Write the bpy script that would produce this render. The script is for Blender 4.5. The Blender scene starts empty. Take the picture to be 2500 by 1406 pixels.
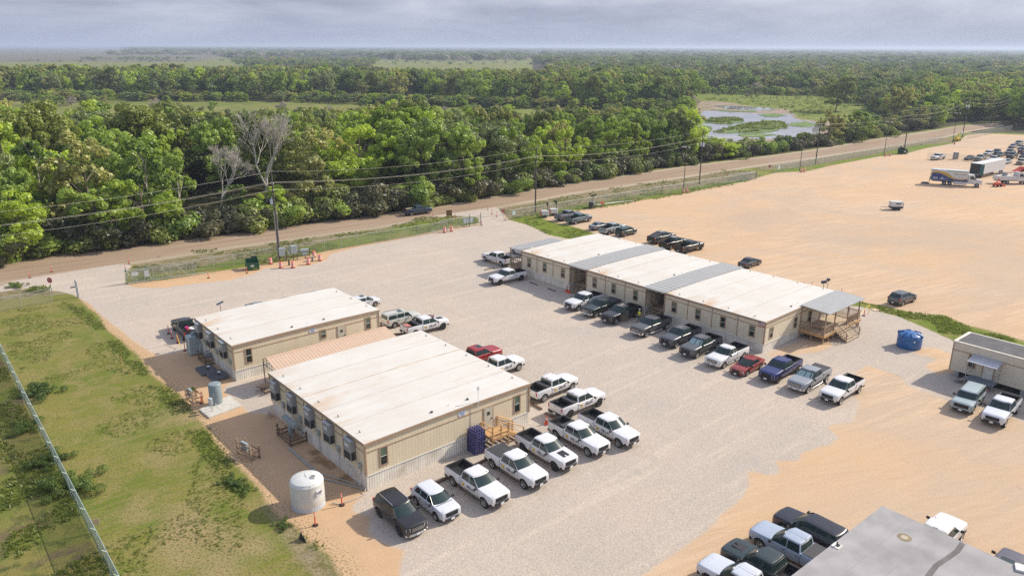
import bpy, bmesh, math, random
import numpy as np
from mathutils import Vector, Matrix, noise as mnoise
from math import radians as R, sin, cos, pi

# ---------------------------------------------------------------- camera, world, sun
SC = bpy.context.scene
COL = SC.collection
FPX, PITCH, ROLL, CH = 1848.325, R(17.661), R(0.217), 33.39
_fw = Vector((0, cos(PITCH), -sin(PITCH))); _r0 = Vector((1, 0, 0)); _u0 = _r0.cross(_fw)
_r = _r0*cos(ROLL) + _u0*sin(ROLL); _u = -_r0*sin(ROLL) + _u0*cos(ROLL)
CP = Vector((0, 0, CH))
cd = bpy.data.cameras.new('camera'); cam = bpy.data.objects.new('camera', cd); COL.objects.link(cam)
cd.sensor_width = 36; cd.lens = 36*FPX/2500; cd.clip_start = 1; cd.clip_end = 80000
m = Matrix((_r, _u, -_fw)).transposed().to_4x4(); m.translation = CP
cam.matrix_world = m; SC.camera = cam

def gp(x, y, z=0.0):
    """surveyed point: where the sight line through photo point (x, y) meets height z"""
    d = _fw*FPX + _r*(x-1250) - _u*(y-703); t = (z-CH)/d.z
    return CP + d*t
def hat(base, ytop):
    """height of a vertical thing standing on base whose top is seen at photo row ytop"""
    lo, hi = 0, 60
    for _ in range(40):
        mm = (lo+hi)/2
        if px(base.x, base.y, mm)[1] > ytop: lo = mm
        else: hi = mm
    return lo
def px(X, Y, Z):
    d = Vector((X, Y, Z))-CP; w = d.dot(_fw)
    return 1250+FPX*d.dot(_r)/w, 703-FPX*d.dot(_u)/w

SUN_AZ, SUN_EL = R(25), R(35)       # azimuth from +X towards +Y
sd_ = Vector((cos(SUN_EL)*cos(SUN_AZ), cos(SUN_EL)*sin(SUN_AZ), sin(SUN_EL)))
sl = bpy.data.lights.new('sun', 'SUN'); sl.energy = 5.0; sl.angle = R(0.6); sl.color = (1.0, .92, .78)
so = bpy.data.objects.new('sun', sl); COL.objects.link(so)
so.rotation_euler = sd_.to_track_quat('Z', 'Y').to_euler(); so.location = sd_*200
W = bpy.data.worlds.new('World'); SC.world = W; W.use_nodes = True
wn = W.node_tree; wn.nodes.clear()
def wnode(t, **k):
    n = wn.nodes.new(t)
    for a, b in k.items(): setattr(n, a, b)
    return n
sky = wnode('ShaderNodeTexSky', sky_type='NISHITA', sun_disc=False)
sky.sun_elevation = SUN_EL; sky.sun_rotation = pi/2-SUN_AZ; sky.altitude = 50; sky.dust_density = 2.0; sky.air_density = 1.0; sky.ozone_density = 1.2
tc = wnode('ShaderNodeTexCoord'); mp = wnode('ShaderNodeMapping'); mp.inputs['Scale'].default_value = (1.7, 1.7, 8.5)
n1 = wnode('ShaderNodeTexNoise'); n1.inputs['Scale'].default_value = 2.4; n1.inputs['Detail'].default_value = 7; n1.inputs['Roughness'].default_value = .58
n1.inputs['Distortion'].default_value = .4
cr = wnode('ShaderNodeValToRGB'); cr.color_ramp.elements[0].position = .40; cr.color_ramp.elements[0].color = (3.7, 4.0, 5.3, 1)
cr.color_ramp.elements[1].position = .63; cr.color_ramp.elements[1].color = (6.2, 6.5, 7.7, 1)
sep = wnode('ShaderNodeSeparateXYZ'); mr = wnode('ShaderNodeMapRange'); mr.inputs[1].default_value = 0.0; mr.inputs[2].default_value = .055
mr.inputs[3].default_value = .85; mr.inputs[4].default_value = .0
hz = wnode('ShaderNodeMix', data_type='RGBA'); hz.inputs['B'].default_value = (4.2, 4.9, 6.5, 1)
mr2 = wnode('ShaderNodeMapRange'); mr2.inputs[1].default_value = .12; mr2.inputs[2].default_value = .55; mr2.inputs[3].default_value = .92; mr2.inputs[4].default_value = .45
mx = wnode('ShaderNodeMix', data_type='RGBA'); bg = wnode('ShaderNodeBackground'); bg.inputs['Strength'].default_value = .095
wo = wnode('ShaderNodeOutputWorld'); L = wn.links.new
L(tc.outputs['Generated'], mp.inputs[0]); L(mp.outputs[0], n1.inputs['Vector']); L(n1.outputs['Fac'], cr.inputs[0])
L(tc.outputs['Generated'], sep.inputs[0]); L(sep.outputs['Z'], mr.inputs[0]); L(sep.outputs['Z'], mr2.inputs[0])
L(mr.outputs[0], hz.inputs['Factor']); L(cr.outputs[0], hz.inputs['A'])
L(mr2.outputs[0], mx.inputs['Factor']); L(sky.outputs[0], mx.inputs['A']); L(hz.outputs['Result'], mx.inputs['B'])
mr3 = wnode('ShaderNodeMapRange', interpolation_type='SMOOTHSTEP'); mr3.inputs[1].default_value = .10; mr3.inputs[2].default_value = .6; mr3.inputs[3].default_value = 1.0; mr3.inputs[4].default_value = 1.65
vs_ = wnode('ShaderNodeVectorMath', operation='SCALE'); L(sep.outputs['Z'], mr3.inputs[0]); L(mx.outputs['Result'], vs_.inputs[0]); L(mr3.outputs[0], vs_.inputs['Scale']); L(vs_.outputs[0], bg.inputs['Color']); L(bg.outputs[0], wo.inputs['Surface'])
SC.view_settings.view_transform = 'Standard'; SC.view_settings.look = 'None'; SC.view_settings.gamma = 1; SC.view_settings.exposure = 0.13
SC.render.engine = 'CYCLES'
SC.cycles.max_bounces = 6; SC.cycles.diffuse_bounces = 4; SC.cycles.transparent_max_bounces = 12; SC.cycles.glossy_bounces = 3
SC.cycles.use_denoising = False; SC.cycles.sample_clamp_direct = 4; SC.cycles.sample_clamp_indirect = 4

# ---------------------------------------------------------------- helpers
rnd = random.Random(7)
_mc = {}
def mat(name, col=(.5,.5,.5), rough=.6, metal=0, var=.12, vscale=2.0, bump=0, bscale=30, spec=.5, coat=0, kind=None, emit=None):
    """procedural principled material with a little tonal variation and optional bump"""
    if name in _mc: return _mc[name]
    M = bpy.data.materials.new(name); M.use_nodes = True; nt = M.node_tree; P = nt.nodes['Principled BSDF']
    P.inputs['Roughness'].default_value = rough; P.inputs['Metallic'].default_value = metal
    P.inputs['Specular IOR Level'].default_value = spec; P.inputs['Coat Weight'].default_value = coat
    g = nt.nodes.new('ShaderNodeTexCoord'); N = nt.nodes.new('ShaderNodeTexNoise'); N.inputs['Scale'].default_value = vscale; N.inputs['Detail'].default_value = 5
    nt.links.new(g.outputs['Object'], N.inputs['Vector'])
    mrr = nt.nodes.new('ShaderNodeMapRange'); mrr.inputs[1].default_value = .3; mrr.inputs[2].default_value = .7
    mrr.inputs[3].default_value = 1-var; mrr.inputs[4].default_value = 1+var; nt.links.new(N.outputs['Fac'], mrr.inputs[0])
    mm = nt.nodes.new('ShaderNodeMix'); mm.data_type = 'RGBA'; mm.blend_type = 'MULTIPLY'; mm.inputs['Factor'].default_value = 1
    mm.inputs['A'].default_value = (*col, 1); nt.links.new(mrr.outputs[0], mm.inputs['B']); nt.links.new(mm.outputs['Result'], P.inputs['Base Color'])
    if bump:
        N2 = nt.nodes.new('ShaderNodeTexNoise'); N2.inputs['Scale'].default_value = bscale; nt.links.new(g.outputs['Object'], N2.inputs['Vector'])
        B = nt.nodes.new('ShaderNodeBump'); B.inputs['Strength'].default_value = bump; B.inputs['Distance'].default_value = .02
        nt.links.new(N2.outputs['Fac'], B.inputs['Height']); nt.links.new(B.outputs[0], P.inputs['Normal'])
    if emit: P.inputs['Emission Color'].default_value = (*emit[0], 1); P.inputs['Emission Strength'].default_value = emit[1]
    _mc[name] = M; return M

def tag(o, label=None, cat=None, group=None, kind=None):
    if label: o['label'] = label
    if cat: o['category'] = cat
    if group: o['group'] = group
    if kind: o['kind'] = kind
    return o
def thing(name, label, cat, loc=(0,0,0), rz=0, group=None):
    o = bpy.data.objects.new(name, None); COL.objects.link(o); o.empty_display_size = .3
    o.location = loc; o.rotation_euler = (0, 0, rz); return tag(o, label, cat, group)
def link(name, mesh, parent=None, loc=None, rz=0):
    o = bpy.data.objects.new(name, mesh); COL.objects.link(o)
    if parent is not None: o.parent = parent
    if loc is not None: o.location = loc
    if rz: o.rotation_euler = (0, 0, rz)
    return o
def dup(root, loc, rz=None, label=None, group=None, scale=None):
    r = root.copy(); COL.objects.link(r); r.location = loc
    if rz is not None: r.rotation_euler = (0, 0, rz)
    if scale: r.scale = (scale,)*3 if not isinstance(scale, tuple) else scale
    if label: r['label'] = label
    if group: r['group'] = group
    for ch in list(root.children):
        c = ch.copy(); COL.objects.link(c); c.parent = r
        for g in list(ch.children):
            d = g.copy(); COL.objects.link(d); d.parent = c
    return r

class MB:
    def __init__(s): s.v, s.f, s.m = [], [], []
    def add(s, vs, fs, m=0):
        b = len(s.v); s.v += [tuple(v) for v in vs]; s.f += [tuple(b+i for i in f) for f in fs]; s.m += [m]*len(fs); return s
    def box(s, c, d, rz=0, m=0, ry=0, taper=1.0):
        x, y, z = d[0]/2, d[1]/2, d[2]/2; vs = []
        for k, (i, j, l) in enumerate([(-1,-1,-1),(1,-1,-1),(1,1,-1),(-1,1,-1),(-1,-1,1),(1,-1,1),(1,1,1),(-1,1,1)]):
            t = taper if l > 0 else 1
            X, Y, Z = i*x*t, j*y*t, l*z
            if ry: X, Z = X*cos(ry)+Z*sin(ry), -X*sin(ry)+Z*cos(ry)
            if rz: X, Y = X*cos(rz)-Y*sin(rz), X*sin(rz)+Y*cos(rz)
            vs.append((c[0]+X, c[1]+Y, c[2]+Z))
        return s.add(vs, [(0,3,2,1),(4,5,6,7),(0,1,5,4),(1,2,6,5),(2,3,7,6),(3,0,4,7)], m)
    def cyl(s, p0, p1, r0, r1=None, n=8, m=0, cap=True):
        r1 = r0 if r1 is None else r1; p0, p1 = Vector(p0), Vector(p1); d = (p1-p0)
        q = d.to_track_quat('Z', 'Y'); vs = []
        for p, r in ((p0, r0), (p1, r1)):
            for i in range(n):
                a = 2*pi*i/n; vs.append(p+q@Vector((r*cos(a), r*sin(a), 0)))
        fs = [(i, (i+1) % n, n+(i+1) % n, n+i) for i in range(n)]
        if cap: fs += [tuple(range(n-1, -1, -1)), tuple(range(n, 2*n))]
        return s.add(vs, fs, m)
    def tube(s, pts, r, n=6, m=0, r1=None):
        pts = [Vector(p) for p in pts]; vs = []; k = len(pts)
        for i, p in enumerate(pts):
            d = (pts[min(i+1, k-1)]-pts[max(i-1, 0)]); q = d.to_track_quat('Z', 'Y')
            rr = r if r1 is None else r+(r1-r)*i/(k-1)
            for j in range(n):
                a = 2*pi*j/n; vs.append(p+q@Vector((rr*cos(a), rr*sin(a), 0)))
        fs = [(i*n+j, i*n+(j+1) % n, (i+1)*n+(j+1) % n, (i+1)*n+j) for i in range(k-1) for j in range(n)]
        fs += [tuple(range(n-1, -1, -1)), tuple(range((k-1)*n, k*n))]
        return s.add(vs, fs, m)
    def lathe(s, prof, c=(0,0,0), n=16, m=0):
        vs = []; k = len(prof)
        for r, z in prof:
            for j in range(n):
                a = 2*pi*j/n; vs.append((c[0]+r*cos(a), c[1]+r*sin(a), c[2]+z))
        fs = [(i*n+j, i*n+(j+1) % n, (i+1)*n+(j+1) % n, (i+1)*n+j) for i in range(k-1) for j in range(n)]
        fs += [tuple(range(n-1, -1, -1)), tuple(range((k-1)*n, k*n))]
        return s.add(vs, fs, m)
    def prism(s, poly, z0, z1, m=0, axis='z'):
        n = len(poly)
        def P(a, b, c): return (a, b, c) if axis == 'z' else ((a, c, b) if axis == 'y' else (c, a, b))
        vs = [P(a, b, z0) for a, b in poly]+[P(a, b, z1) for a, b in poly]
        fs = [tuple(range(n-1, -1, -1)), tuple(range(n, 2*n))]+[(i, (i+1) % n, n+(i+1) % n, n+i) for i in range(n)]
        return s.add(vs, fs, m)
    def mesh(s, name, mats, smooth=False, recalc=True, bevel=0, segs=1):
        me = bpy.data.meshes.new(name); me.from_pydata(s.v, [], s.f)
        for M in (mats if isinstance(mats, (list, tuple)) else [mats]): me.materials.append(M)
        if len(set(s.m)) > 1: me.polygons.foreach_set('material_index', s.m)
        if recalc or bevel:
            b = bmesh.new(); b.from_mesh(me)
            bmesh.ops.recalc_face_normals(b, faces=b.faces)
            if bevel: bmesh.ops.bevel(b, geom=b.edges[:], offset=bevel, segments=segs, affect='EDGES', clamp_overlap=True)
            b.to_mesh(me); b.free()
        if smooth:
            me.polygons.foreach_set('use_smooth', [True]*len(me.polygons))
            try: me.set_sharp_from_angle(angle=R(35))
            except Exception: pass
        me.update(); return me
    def build(s, name, mats, parent=None, smooth=False, **k):
        return link(name, s.mesh(name, mats, smooth, **k), parent)

def text_mesh(txt, size, mats, name='lettering', ext=.004, sx=1.0):
    c = bpy.data.curves.new(name, 'FONT'); c.body = txt; c.size = size; c.extrude = ext; c.align_x = 'CENTER'; c.align_y = 'CENTER'; c.resolution_u = 2
    o = bpy.data.objects.new(name, c); COL.objects.link(o); bpy.context.view_layer.update()
    me = bpy.data.meshes.new_from_object(o.evaluated_get(bpy.context.evaluated_depsgraph_get()))
    bpy.data.objects.remove(o); bpy.data.curves.remove(c); me.name = name; me.materials.clear(); me.materials.append(mats)
    if sx != 1.0: me.transform(Matrix.Scale(sx, 4, (1, 0, 0)))
    return me

BA = R(40.75)                       # bearing of the buildings, fences, parking rows
AU = Vector((cos(BA), sin(BA), 0)); BU = Vector((-sin(BA), cos(BA), 0))
# ---------------------------------------------------------------- ground sheet with regions
def wpoly(p): return [tuple(gp(x, y)[:2]) for x, y in p]
P_ROAD = [(-420,745),(-200,693),(0,650),(200,612),(560,574),(700,554),(1000,519),(1200,484),(1400,450),(1550,428),(1700,406),(1900,381),(2000,367),(2150,341),(2250,326),(2340,311),(2420,302),
          (2445,307),(2360,320),(2300,334),(2240,345),(2150,360),(2000,382),(1900,396),(1710,424),(1620,438),(1400,470),(1200,507),(1060,527),(920,553),(700,583),(560,602),(300,643),(0,690),(-200,735),(-420,792)]
P_GRAVEL = [(-420,830),(-200,760),(0,700),(60,676),(180,658),(300,644),(322,648),(306,668),(306,694),(330,702),(400,703),(470,693),(560,684),(615,671),(645,655),(690,654),(753,649),(797,635),(808,620),(872,604),(1000,580),(1172,550),(1165,530),(1100,526),(1040,532),(1120,515),(1205,500),
            (1228,520),(1242,537),(1290,550),(1340,574),(1400,586),(1440,597),(1560,640),(1900,720),(2030,745),(2100,748),(2200,775),(2280,810),(2330,833),(2460,870),(2520,900),(2600,960),(2700,1060),(2500,1030),(2414,1000),(2312,978),(2217,942),(2199,918),(2118,892),(2091,906),
            (2085,968),(2100,985),(2081,1029),(2017,1039),(2049,1071),(2020,1087),(1956,1103),(1950,1125),(1892,1122),(1908,1154),(1876,1160),(1825,1146),(1828,1189),(1799,1228),(1764,1253),(1722,1298),(1650,1348),(1560,1408),(1480,1500),(1000,1500),
            (975,1406),(975,1374),(989,1343),(950,1330),(930,1321),(902,1302),(898,1279),(905,1265),(885,1255),(860,1248),(863,1232),(897,1198),(900,1150),(1000,1100),(900,1050),(700,920),(665,960),(664,1010),(606,1008),(572,975),(542,950),(560,935),(578,930),
            (600,900),(560,850),(467,847),(430,862),(381,867),(327,833),(285,799),(248,771),(216,739),(176,719),(0,748),(-200,800),(-420,880)]
P_GRAVEL = P_GRAVEL[:-3]+[(150,712),(60,705),(-100,725),(-300,800)]
P_DIRT = [[(1320,532),(1401,514),(1480,504),(1553,492),(1662,474),(1718,462),(1822,443),(1850,434),(1893,422),(1974,418),(2032,404),(2150,382),(2206,377),(2262,362),(2326,351),(2345,343),(2360,330),(2400,326),(2444,328),(2500,330),(2700,335),(3100,420),(3100,1050),(2700,900),(2500,831),(2420,807),(2366,795),(2303,768),(2243,768),(2199,756),(2148,744),(2109,738),(1960,710),(1700,640),(1465,575),(1432,563),(1396,552),(1357,543)],
          [(2085,880),(2130,880),(2217,930),(2312,972),(2420,1000),(2550,1030),(2800,1100),(3300,1300),(3300,1900),(1000,1900),(1400,1500),(1560,1380),(1700,1290),(1780,1200),(1800,1130),(1980,1020)],
          [(150,712),(180,712),(215,752),(240,768),(256,800),(290,826),(325,858),(345,876),(366,910),(400,936),(440,968),(482,1015),(505,1048),(525,1080),(560,1120),(612,1168),(650,1225),(680,1262),(722,1285),(750,1318),(800,1350),(815,1375),(835,1410),(880,1560),(1300,1600),(1100,1300),(900,1100),(700,950),(450,830),(300,760),(200,705)],
          [(306,692),(400,683),(500,667),(600,652),(690,638),(800,612),(1000,577),(1172,544),(1184,556),(1000,595),(820,645),(640,690),(560,705),(400,712),(312,704)],
          ]
P_DIRT2 = [[(1868,868),(1912,874),(1960,864),(1999,858),(2031,846),(2030,826),(1990,822),(1940,838)],[(2257,892),(2300,870),(2345,880),(2340,905),(2290,915)],[(2215,845),(2290,850),(2330,868),(2310,880),(2240,866)]]
P_LUSH = [[(196,745),(222,768),(250,782),(258,812),(293,838),(327,866),(347,888),(372,930),(410,960),(455,1010),(430,1000),(380,950),(330,905),(285,862),(240,815),(205,775)],[(470,1062),(500,1050),(540,1100),(560,1140),(530,1150),(490,1110)],[(540,1165),(585,1160),(618,1195),(600,1215),(560,1200)],
          [(308,692),(430,682),(600,652),(690,637),(800,611),(1000,576),(1172,544),(1168,531),(1100,533),(1020,528),(1000,545),(930,565),(800,589),(700,611),(600,630),(450,657),(340,670)],
          [(1244,533),(1400,503),(1600,469),(1800,439),(1850,434),(1822,446),(1718,465),(1662,477),(1553,495),(1480,507),(1401,517),(1320,535),(1357,545),(1396,554),(1432,565),(1465,578),(1560,605),(1440,597),(1400,585),(1340,575),(1290,550)],
          [(1990,700),(2109,740),(2148,747),(2199,760),(2303,772),(2366,799),(2420,811),(2500,836),(3000,1000),(3000,1060),(2600,920),(2460,862),(2330,831),(2280,808),(2200,773),(2100,746),(2000,735)],
          [(1870,415),(1974,406),(2100,384),(2240,355),(2300,343),(2326,348),(2262,361),(2150,381),(2032,403),(1974,417),(1892,421)],
          [(1690,225),(2080,228),(2125,268),(2200,300),(2130,315),(2040,300),(1950,290),(1930,268),(1850,262),(1750,247),(1700,246)]]
P_SCRUB = [[(318,668),(330,648),(420,615),(560,606),(690,590),(920,560),(1010,540),(1050,534),(1110,527),(1168,531),(1100,533),(1020,528),(1000,545),(930,565),(800,589),(700,611),(600,630),(450,657)],
           [(1216,508),(1300,496),(1400,474),(1500,457),(1620,441),(1710,427),(1760,415),(1840,418),(1850,434),(1600,469),(1400,503),(1244,533),(1228,525)],
           [(1832,408),(1900,397),(2050,375),(2240,346),(2300,336),(2330,340),(2326,348),(2240,355),(2100,384),(1974,406),(1870,415)],
           [(-200,760),(0,697),(60,690),(120,706),(172,716),(60,726),(0,735),(-200,790)],
           [(1210,1700),(760,1330),(725,1290),(690,1265),(655,1228),(640,1235),(700,1330),(790,1450)]]
P_FOREST = [[(-600,780),(-420,738),(0,641),(200,604),(560,566),(700,546),(1000,510),(1200,475),(1400,441),(1550,420),(1690,398),(1700,350),(1640,300),(1200,330),(900,320),(300,330),(0,350),(-600,420)],
            [(1690,400),(1900,376),(2000,361),(2150,335),(2250,320),(2340,305),(2420,296),(2360,322),(2380,326),(2444,324),(2500,326),(3000,330),(3000,123),(1300,122),(1300,205),(1640,222),(1680,232),(2060,236),(2120,270),(2170,305),(2060,330),(1930,355),(1750,362),(1700,372)],
            [(-600,243),(0,243),(250,238),(480,246),(640,248),(860,241),(1100,250),(1200,262),(1350,262),(1500,268),(1640,272),(1690,262),(1680,215),(1300,196),(900,200),(500,205),(0,205),(-600,205)],
            [(600,146),(900,146),(1000,140),(1350,140),(1350,122),(300,121),(300,133),(600,134)]]
P_FARM = [[(-900,108.5),(400,114),(620,119.5),(480,152),(-900,152)]]
P_ROUGH = [[(-900,760),(0,842),(292,1412),(420,1800),(-1500,1800)]]
P_MUD = [[(1700,247),(1760,249),(1930,264),(2040,298),(2050,318),(1960,345),(1860,360),(1700,356),(1670,300)]]
P_STAIN = [[(755,1098),(775,1100),(800,1124),(818,1140),(800,1142),(772,1130),(756,1112)],[(832,1160),(852,1158),(885,1188),(865,1192),(838,1178)]]

def axis(a, b, step, lo, hi, g, stepmid=None, mid=None):
    mids = list(np.arange(a, b+1e-6, step)); s = step; x = mids[-1]; up = []
    while x < hi: s = s*g; x += s; up.append(x)
    s = step; x = a; dn = []
    while x > lo: s = s*g; x -= s; dn.append(x)
    return np.array(dn[::-1]+mids+up)
GX = axis(-48, 62, .5, -30000, 30000, 1.022); GY = axis(30, 118, .5, -60, 45000, 1.016)
def sdf(X, Y, polys):
    out = np.full(X.shape, -1e9)
    for poly in polys:
        P = np.array(wpoly(poly)); Q = np.roll(P, -1, 0); d2 = np.full(X.shape, 1e18); ins = np.zeros(X.shape, bool)
        for (ax, ay), (bx, by) in zip(P, Q):
            ex, ey = bx-ax, by-ay; L2 = ex*ex+ey*ey+1e-12
            t = np.clip(((X-ax)*ex+(Y-ay)*ey)/L2, 0, 1); dx = X-ax-t*ex; dy = Y-ay-t*ey
            d2 = np.minimum(d2, dx*dx+dy*dy)
            c = (ay > Y) != (by > Y)
            if ey != 0: ins ^= c & (X < ex*(Y-ay)/ey+ax)
        d = np.sqrt(d2); out = np.maximum(out, np.where(ins, d, -d))
    return np.clip(out, -60, 60)
mX, mY = np.meshgrid(GX, GY); mX = mX.ravel(); mY = mY.ravel()
SD = {}
for k, P in dict(road=[P_ROAD], gravel=[P_GRAVEL], dirt=P_DIRT, dirt2=P_DIRT2, lush=P_LUSH, scrub=P_SCRUB, forest=P_FOREST, farm=P_FARM, rough=P_ROUGH, mud=P_MUD, stain=P_STAIN).items():
    SD[k] = sdf(mX, mY, P)
nx, ny = len(GX), len(GY)
verts = np.stack([mX, mY, np.zeros_like(mX)], 1)
# gentle swale along the sand strip and rolling verge keep the sheet from being dead flat
ii, jj = np.meshgrid(np.arange(nx-1), np.arange(ny-1)); i0 = (jj*nx+ii).ravel()
quads = np.stack([i0, i0+1, i0+1+nx, i0+nx], 1)
fc = {k: v[quads].mean(1) for k, v in SD.items()}
cls = np.zeros(len(quads), int)                 # 0 ground 1 road 2 gravel 3 sand
cls[fc['dirt'] > 0] = 3; cls[fc['gravel'] > 0] = 2; cls[fc['dirt2'] > 0] = 3; cls[fc['road'] > 0] = 1

# ---- shader
G = bpy.data.materials.new('ground_surface'); G.use_nodes = True; gt = G.node_tree; GP = gt.nodes['Principled BSDF']; GP.inputs['Roughness'].default_value = .95; GP.inputs['Specular IOR Level'].default_value = .12
gl = gt.links.new
def N_(t, **k):
    n = gt.nodes.new(t)
    for a, b in k.items(): setattr(n, a, b)
    return n
geo = N_('ShaderNodeNewGeometry'); POS = geo.outputs['Position']
def noi(scale, det=4, rough=.55, dist=0, vec=None):
    n = N_('ShaderNodeTexNoise'); n.inputs['Scale'].default_value = scale; n.inputs['Detail'].default_value = det; n.inputs['Roughness'].default_value = rough; n.inputs['Distortion'].default_value = dist
    gl(vec or POS, n.inputs['Vector']); return n.outputs['Fac']
def aniso(ang, sx, sy):
    mpn = N_('ShaderNodeMapping'); mpn.vector_type = 'TEXTURE'; mpn.inputs['Rotation'].default_value = (0, 0, ang); mpn.inputs['Scale'].default_value = (sx, sy, 1); gl(POS, mpn.inputs[0]); return mpn.outputs[0]
def mth(op, a, b=None, c=None):
    n = N_('ShaderNodeMath', operation=op)
    for i, v in enumerate((a, b, c)):
        if v is None: continue
        if isinstance(v, (int, float)): n.inputs[i].default_value = v
        else: gl(v, n.inputs[i])
    return n.outputs[0]
def rmp(v, a, b, lo=0, hi=1, smooth=True):
    n = N_('ShaderNodeMapRange', interpolation_type='SMOOTHSTEP' if smooth else 'LINEAR'); gl(v, n.inputs[0])
    for i, q in enumerate((a, b, lo, hi)): n.inputs[i+1].default_value = q
    return n.outputs[0]
def mixc(f, a, b, mode='MIX'):
    n = N_('ShaderNodeMix', data_type='RGBA', blend_type=mode)
    for s, v in (('Factor', f), ('A', a), ('B', b)):
        if isinstance(v, tuple): n.inputs[s].default_value = (*v, 1)
        elif isinstance(v, (int, float)): n.inputs[s].default_value = v
        else: gl(v, n.inputs[s])
    return n.outputs['Result']
def attr(k): a = N_('ShaderNodeAttribute'); a.attribute_name = 'sd_'+k; return a.outputs['Fac']
def msk(k, w, amp, nz): return rmp(mth('ADD', attr(k), mth('MULTIPLY', mth('SUBTRACT', nz, .5), amp)), -w, w)
nF = noi(28, 3, .7); nE = noi(5.5, 4, .7); nM = noi(.9, 5, .6); nB = noi(.13, 4, .6); nW = noi(.02, 5, .6); nH = noi(.35, 4, .6, .6)
nedge = mth('MULTIPLY_ADD', nE, .45, mth('MULTIPLY', nM, .55))
# lawn
c = mixc(rmp(nB, .36, .62), (.26, .235, .055), (.14, .19, .022))
c = mixc(rmp(nH, .42, .66), c, (.31, .255, .095)); c = mixc(rmp(nM, .5, .75), c, (.12, .165, .02)); c = mixc(rmp(noi(7, 5, .8), .38, .62, .6, 0), c, (.085, .105, .018))
mow = noi(1, 3, .5, 0, aniso(BA, 9, .45)); c = mixc(rmp(mow, .45, .62, .0, .5), c, (.25, .20, .08))
c = mixc(rmp(noi(.055, 3, .5), .57, .66, 0, .55), c, (.38, .27, .16))
# far meadow
far = rmp(attr('forest'), -50, 0); cm = mixc(rmp(nW, .35, .65), (.15, .20, .03), (.24, .235, .07)); cm = mixc(rmp(nB, .45, .7), cm, (.13, .12, .05))
sepn = N_('ShaderNodeSeparateXYZ'); gl(POS, sepn.inputs[0]); c = mixc(rmp(sepn.outputs['Y'], 175, 240), c, cm)
cf = mixc(rmp(noi(1, 3, .5, 0, aniso(R(8), 900, 60)), .38, .62), (.19, .155, .125), (.12, .125, .075)); cf = mixc(rmp(noi(1, 2, .5, 0, aniso(R(5), 2500, 160)), .58, .66), cf, (.10, .16, .10))
c = mixc(msk('farm', 30, 20, nW), c, cf)
# rough field
cr_ = mixc(rmp(nB, .38, .6), (.25, .215, .065), (.15, .20, .03)); cr_ = mixc(rmp(nM, .48, .7), cr_, (.06, .085, .02)); cr_ = mixc(rmp(nH, .5, .68), cr_, (.17, .12, .075)); cr_ = mixc(rmp(nE, .3, .62, .45, 0), cr_, (.04, .05, .015))
c = mixc(msk('rough', .6, 1.2, nedge), c, cr_)
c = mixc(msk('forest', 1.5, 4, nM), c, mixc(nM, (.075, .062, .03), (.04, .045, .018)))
cmud = mixc(rmp(nB, .45, .66), (.33, .245, .20), (.15, .18, .05)); c = mixc(msk('mud', 2, 6, nM), c, cmud)
clu = mixc(rmp(nM, .35, .68), (.125, .185, .02), (.215, .25, .035)); clu = mixc(rmp(nE, .35, .65, .4, 0), clu, (.035, .06, .01)); clu = mixc(rmp(nB, .50, .68, 0, .8), clu, (.24, .20, .075))
c = mixc(msk('lush', .5, 2.2, nedge), c, clu)
csc = mixc(rmp(nM, .42, .6), (.30, .235, .15), (.15, .135, .05)); csc = mixc(rmp(nE, .5, .68), csc, (.06, .075, .02)); csc = mixc(rmp(nH, .5, .66), csc, (.24, .20, .14))
c = mixc(msk('scrub', .6, 2.0, nedge), c, csc)
sh = rmp(mth('ADD', attr('road'), mth('MULTIPLY', mth('SUBTRACT', nedge, .5), 4.5)), -2.6, -1.4)
c = mixc(sh, c, mixc(nM, (.46, .37, .28), (.36, .29, .21)))
# sand
trk = noi(1, 5, .6, .9, aniso(R(28), 9, .7)); trk2 = noi(1, 5, .65, 1.6, aniso(R(12), 12, .6)); big = noi(.045, 5, .55, 1.2)
cs = mixc(rmp(big, .38, .64), (.60, .41, .255), (.53, .405, .295)); cs = mixc(mth('MULTIPLY', rmp(trk, .42, .70, 0, .95), rmp(noi(.03, 3, .5, .5), .38, .6, .25, 1)), cs, (.70, .51, .345)); cs = mixc(rmp(trk2, .5, .72, 0, .6), cs, (.50, .335, .20))
cs = mixc(rmp(noi(.022, 6, .62, 1.5), .46, .68, 0, .6), cs, (.46, .36, .275)); cs = mixc(rmp(noi(.5, 6, .7, 1), .60, .74, 0, .5), cs, (.42, .31, .21)); cs = mixc(rmp(nF, .3, .75, .3, 0), cs, (.33, .24, .15)); cs = mixc(rmp(nM, .62, .75, 0, .5), cs, (.46, .38, .30)); cs = mixc(rmp(noi(45, 2, .7), .62, .7, 0, .7), cs, (.24, .18, .12))
cs = mixc(mth('MULTIPLY', rmp(sepn.outputs['X'], -1, -7), .7), cs, mixc(nM, (.60, .385, .21), (.47, .30, .17)))
c = mixc(msk('dirt', .3, 1.3, nedge), c, cs)
c = mixc(mth('MULTIPLY', mth('MULTIPLY', rmp(attr('dirt'), .2, 2.2, 1, 0), rmp(sepn.outputs['X'], 2, 0)), rmp(nE, .52, .6)), c, (.13, .12, .045))
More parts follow.
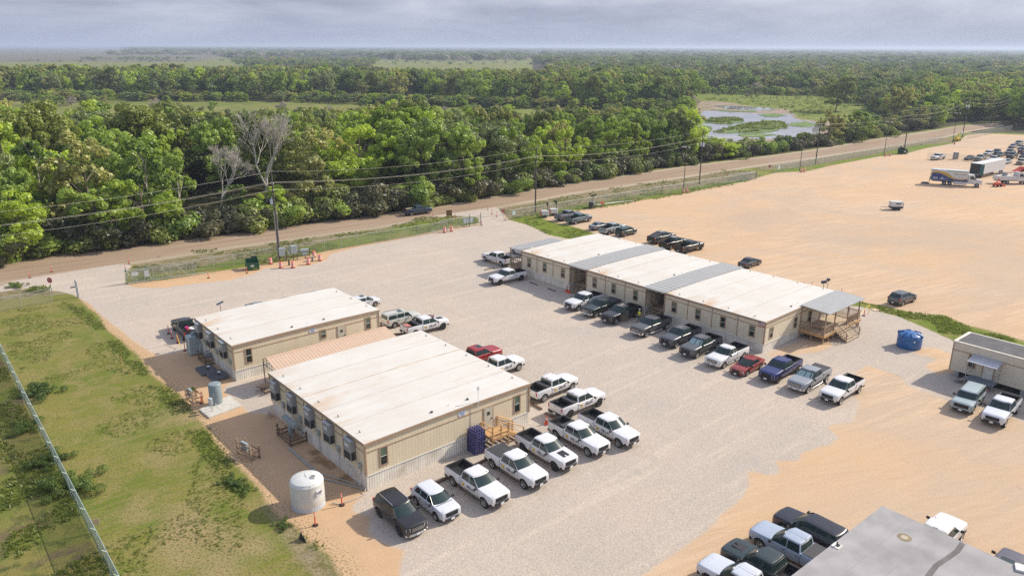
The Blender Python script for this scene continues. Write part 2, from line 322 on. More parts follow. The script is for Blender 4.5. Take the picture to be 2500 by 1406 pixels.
# gravel
cg = mixc(rmp(nB, .36, .64), (.465, .398, .335), (.435, .378, .322)); cg = mixc(rmp(big, .44, .70, 0, .7), cg, (.495, .412, .335)); cg = mixc(rmp(trk, .58, .78, 0, .35), cg, (.53, .43, .335))
cg = mixc(rmp(noi(1, 4, .55, .7, aniso(BA, 16, 1.3)), .52, .70, 0, .5), cg, (.56, .475, .385)); cg = mixc(rmp(noi(1, 4, .6, .8, aniso(BA+R(90), 7, 1.1)), .58, .72, 0, .45), cg, (.37, .325, .28))
vor = N_('ShaderNodeTexVoronoi'); vor.inputs['Scale'].default_value = 17; gl(POS, vor.inputs['Vector']); vsep = N_('ShaderNodeSeparateColor'); gl(vor.outputs['Color'], vsep.inputs[0])
stone = rmp(vsep.outputs[0], 0, 1, .80, 1.21, False); cg = mixc(1, cg, mixc(0, (1, 1, 1), (1, 1, 1)), 'MULTIPLY'); gsc = N_('ShaderNodeVectorMath', operation='SCALE'); gl(cg, gsc.inputs[0]); gl(stone, gsc.inputs['Scale']); cg = gsc.outputs[0]
cg = mixc(rmp(noi(9, 4, .8), .60, .72, 0, .5), cg, (.20, .18, .165)); cg = mixc(rmp(noi(9.7, 3, .8), .62, .72, 0, .55), cg, (.66, .61, .56))
c = mixc(msk('gravel', .22, 1.1, nedge), c, cg)
c = mixc(msk('dirt2', .3, 1.4, nedge), c, cs)
# road
rt = noi(1, 4, .6, .15, aniso(R(37), 26, .55)); crd = mixc(rmp(rt, .36, .66), (.29, .205, .14), (.40, .30, .21)); crd = mixc(rmp(nF, .3, .7, .25, 0), crd, (.16, .115, .08))
c = mixc(msk('road', .5, 1.0, nedge), c, crd)
c = mixc(mth('MULTIPLY', msk('stain', .4, 2.2, nM), .8), c, (.22, .125, .06))
gl(c, GP.inputs['Base Color'])
bmp = N_('ShaderNodeBump'); bmp.inputs['Strength'].default_value = .7; bmp.inputs['Distance'].default_value = .05
hsum = mth('ADD', mth('MULTIPLY', nE, 1.0), mth('MULTIPLY', noi(20, 3, .8), .6)); gl(hsum, bmp.inputs['Height']); gl(bmp.outputs[0], GP.inputs['Normal'])

for code, nm in ((0, 'ground'), (1, 'dirt_road'), (2, 'gravel_yard'), (3, 'sand_lot')):
    q = quads[cls == code]; used, inv = np.unique(q, return_inverse=True); me = bpy.data.meshes.new(nm)
    me.vertices.add(len(used)); me.vertices.foreach_set('co', verts[used].ravel().astype(np.float32))
    me.loops.add(q.size); me.loops.foreach_set('vertex_index', inv.ravel().astype(np.int32))
    me.polygons.add(len(q)); me.polygons.foreach_set('loop_start', np.arange(0, q.size, 4, dtype=np.int32)); me.polygons.foreach_set('loop_total', np.full(len(q), 4, np.int32))
    for k, v in SD.items():
        at = me.attributes.new('sd_'+k, 'FLOAT', 'POINT'); at.data.foreach_set('value', v[used].astype(np.float32))
    me.materials.append(G); me.update(); me.validate(); tag(link(nm, me), kind='structure')

# ---- pond and its weedy islands
def blob_sheet(pts, z, step, amp, seed):
    w = [Vector(p) for p in wpoly(pts)]; out = []; n = len(w)
    for i in range(n):
        a, b = w[i], w[(i+1) % n]; k = max(1, int((b-a).length/step))
        for j in range(k):
            p = a.lerp(b, j/k); nn = mnoise.noise(Vector((p.x*.09, p.y*.09, seed)))+.5*mnoise.noise(Vector((p.x*.3, p.y*.3, seed)))
            out.append(p+(b-a).normalized().orthogonal()*nn*amp)
    b_ = bmesh.new(); f = b_.faces.new([b_.verts.new((p.x, p.y, z)) for p in out]); bmesh.ops.triangulate(b_, faces=[f]); me = bpy.data.meshes.new('sheet'); b_.to_mesh(me); b_.free(); return me, out
WM = mat('pond_water_surface', (.27,.27,.27), rough=.05, var=.25, vscale=.05, bump=.05, bscale=.8, spec=.6)
me, _ = blob_sheet([(1676,300),(1702,277),(1736,271),(1820,276),(1932,280),(1948,294),(2020,303),(2033,312),(1990,326),(1930,336),(1900,340),(1800,344),(1720,343),(1696,322)], .05, 2.0, 4.0, 3)
me.materials.append(WM); tag(link('pond', me), kind='structure')
me, _ = blob_sheet([(1745,258),(1860,262),(1905,268),(1860,271),(1770,267)], .05, 2.5, 1.5, 4); me.materials.append(WM); tag(link('mudflat_water', me), kind='structure')

IM = bpy.data.materials['ground_surface']
for pts, lb in (([(1717,297),(1735,290),(1770,288),(1800,290),(1814,296),(1805,300),(1780,304),(1745,302)], 'small'), ([(1743,323),(1765,316),(1800,306),(1850,297),(1880,294),(1912,300),(1922,312),(1900,320),(1850,324),(1770,327)], 'large'), ([(1735,268),(1790,271),(1850,272),(1840,275),(1770,273)], 'strip'), ([(1850,281),(1890,279),(1925,284),(1900,287),(1865,286)], 'b'), ([(1930,300),(1970,298),(1995,306),(1975,312),(1940,309)], 'c'), ([(1700,312),(1722,308),(1738,314),(1728,322),(1704,321)], 'd'), ([(1800,328),(1850,326),(1890,330),(1860,335),(1810,334)], 'e')):
    me, ol = blob_sheet(pts, .14, 1.0, 3.0, 7); me.materials.append(mat('island_weeds', (.10,.165,.025), rough=.9, var=.45, vscale=.5, bump=.8, bscale=2)); tag(link('marsh_island', me), kind='structure')
# ---------------------------------------------------------------- trees
def leafmat(name, c1, c2, trans=.28, c3=None):
    M = bpy.data.materials.new(name); M.use_nodes = True; nt = M.node_tree; nt.nodes.clear(); l = nt.links.new
    oi = nt.nodes.new('ShaderNodeObjectInfo'); g = nt.nodes.new('ShaderNodeNewGeometry'); n = nt.nodes.new('ShaderNodeTexNoise'); n.inputs['Scale'].default_value = .55; n.inputs['Detail'].default_value = 4; l(g.outputs['Position'], n.inputs['Vector'])
    w = nt.nodes.new('ShaderNodeTexWhiteNoise'); w.noise_dimensions = '3D'; sn = nt.nodes.new('ShaderNodeVectorMath'); sn.operation = 'SNAP'; sn.inputs[1].default_value = (.3,.3,.3); l(g.outputs['Position'], sn.inputs[0]); l(sn.outputs[0], w.inputs['Vector'])
    a = nt.nodes.new('ShaderNodeMath'); a.operation = 'MULTIPLY_ADD'; a.inputs[1].default_value = .26; l(w.outputs['Value'], a.inputs[0])
    b = nt.nodes.new('ShaderNodeMath'); b.operation = 'MULTIPLY_ADD'; b.inputs[1].default_value = .6; l(n.outputs['Fac'], b.inputs[0]); 
    o2 = nt.nodes.new('ShaderNodeMath'); o2.operation = 'MULTIPLY_ADD'; o2.inputs[1].default_value = .75; o2.inputs[2].default_value = -.33; l(oi.outputs['Random'], o2.inputs[0]); l(o2.outputs[0], b.inputs[2]); l(b.outputs[0], a.inputs[2])
    mx = nt.nodes.new('ShaderNodeMix'); mx.data_type = 'RGBA'; mx.inputs['A'].default_value = (*c1, 1); mx.inputs['B'].default_value = (*c2, 1); l(a.outputs[0], mx.inputs['Factor'])
    d = nt.nodes.new('ShaderNodeBsdfDiffuse'); t = nt.nodes.new('ShaderNodeBsdfTranslucent'); s = nt.nodes.new('ShaderNodeMixShader'); s.inputs[0].default_value = trans
    gl_ = nt.nodes.new('ShaderNodeBsdfGlossy'); gl_.inputs['Roughness'].default_value = .5; s2 = nt.nodes.new('ShaderNodeMixShader'); s2.inputs[0].default_value = .05
    l(mx.outputs['Result'], d.inputs[0]); l(mx.outputs['Result'], t.inputs[0]); l(d.outputs[0], s.inputs[1]); l(t.outputs[0], s.inputs[2]); l(s.outputs[0], s2.inputs[1]); l(gl_.outputs[0], s2.inputs[2])
    o = nt.nodes.new('ShaderNodeOutputMaterial'); l(s2.outputs[0], o.inputs[0]); return M
LM = dict(bright=leafmat('leaf_bright', (0.238,0.348,0.022), (0.586,0.714,0.055), 0.50), mid=leafmat('leaf_mid', (0.158,0.263,0.031), (0.421,0.547,0.075), 0.48), dark=leafmat('leaf_dark', (0.084,0.130,0.021), (0.316,0.358,0.055), 0.40),
          sage=leafmat('leaf_sage', (0.127,0.179,0.051), (0.358,0.421,0.147), 0.40), olive=leafmat('leaf_olive', (0.256,0.275,0.065), (0.549,0.531,0.137), 0.45), grey=leafmat('leaf_grey', (0.311,0.275,0.211), (0.604,0.540,0.429), 0.30), scrubby=leafmat('leaf_scrub', (0.052,0.060,0.021), (0.172,0.161,0.063), .3))
BARK = mat('bark', (.13,.105,.08), rough=.9, var=.3, vscale=3); PALEBARK = mat('pale_bark', (.40,.355,.30), rough=.9, var=.25, vscale=2)

def leaves(nr, centers, radii, n, size, flat=1.0, shell=.78, up=.25, stretch=1.0):
    """n leaf clusters (quads) spread over puffs; returns verts (4n,3)"""
    k = len(centers); wts = radii**2; idx = nr.choice(k, n, p=wts/wts.sum())
    d = nr.normal(size=(n, 3)); d[:, 2] += up; d /= np.linalg.norm(d, axis=1)[:, None]
    rr = radii[idx]*(shell+(1.12-shell)*nr.random(n)); pos = centers[idx]+d*rr[:, None]*np.array([1, 1, flat])
    nn = d+nr.normal(size=(n, 3))*.38; nn /= np.linalg.norm(nn, axis=1)[:, None]
    t = np.cross(nn, nr.normal(size=(n, 3))); t /= np.linalg.norm(t, axis=1)[:, None]; b = np.cross(nn, t)
    s = size*(.55+.9*nr.random(n)); a = (t.T*s).T; c = (b.T*s*.62*stretch).T
    # leaf clump = kite shape
    return np.stack([pos-a, pos-c*.9+a*.15, pos+a, pos+c+a*.05], 1).reshape(-1, 3)
def quadmesh(name, v, mats, extra=None, midx=None):
    n = len(v)//4; me = bpy.data.meshes.new(name); q = np.arange(4*n, dtype=np.int32)
    if extra:
        ev = np.array(extra.v, np.float32).reshape(-1, 3); ef = [f for f in extra.f]; base = 4*n
        tot = np.array([len(f) for f in ef], np.int32); el = np.concatenate([np.array(f, np.int32) for f in ef])+base
        allv = np.concatenate([v.astype(np.float32), ev]); loops = np.concatenate([q, el]); lt = np.concatenate([np.full(n, 4, np.int32), tot]); mi = np.concatenate([np.zeros(n, np.int32), np.ones(len(ef), np.int32)])
    else: allv = v.astype(np.float32); loops = q; lt = np.full(n, 4, np.int32); mi = np.zeros(n, np.int32)
    me.vertices.add(len(allv)); me.vertices.foreach_set('co', allv.ravel()); me.loops.add(len(loops)); me.loops.foreach_set('vertex_index', loops)
    me.polygons.add(len(lt)); me.polygons.foreach_set('loop_start', np.concatenate([[0], np.cumsum(lt)[:-1]]).astype(np.int32)); me.polygons.foreach_set('loop_total', lt)
    for M in mats: me.materials.append(M)
    me.polygons.foreach_set('material_index', mi); me.update(); return me
def trunk_mb(seed, H, r, spread, nl=6, lean=.04, fork=.35):
    rg = random.Random(seed); b = MB(); top = Vector((rg.uniform(-1,1)*H*lean, rg.uniform(-1,1)*H*lean, H*.72))
    mid = Vector((top.x*.3+rg.uniform(-.3,.3), top.y*.3+rg.uniform(-.3,.3), H*.36)); b.tube([(0,0,-.2), (0,0,H*.04), mid, top], r, 7, 0, r*.35)
    for i in range(nl):
        t = fork+(.62-fork)*i/nl; p = Vector((0,0,0)).lerp(mid, min(1, t/.36)) if t < .36 else mid.lerp(top, (t-.36)/.36)
        a = i*2.4+rg.uniform(-.4,.4); L_ = spread*rg.uniform(.6,1); e = p+Vector((cos(a)*L_, sin(a)*L_, H*rg.uniform(.12,.26)))
        m_ = p.lerp(e, .5)+Vector((0,0,-.06*L_)); b.tube([p, m_, e], r*.42, 5, 0, r*.1)
    return b
def crown_pts(nr, Rr, z0, z1, k, prc=.30, top=1.0):
    """two-level crown: boughs spread through an uneven dome, each carrying several leafy sprays"""
    H = z1-z0; nb = max(10, k//2); C, Rd = [], []; ph = nr.rand()*6
    while len(C) < nb:
        p = nr.normal(size=3); p /= np.linalg.norm(p)
        if p[2] < -.9: continue
        rad = .45+.55*nr.rand()**.5; x, y, z = p*rad; a = math.atan2(y, x); wob = 1+.20*math.sin(2*a+ph)+.14*math.sin(5*a+ph*2)
        zz = z*.5+.5; C.append((x*Rr*wob*.80, y*Rr*wob*.80, z0+H*(.02+.88*zz))); Rd.append(Rr*nr.uniform(.20, .34))
    c, r = [], []
    for (x, y, z), rb in zip(C, Rd):
        for _ in range(9):
            d = nr.normal(size=3); d[2] = d[2]*.8+.18; d /= np.linalg.norm(d); c.append((x+d[0]*rb, y+d[1]*rb, z+d[2]*rb*.8)); r.append(rb*nr.uniform(.26, .50))
    return np.array(c), np.array(r)
def tree_variant(name, kind, seed, Rr, H, z0, k, n, size, bark=BARK, prc=.3, up=.3, flat=.95, tr=.26):
    nr = np.random.RandomState(seed); c, r = crown_pts(nr, Rr, z0, H-Rr*prc*.5, k, prc); v = leaves(nr, c, r, n, size, flat, up=up)
    crown = quadmesh(name+'_crown', v, [LM[kind]]); tb = trunk_mb(seed, H, tr*H/16, Rr*.6, 7); trunk = tb.mesh(name+'_trunk', bark, smooth=True); both = quadmesh(name+'_all', v, [LM[kind], bark], extra=tb)
    return dict(crown=crown, trunk=trunk, all=both, R=Rr, H=H, kind=kind)
def bare_mb(seed, H, r, spread, depth=6, lean=(0,0), dense=3, ang=.55):
    rg = random.Random(seed); b = MB()
    def grow(p, d, L_, rr, lv):
        q = p+d*L_*.5+Vector((rg.uniform(-1,1), rg.uniform(-1,1), rg.uniform(-.3,.6)))*L_*.07; e = q+(d+Vector((rg.uniform(-1,1), rg.uniform(-1,1), rg.uniform(-.2,.5)))*.18).normalized()*L_*.5
        b.tube([p, q, e], rr, 6 if lv < 2 else 3, 0, rr*.66)
        if lv >= depth: return
        nb = dense if lv < depth-1 else dense+3
        for i in range(nb):
            dd = (e-q).normalized(); ax = dd.orthogonal(); ax.rotate(Matrix.Rotation(rg.uniform(0, 2*pi), 3, dd)); nd = dd.copy(); nd.rotate(Matrix.Rotation(rg.uniform(.3, 1)*ang*(1.1 if i else .6), 3, ax)); nd.z += .10; nd.normalize()
            st = e if i < 2 else q.lerp(e, rg.uniform(.2,.9)); grow(st, nd, L_*rg.uniform(.62,.82), max(rr*.58, .015), lv+1)
    grow(Vector((0,0,-.2)), Vector((lean[0], lean[1], 1)).normalized(), H*.27, r, 0); return b
TV = dict(
 bright=[tree_variant('bright'+str(i), 'bright', 10+i, 5.6+.5*i, 17, 1.4, 34+3*i, 13338, .225) for i in range(3)],
 mid=[tree_variant('mid'+str(i), 'mid', 20+i, 5.4+.6*i, 18, 1.5, 34, 13338, .225) for i in range(3)],
 dark=[tree_variant('dark'+str(i), 'dark', 30+i, 7.2+.6*i, 18, 1.4, 48, 18468, .225, prc=.25) for i in range(2)],
 sage=[tree_variant('sage'+str(i), 'sage', 40+i, 6.6, 18, 1.2, 44, 11500, .265, prc=.26) for i in range(2)],
 olive=[tree_variant('olive'+str(i), 'olive', 50+i, 5.2, 16, 1.3, 36, 6400, .28) for i in range(2)],
 thin=[tree_variant('thin'+str(i), 'mid', 60+i, 3.4, 18, 4.0, 22, 4200, .27, bark=PALEBARK, prc=.36, tr=.17) for i in range(2)],
 grey=[tree_variant('grey'+str(i), 'grey', 70+i, 5.0, 15, 2.5, 40, 4860, .225, bark=PALEBARK) for i in range(2)])
BV = []
for i, kd in enumerate(('scrubby', 'mid', 'scrubby', 'dark')):
    nr = np.random.RandomState(90+i); k = 12; c = np.stack([nr.normal(0, 1.0, k), nr.normal(0, 1.0, k), .5+nr.random(k)*1.7], 1); BV.append(quadmesh('bush_leaves'+str(i), leaves(nr, c, .55+.55*nr.random(k), 2600, .17, up=.3), [LM[kd]]))
nr = np.random.RandomState(99); c_ = np.stack([nr.normal(0, 1.3, 30), nr.normal(0, 1.3, 30), .3+nr.random_sample(30)*1.2], 1); WEED = quadmesh('weed_leaves', leaves(nr, c_, .30+.35*nr.random_sample(30), 9000, .075, up=.3), [leafmat('leaf_weed', (.06,.11,.012), (.17,.24,.03), .35)])
BSTEM = []
for i in range(2):
    b = MB(); rg = random.Random(i)
    for j in range(7): a = j*.9; b.tube([(0,0,-.05), (cos(a)*.5, sin(a)*.5, .9), (cos(a)*1.1, sin(a)*1.1, 1.9+rg.random())], .035, 4, 0, .012)
    BSTEM.append(b.mesh('bush_stems', BARK))
BAREM = [bare_mb(3, 17, .32, 6, 6, (.05, .0), 3, .62).mesh('bare_limbs', mat('bleached_wood', (.47,.43,.375), rough=.9, var=.2)), bare_mb(8, 14, .20, 5, 6, (-.12, .05), 3, .66).mesh('bare_limbs2', _mc['bleached_wood'])]

def inpoly(x, y, P):
    c = False; n = len(P)
    for i in range(n):
        x1, y1 = P[i]; x2, y2 = P[(i+1) % n]
        if (y1 > y) != (y2 > y) and x < (x2-x1)*(y-y1)/(y2-y1)+x1: c = not c
    return c
KW = dict(bright='bright yellow-green leafy', mid='mid-green leafy', dark='dark green dense', sage='grey-green broad', olive='olive-yellow spring', thin='slim pale-stemmed green', grey='grey half-leafless')
def interp(x, T):
    for (a, p), (b, q) in zip(T, T[1:]):
        if x <= b: return p+(q-p)*max(0, (x-a))/(b-a)
    return T[-1][1]
TOPS = [(-400,215),(0,205),(180,235),(230,222),(300,255),(430,235),(560,262),(640,285),(700,250),(830,262),(900,240),(1000,222),(1060,245),(1150,262),(1400,268),(1550,272),(1650,300),(1700,316),(1780,334),(1900,322),(2000,312),(2040,268),(2160,262),(2180,215),(2300,190),(2500,180),(2700,180)]
def zone(x):
    if x < 300: return 'at the far left'
    if x < 655: return 'left of the transformer pole'
    if x < 1000: return 'right of the transformer pole'
    if x < 1310: return 'left of the second pole'
    if x < 1700: return 'right of the second pole'
    if x < 2150: return 'between the road and the pond'
    return 'at the right end'
def make_tree(kind, vi, p, h, wide, rz, label, group=None, name='tree'):
    V = TV[kind][vi]; t = thing(name, label, 'tree', p, rz, group); s = h/V['H']; t.scale = (s*wide, s*wide, s)
    link('trunk', V['trunk'], t); link('crown', V['crown'], t); return t
def plant(P, n, dmin, far=1e9, weights=None, hr=(16, 23), seed=1, rowfn=None, top0=14):
    rg = random.Random(seed); W_ = wpoly(P); xs = [q[0] for q in W_]; ys = [q[1] for q in W_]; got = 0; tries = 0
    while got < n and tries < n*60:
        tries += 1; X = rg.uniform(min(xs), max(xs)); Y = rg.uniform(min(ys), max(ys))
        if not inpoly(X, Y, W_): continue
        if any((X-a)**2+(Y-b)**2 < dmin*dmin for a, b in PL): continue
        sx, sy = px(X, Y, 0); 
        if sx < -60 or sx > 2580: continue
        tcap = 440 if (545 < sx < 765 and sy > 500) else 505 if (455 < sx <= 620 and sy > 528) else 0
        hmax = (CH*(1-(max(tcap, interp(sx, TOPS)+rg.uniform(-4, top0))-115)/(sy-115))); h = min(rg.uniform(*hr), hmax)
        if h < 3.5: continue
        PL.append((X, Y)); kind = weights(sx, sy, rg); vi = rg.randrange(len(TV[kind])); V = TV[kind][vi]
        wide = 1.0 if h > 13 else min(1.5, 13/h*.9); row = rowfn(sx, sy)
        hw = 'low' if h < 12 else 'tall' if h > 19.5 else 'medium'
        make_tree(kind, vi, (X, Y, 0), h, wide*rg.uniform(.9, 1.15), rg.uniform(0, 6.28), f'{hw} {KW[kind]} tree {row} {zone(sx)}', 'trees in the woods across the dirt road'); got += 1
    return got
PL = []
# named, recognisable trees first
def special(kind, vi, x, y, top, wide, label):
    p = gp(x, y); PL.append((p.x, p.y)); make_tree(kind, vi, p, hat(p, top), wide, rnd.uniform(0, 6), label)
for bm_, (x, y, top), ry, lab in ((BAREM[0], (655, 505, 262), .5, 'large leafless grey tree with spreading crown above the transformer pole'), (BAREM[1], (548, 535, 345), 2.1, 'smaller leafless bleached tree leaning over the road edge left of the transformer pole')):
    p = gp(x, y); PL.append((p.x, p.y)); t = thing('bare_tree', lab, 'bare tree', p, ry); zt = max(v.co.z for v in bm_.vertices); s = hat(p, top)/zt; t.scale = (s, s, s); link('limbs', bm_, t)
special('dark', 0, 390, 470, 232, 1.25, 'biggest dark green oak rising highest left of the two leafless trees')
special('dark', 1, 505, 462, 250, 1.15, 'dark oak with gold-green tips directly left of the large leafless tree')
special('dark', 1, 985, 425, 222, 1.25, 'lone dark olive oak standing above the treeline at the middle of the woods')
special('sage', 0, 1060, 478, 268, 1.35, 'broad grey-green oak beside the road above the parked dark pickup on the road')
special('sage', 1, 1180, 462, 276, 1.3, 'second broad grey-green oak just left of the second utility pole')
special('bright', 1, 360, 590, 392, 1.3, 'wide bright green tree at the road edge right of the far left corner')
special('mid', 1, 250, 600, 405, 1.3, 'full mid-green tree at the road edge near the left entrance')
special('bright', 2, 60, 630, 440, 1.3, 'bright green tree nearest the left edge beside the road')
special('bright', 2, 820, 500, 325, 1.3, 'bright yellow-green tree right of the transformer pole with low wires before it')
special('bright', 1, 1480, 420, 290, 1.2, 'bright green tree whose crown stands out right of the second utility pole')
special('bright', 0, 2095, 345, 262, 1.3, 'round yellow-green tree standing alone right of the pond')
special('olive', 0, 2020, 352, 258, 1.0, 'open olive tree with crooked bare limbs right of the pond')
special('dark', 0, 2040, 272, 178, 1.4, 'large dark round oak at the right edge of the marsh')
P1 = [(-260,685),(0,628),(300,592),(560,560),(760,540),(1000,500),(1250,466),(1400,440),(1560,418),(1690,396),(1700,372),(1690,345),(1500,330),(1200,335),(900,345),(600,365),(300,370),(0,385),(-260,415)]
def w1(sx, sy, rg):
    r = rg.random(); f = sy < 470
    if 300 < sx < 620 and f: return 'dark' if r < .6 else ('mid' if r < .8 else 'olive')
    if 1000 < sx < 1250: return 'sage' if r < .45 else ('mid' if r < .75 else 'bright')
    return 'thin' if r < .12 and sy > 480 else 'bright' if r < .42 else 'mid' if r < .64 else 'olive' if r < .75 else 'dark' if r < .84 else 'sage' if r < .93 else 'thin'
def row1(sx, sy):
    d = sy-interp(sx, [(-260,685),(0,628),(560,560),(1000,500),(1400,440),(1700,396)])
    return 'in the roadside front row' if d > -35 else 'in mid-woods' if d > -85 else 'in the back rows'
plant(P1, 185, 6.3, weights=w1, seed=5, rowfn=row1, hr=(17, 24))
P1b = [(1690,398),(1800,384),(2000,357),(2150,334),(2240,320),(2300,310),(2260,300),(2150,322),(2050,336),(1930,356),(1780,366),(1700,374)]
plant(P1b, 34, 5.0, weights=lambda a, b, rg: rg.choice(['mid','olive','bright','sage']), seed=6, rowfn=lambda a, b: 'in the low strip', hr=(6, 12), top0=8)
P1c = [(2160,330),(2230,320),(2330,303),(2400,294),(2385,322),(2450,320),(2520,322),(2620,322),(2680,262),(2640,225),(2300,225),(2160,240),(2140,268),(2190,300)]
plant(P1c, 64, 8, weights=lambda a, b, rg: rg.choice(['mid','olive','bright','bright','mid','bright','dark']), seed=8, rowfn=lambda a, b: 'in the right-hand woods' , hr=(13, 20), top0=20)
# brush along the road edge
rg = random.Random(12); EDGE = [(-260,690),(0,641),(200,606),(560,568),(700,548),(1000,512),(1200,477),(1400,443),(1550,421),(1690,400),(1900,375),(2150,334),(2330,304)]
for i in range(210):
    x = -60+2320*(i+rg.random())/210; y = interp(x, EDGE)-rg.uniform(0, 10); p = gp(x, y); s = rg.uniform(.7, 1.6)*(1.1 if x < 1300 else .95); k = rg.randrange(4)
    t = thing('bush', f'{"small" if s < 1 else "medium" if s < 1.35 else "large"} {["drab brushy","green leafy","drab brushy","dark leafy"][k]} bush at the woods edge {zone(x)}', 'bush', p, rg.uniform(0, 6), 'bushes along the edge of the woods'); t.scale = (s*1.25, s*1.25, s*rg.uniform(.7, 1.35)); link('foliage', BV[k], t); link('stems', BSTEM[i % 2], t)

# ---- the distant forest: beyond counting, one object of scattered trees
src = bpy.data.collections.new('forest_sources'); order = []
for kd in ('mid','bright','dark','olive','grey','sage','thin'):
    for V in TV[kd]: o = bpy.data.objects.new('far_'+kd, V['all']); src.objects.link(o); order.append((kd, V))
names = sorted(range(len(order)), key=lambda i: src.objects[i].name)
F2 = [(-700,243),(0,243),(250,238),(480,246),(640,248),(860,241),(1100,250),(1200,262),(1350,262),(1500,268),(1640,272),(1695,262),(1680,222),(1300,205),(900,203),(500,205),(0,205),(-700,205)]
F3 = [(1335,206),(1640,222),(1700,226),(2080,232),(2120,245),(2700,225),(2900,225),(2900,150),(1335,152)]
F4 = [(620,172),(900,172),(930,150),(600,146),(560,156)]
F5 = [(940,150),(1310,150),(1310,160),(2900,160),(2900,123.5),(1300,119.5),(330,117.5),(300,130),(520,136),(560,146),(700,144),(880,140),(930,146)]
F6 = [(1640,205),(2080,232),(2120,262),(2170,300),(2240,300),(2300,225),(2200,200)]
pts, sc, rz, idx = [], [], [], []
rg = np.random.RandomState(5)
def scatter(P, n, hr, kinds, widen=lambda d: 1.0, logd=True, tmin=None):
    W_ = wpoly(P); dd = [math.hypot(*q) for q in W_]; d0, d1 = min(dd)*.95, max(dd)*1.02; got = 0; tr = 0
    while got < n and tr < n*40:
        tr += 1; d = d0*(d1/d0)**rg.rand() if logd else math.sqrt(d0*d0+(d1*d1-d0*d0)*rg.rand()); a = R(90)+R(rg.uniform(-37, 37)); X, Y = d*cos(a), d*sin(a)
        if not inpoly(X, Y, W_): continue
        kd = kinds[rg.randint(len(kinds))]; cands = [i for i, (q, V) in enumerate(order) if q == kd]; i = cands[rg.randint(len(cands))]; h = rg.uniform(*hr)*(.8 if kd == 'grey' else 1); h = h if tmin is None else min(h, CH*(1-((tmin+9 if 915 < px(X, Y, 0)[0] < 1335 and tmin < 200 else tmin)+10*rg.rand()-115)/(px(X, Y, 0)[1]-115)))
        if h < 5: continue
        s = h/order[i][1]['H']; w = widen(d)
        pts.append((X, Y, -.3)); sc.append((s*w, s*w, s)); rz.append(rg.uniform(0, 6.28)); idx.append(names.index(i)); got += 1
scatter(F2, 1600, (14, 22), ['mid','bright','bright','olive','thin','thin','dark','sage'], logd=False, tmin=150)
scatter(F3, 3000, (12, 19), ['mid','sage','grey','grey','sage','olive','dark','grey','mid'], widen=lambda d: 1+d/2500)
scatter(F4, 300, (9, 15), ['mid','sage','olive'], widen=lambda d: 1.3)
scatter(F5, 7500, (12, 20), ['sage','grey','grey','dark','grey','mid'], widen=lambda d: 1.1+d/1600)
scatter(F6, 200, (10, 18), ['mid','dark','sage','olive'])
scatter([(2170,300),(2300,300),(2500,310),(2800,310),(2800,222),(2300,222)], 300, (13, 19), ['mid','bright','bright','olive'], logd=False)
scatter([(300,122),(1200,121.5),(2900,128),(2900,122.3),(1300,117.8),(330,114.5)], 5200, (14, 20), ['sage','mid','dark','grey'], widen=lambda d: 1+d/800)
scatter([(-300,430),(0,395),(300,392),(600,385),(900,365),(1200,350),(1500,340),(1690,345),(1690,400),(1400,400),(900,430),(500,450),(0,480),(-300,520)], 170, (14, 20), ['mid','bright','olive','dark','sage'], logd=False, tmin=243)
# underbrush along the foot of the far tree lines
for (xa, ya), (xb, yb), n_ in (((-60,244),(640,249),170),((640,248),(1200,263),150),((1200,264),(1690,273),130),((1690,229),(2080,236),110),((2080,240),(2190,300),60)):
    for _ in range(n_):
        u_ = rg.rand(); p = gp(xa+(xb-xa)*u_, ya+(yb-ya)*u_-rg.uniform(-1, 6)); kd = ['mid','olive','sage','bright'][rg.randint(4)]; i = [j for j, (q, V) in enumerate(order) if q == kd][0]; s = rg.uniform(3, 8)/order[i][1]['H']
        pts.append((p.x, p.y, -.5)); sc.append((s*1.8, s*1.8, s)); rz.append(rg.uniform(0, 6)); idx.append(names.index(i))
# hedgerows and lone trees on the left farmland, shrubs of the marsh
for (x0, x1, y0, y1, n, h) in ((265,620,128,136,150,(9,15)), (200,480,143,147,70,(4,8)), (-40,330,114.3,115.2,260,(10,15)),(330,620,116,118,160,(10,15)),(-30,90,128,129,8,(4,7)), (1560,1640,228,240,14,(5,9)),(930,1320,150,160,26,(3,7)),(60,560,148,153,30,(3,6)), (1990,2090,232,240,24,(4,9)), (1730,1990,226,240,20,(2,4.5)), (0,280,236,262,34,(4,9)), (300,1650,262,300,60,(3,8)), (1655,1700,255,330,26,(5,11))):
    for _ in range(n):
        p = gp(rg.uniform(x0, x1), rg.uniform(y0, y1)); kd = ['mid','olive','sage','grey','bright'][rg.randint(5)]; i = [j for j, (q, V) in enumerate(order) if q == kd][0]; s = rg.uniform(*h)/order[i][1]['H']; w = 1.4 if p.y < 900 else 2.4
        pts.append((p.x, p.y, -.3)); sc.append((s*w, s*w, s)); rz.append(rg.uniform(0, 6)); idx.append(names.index(i))
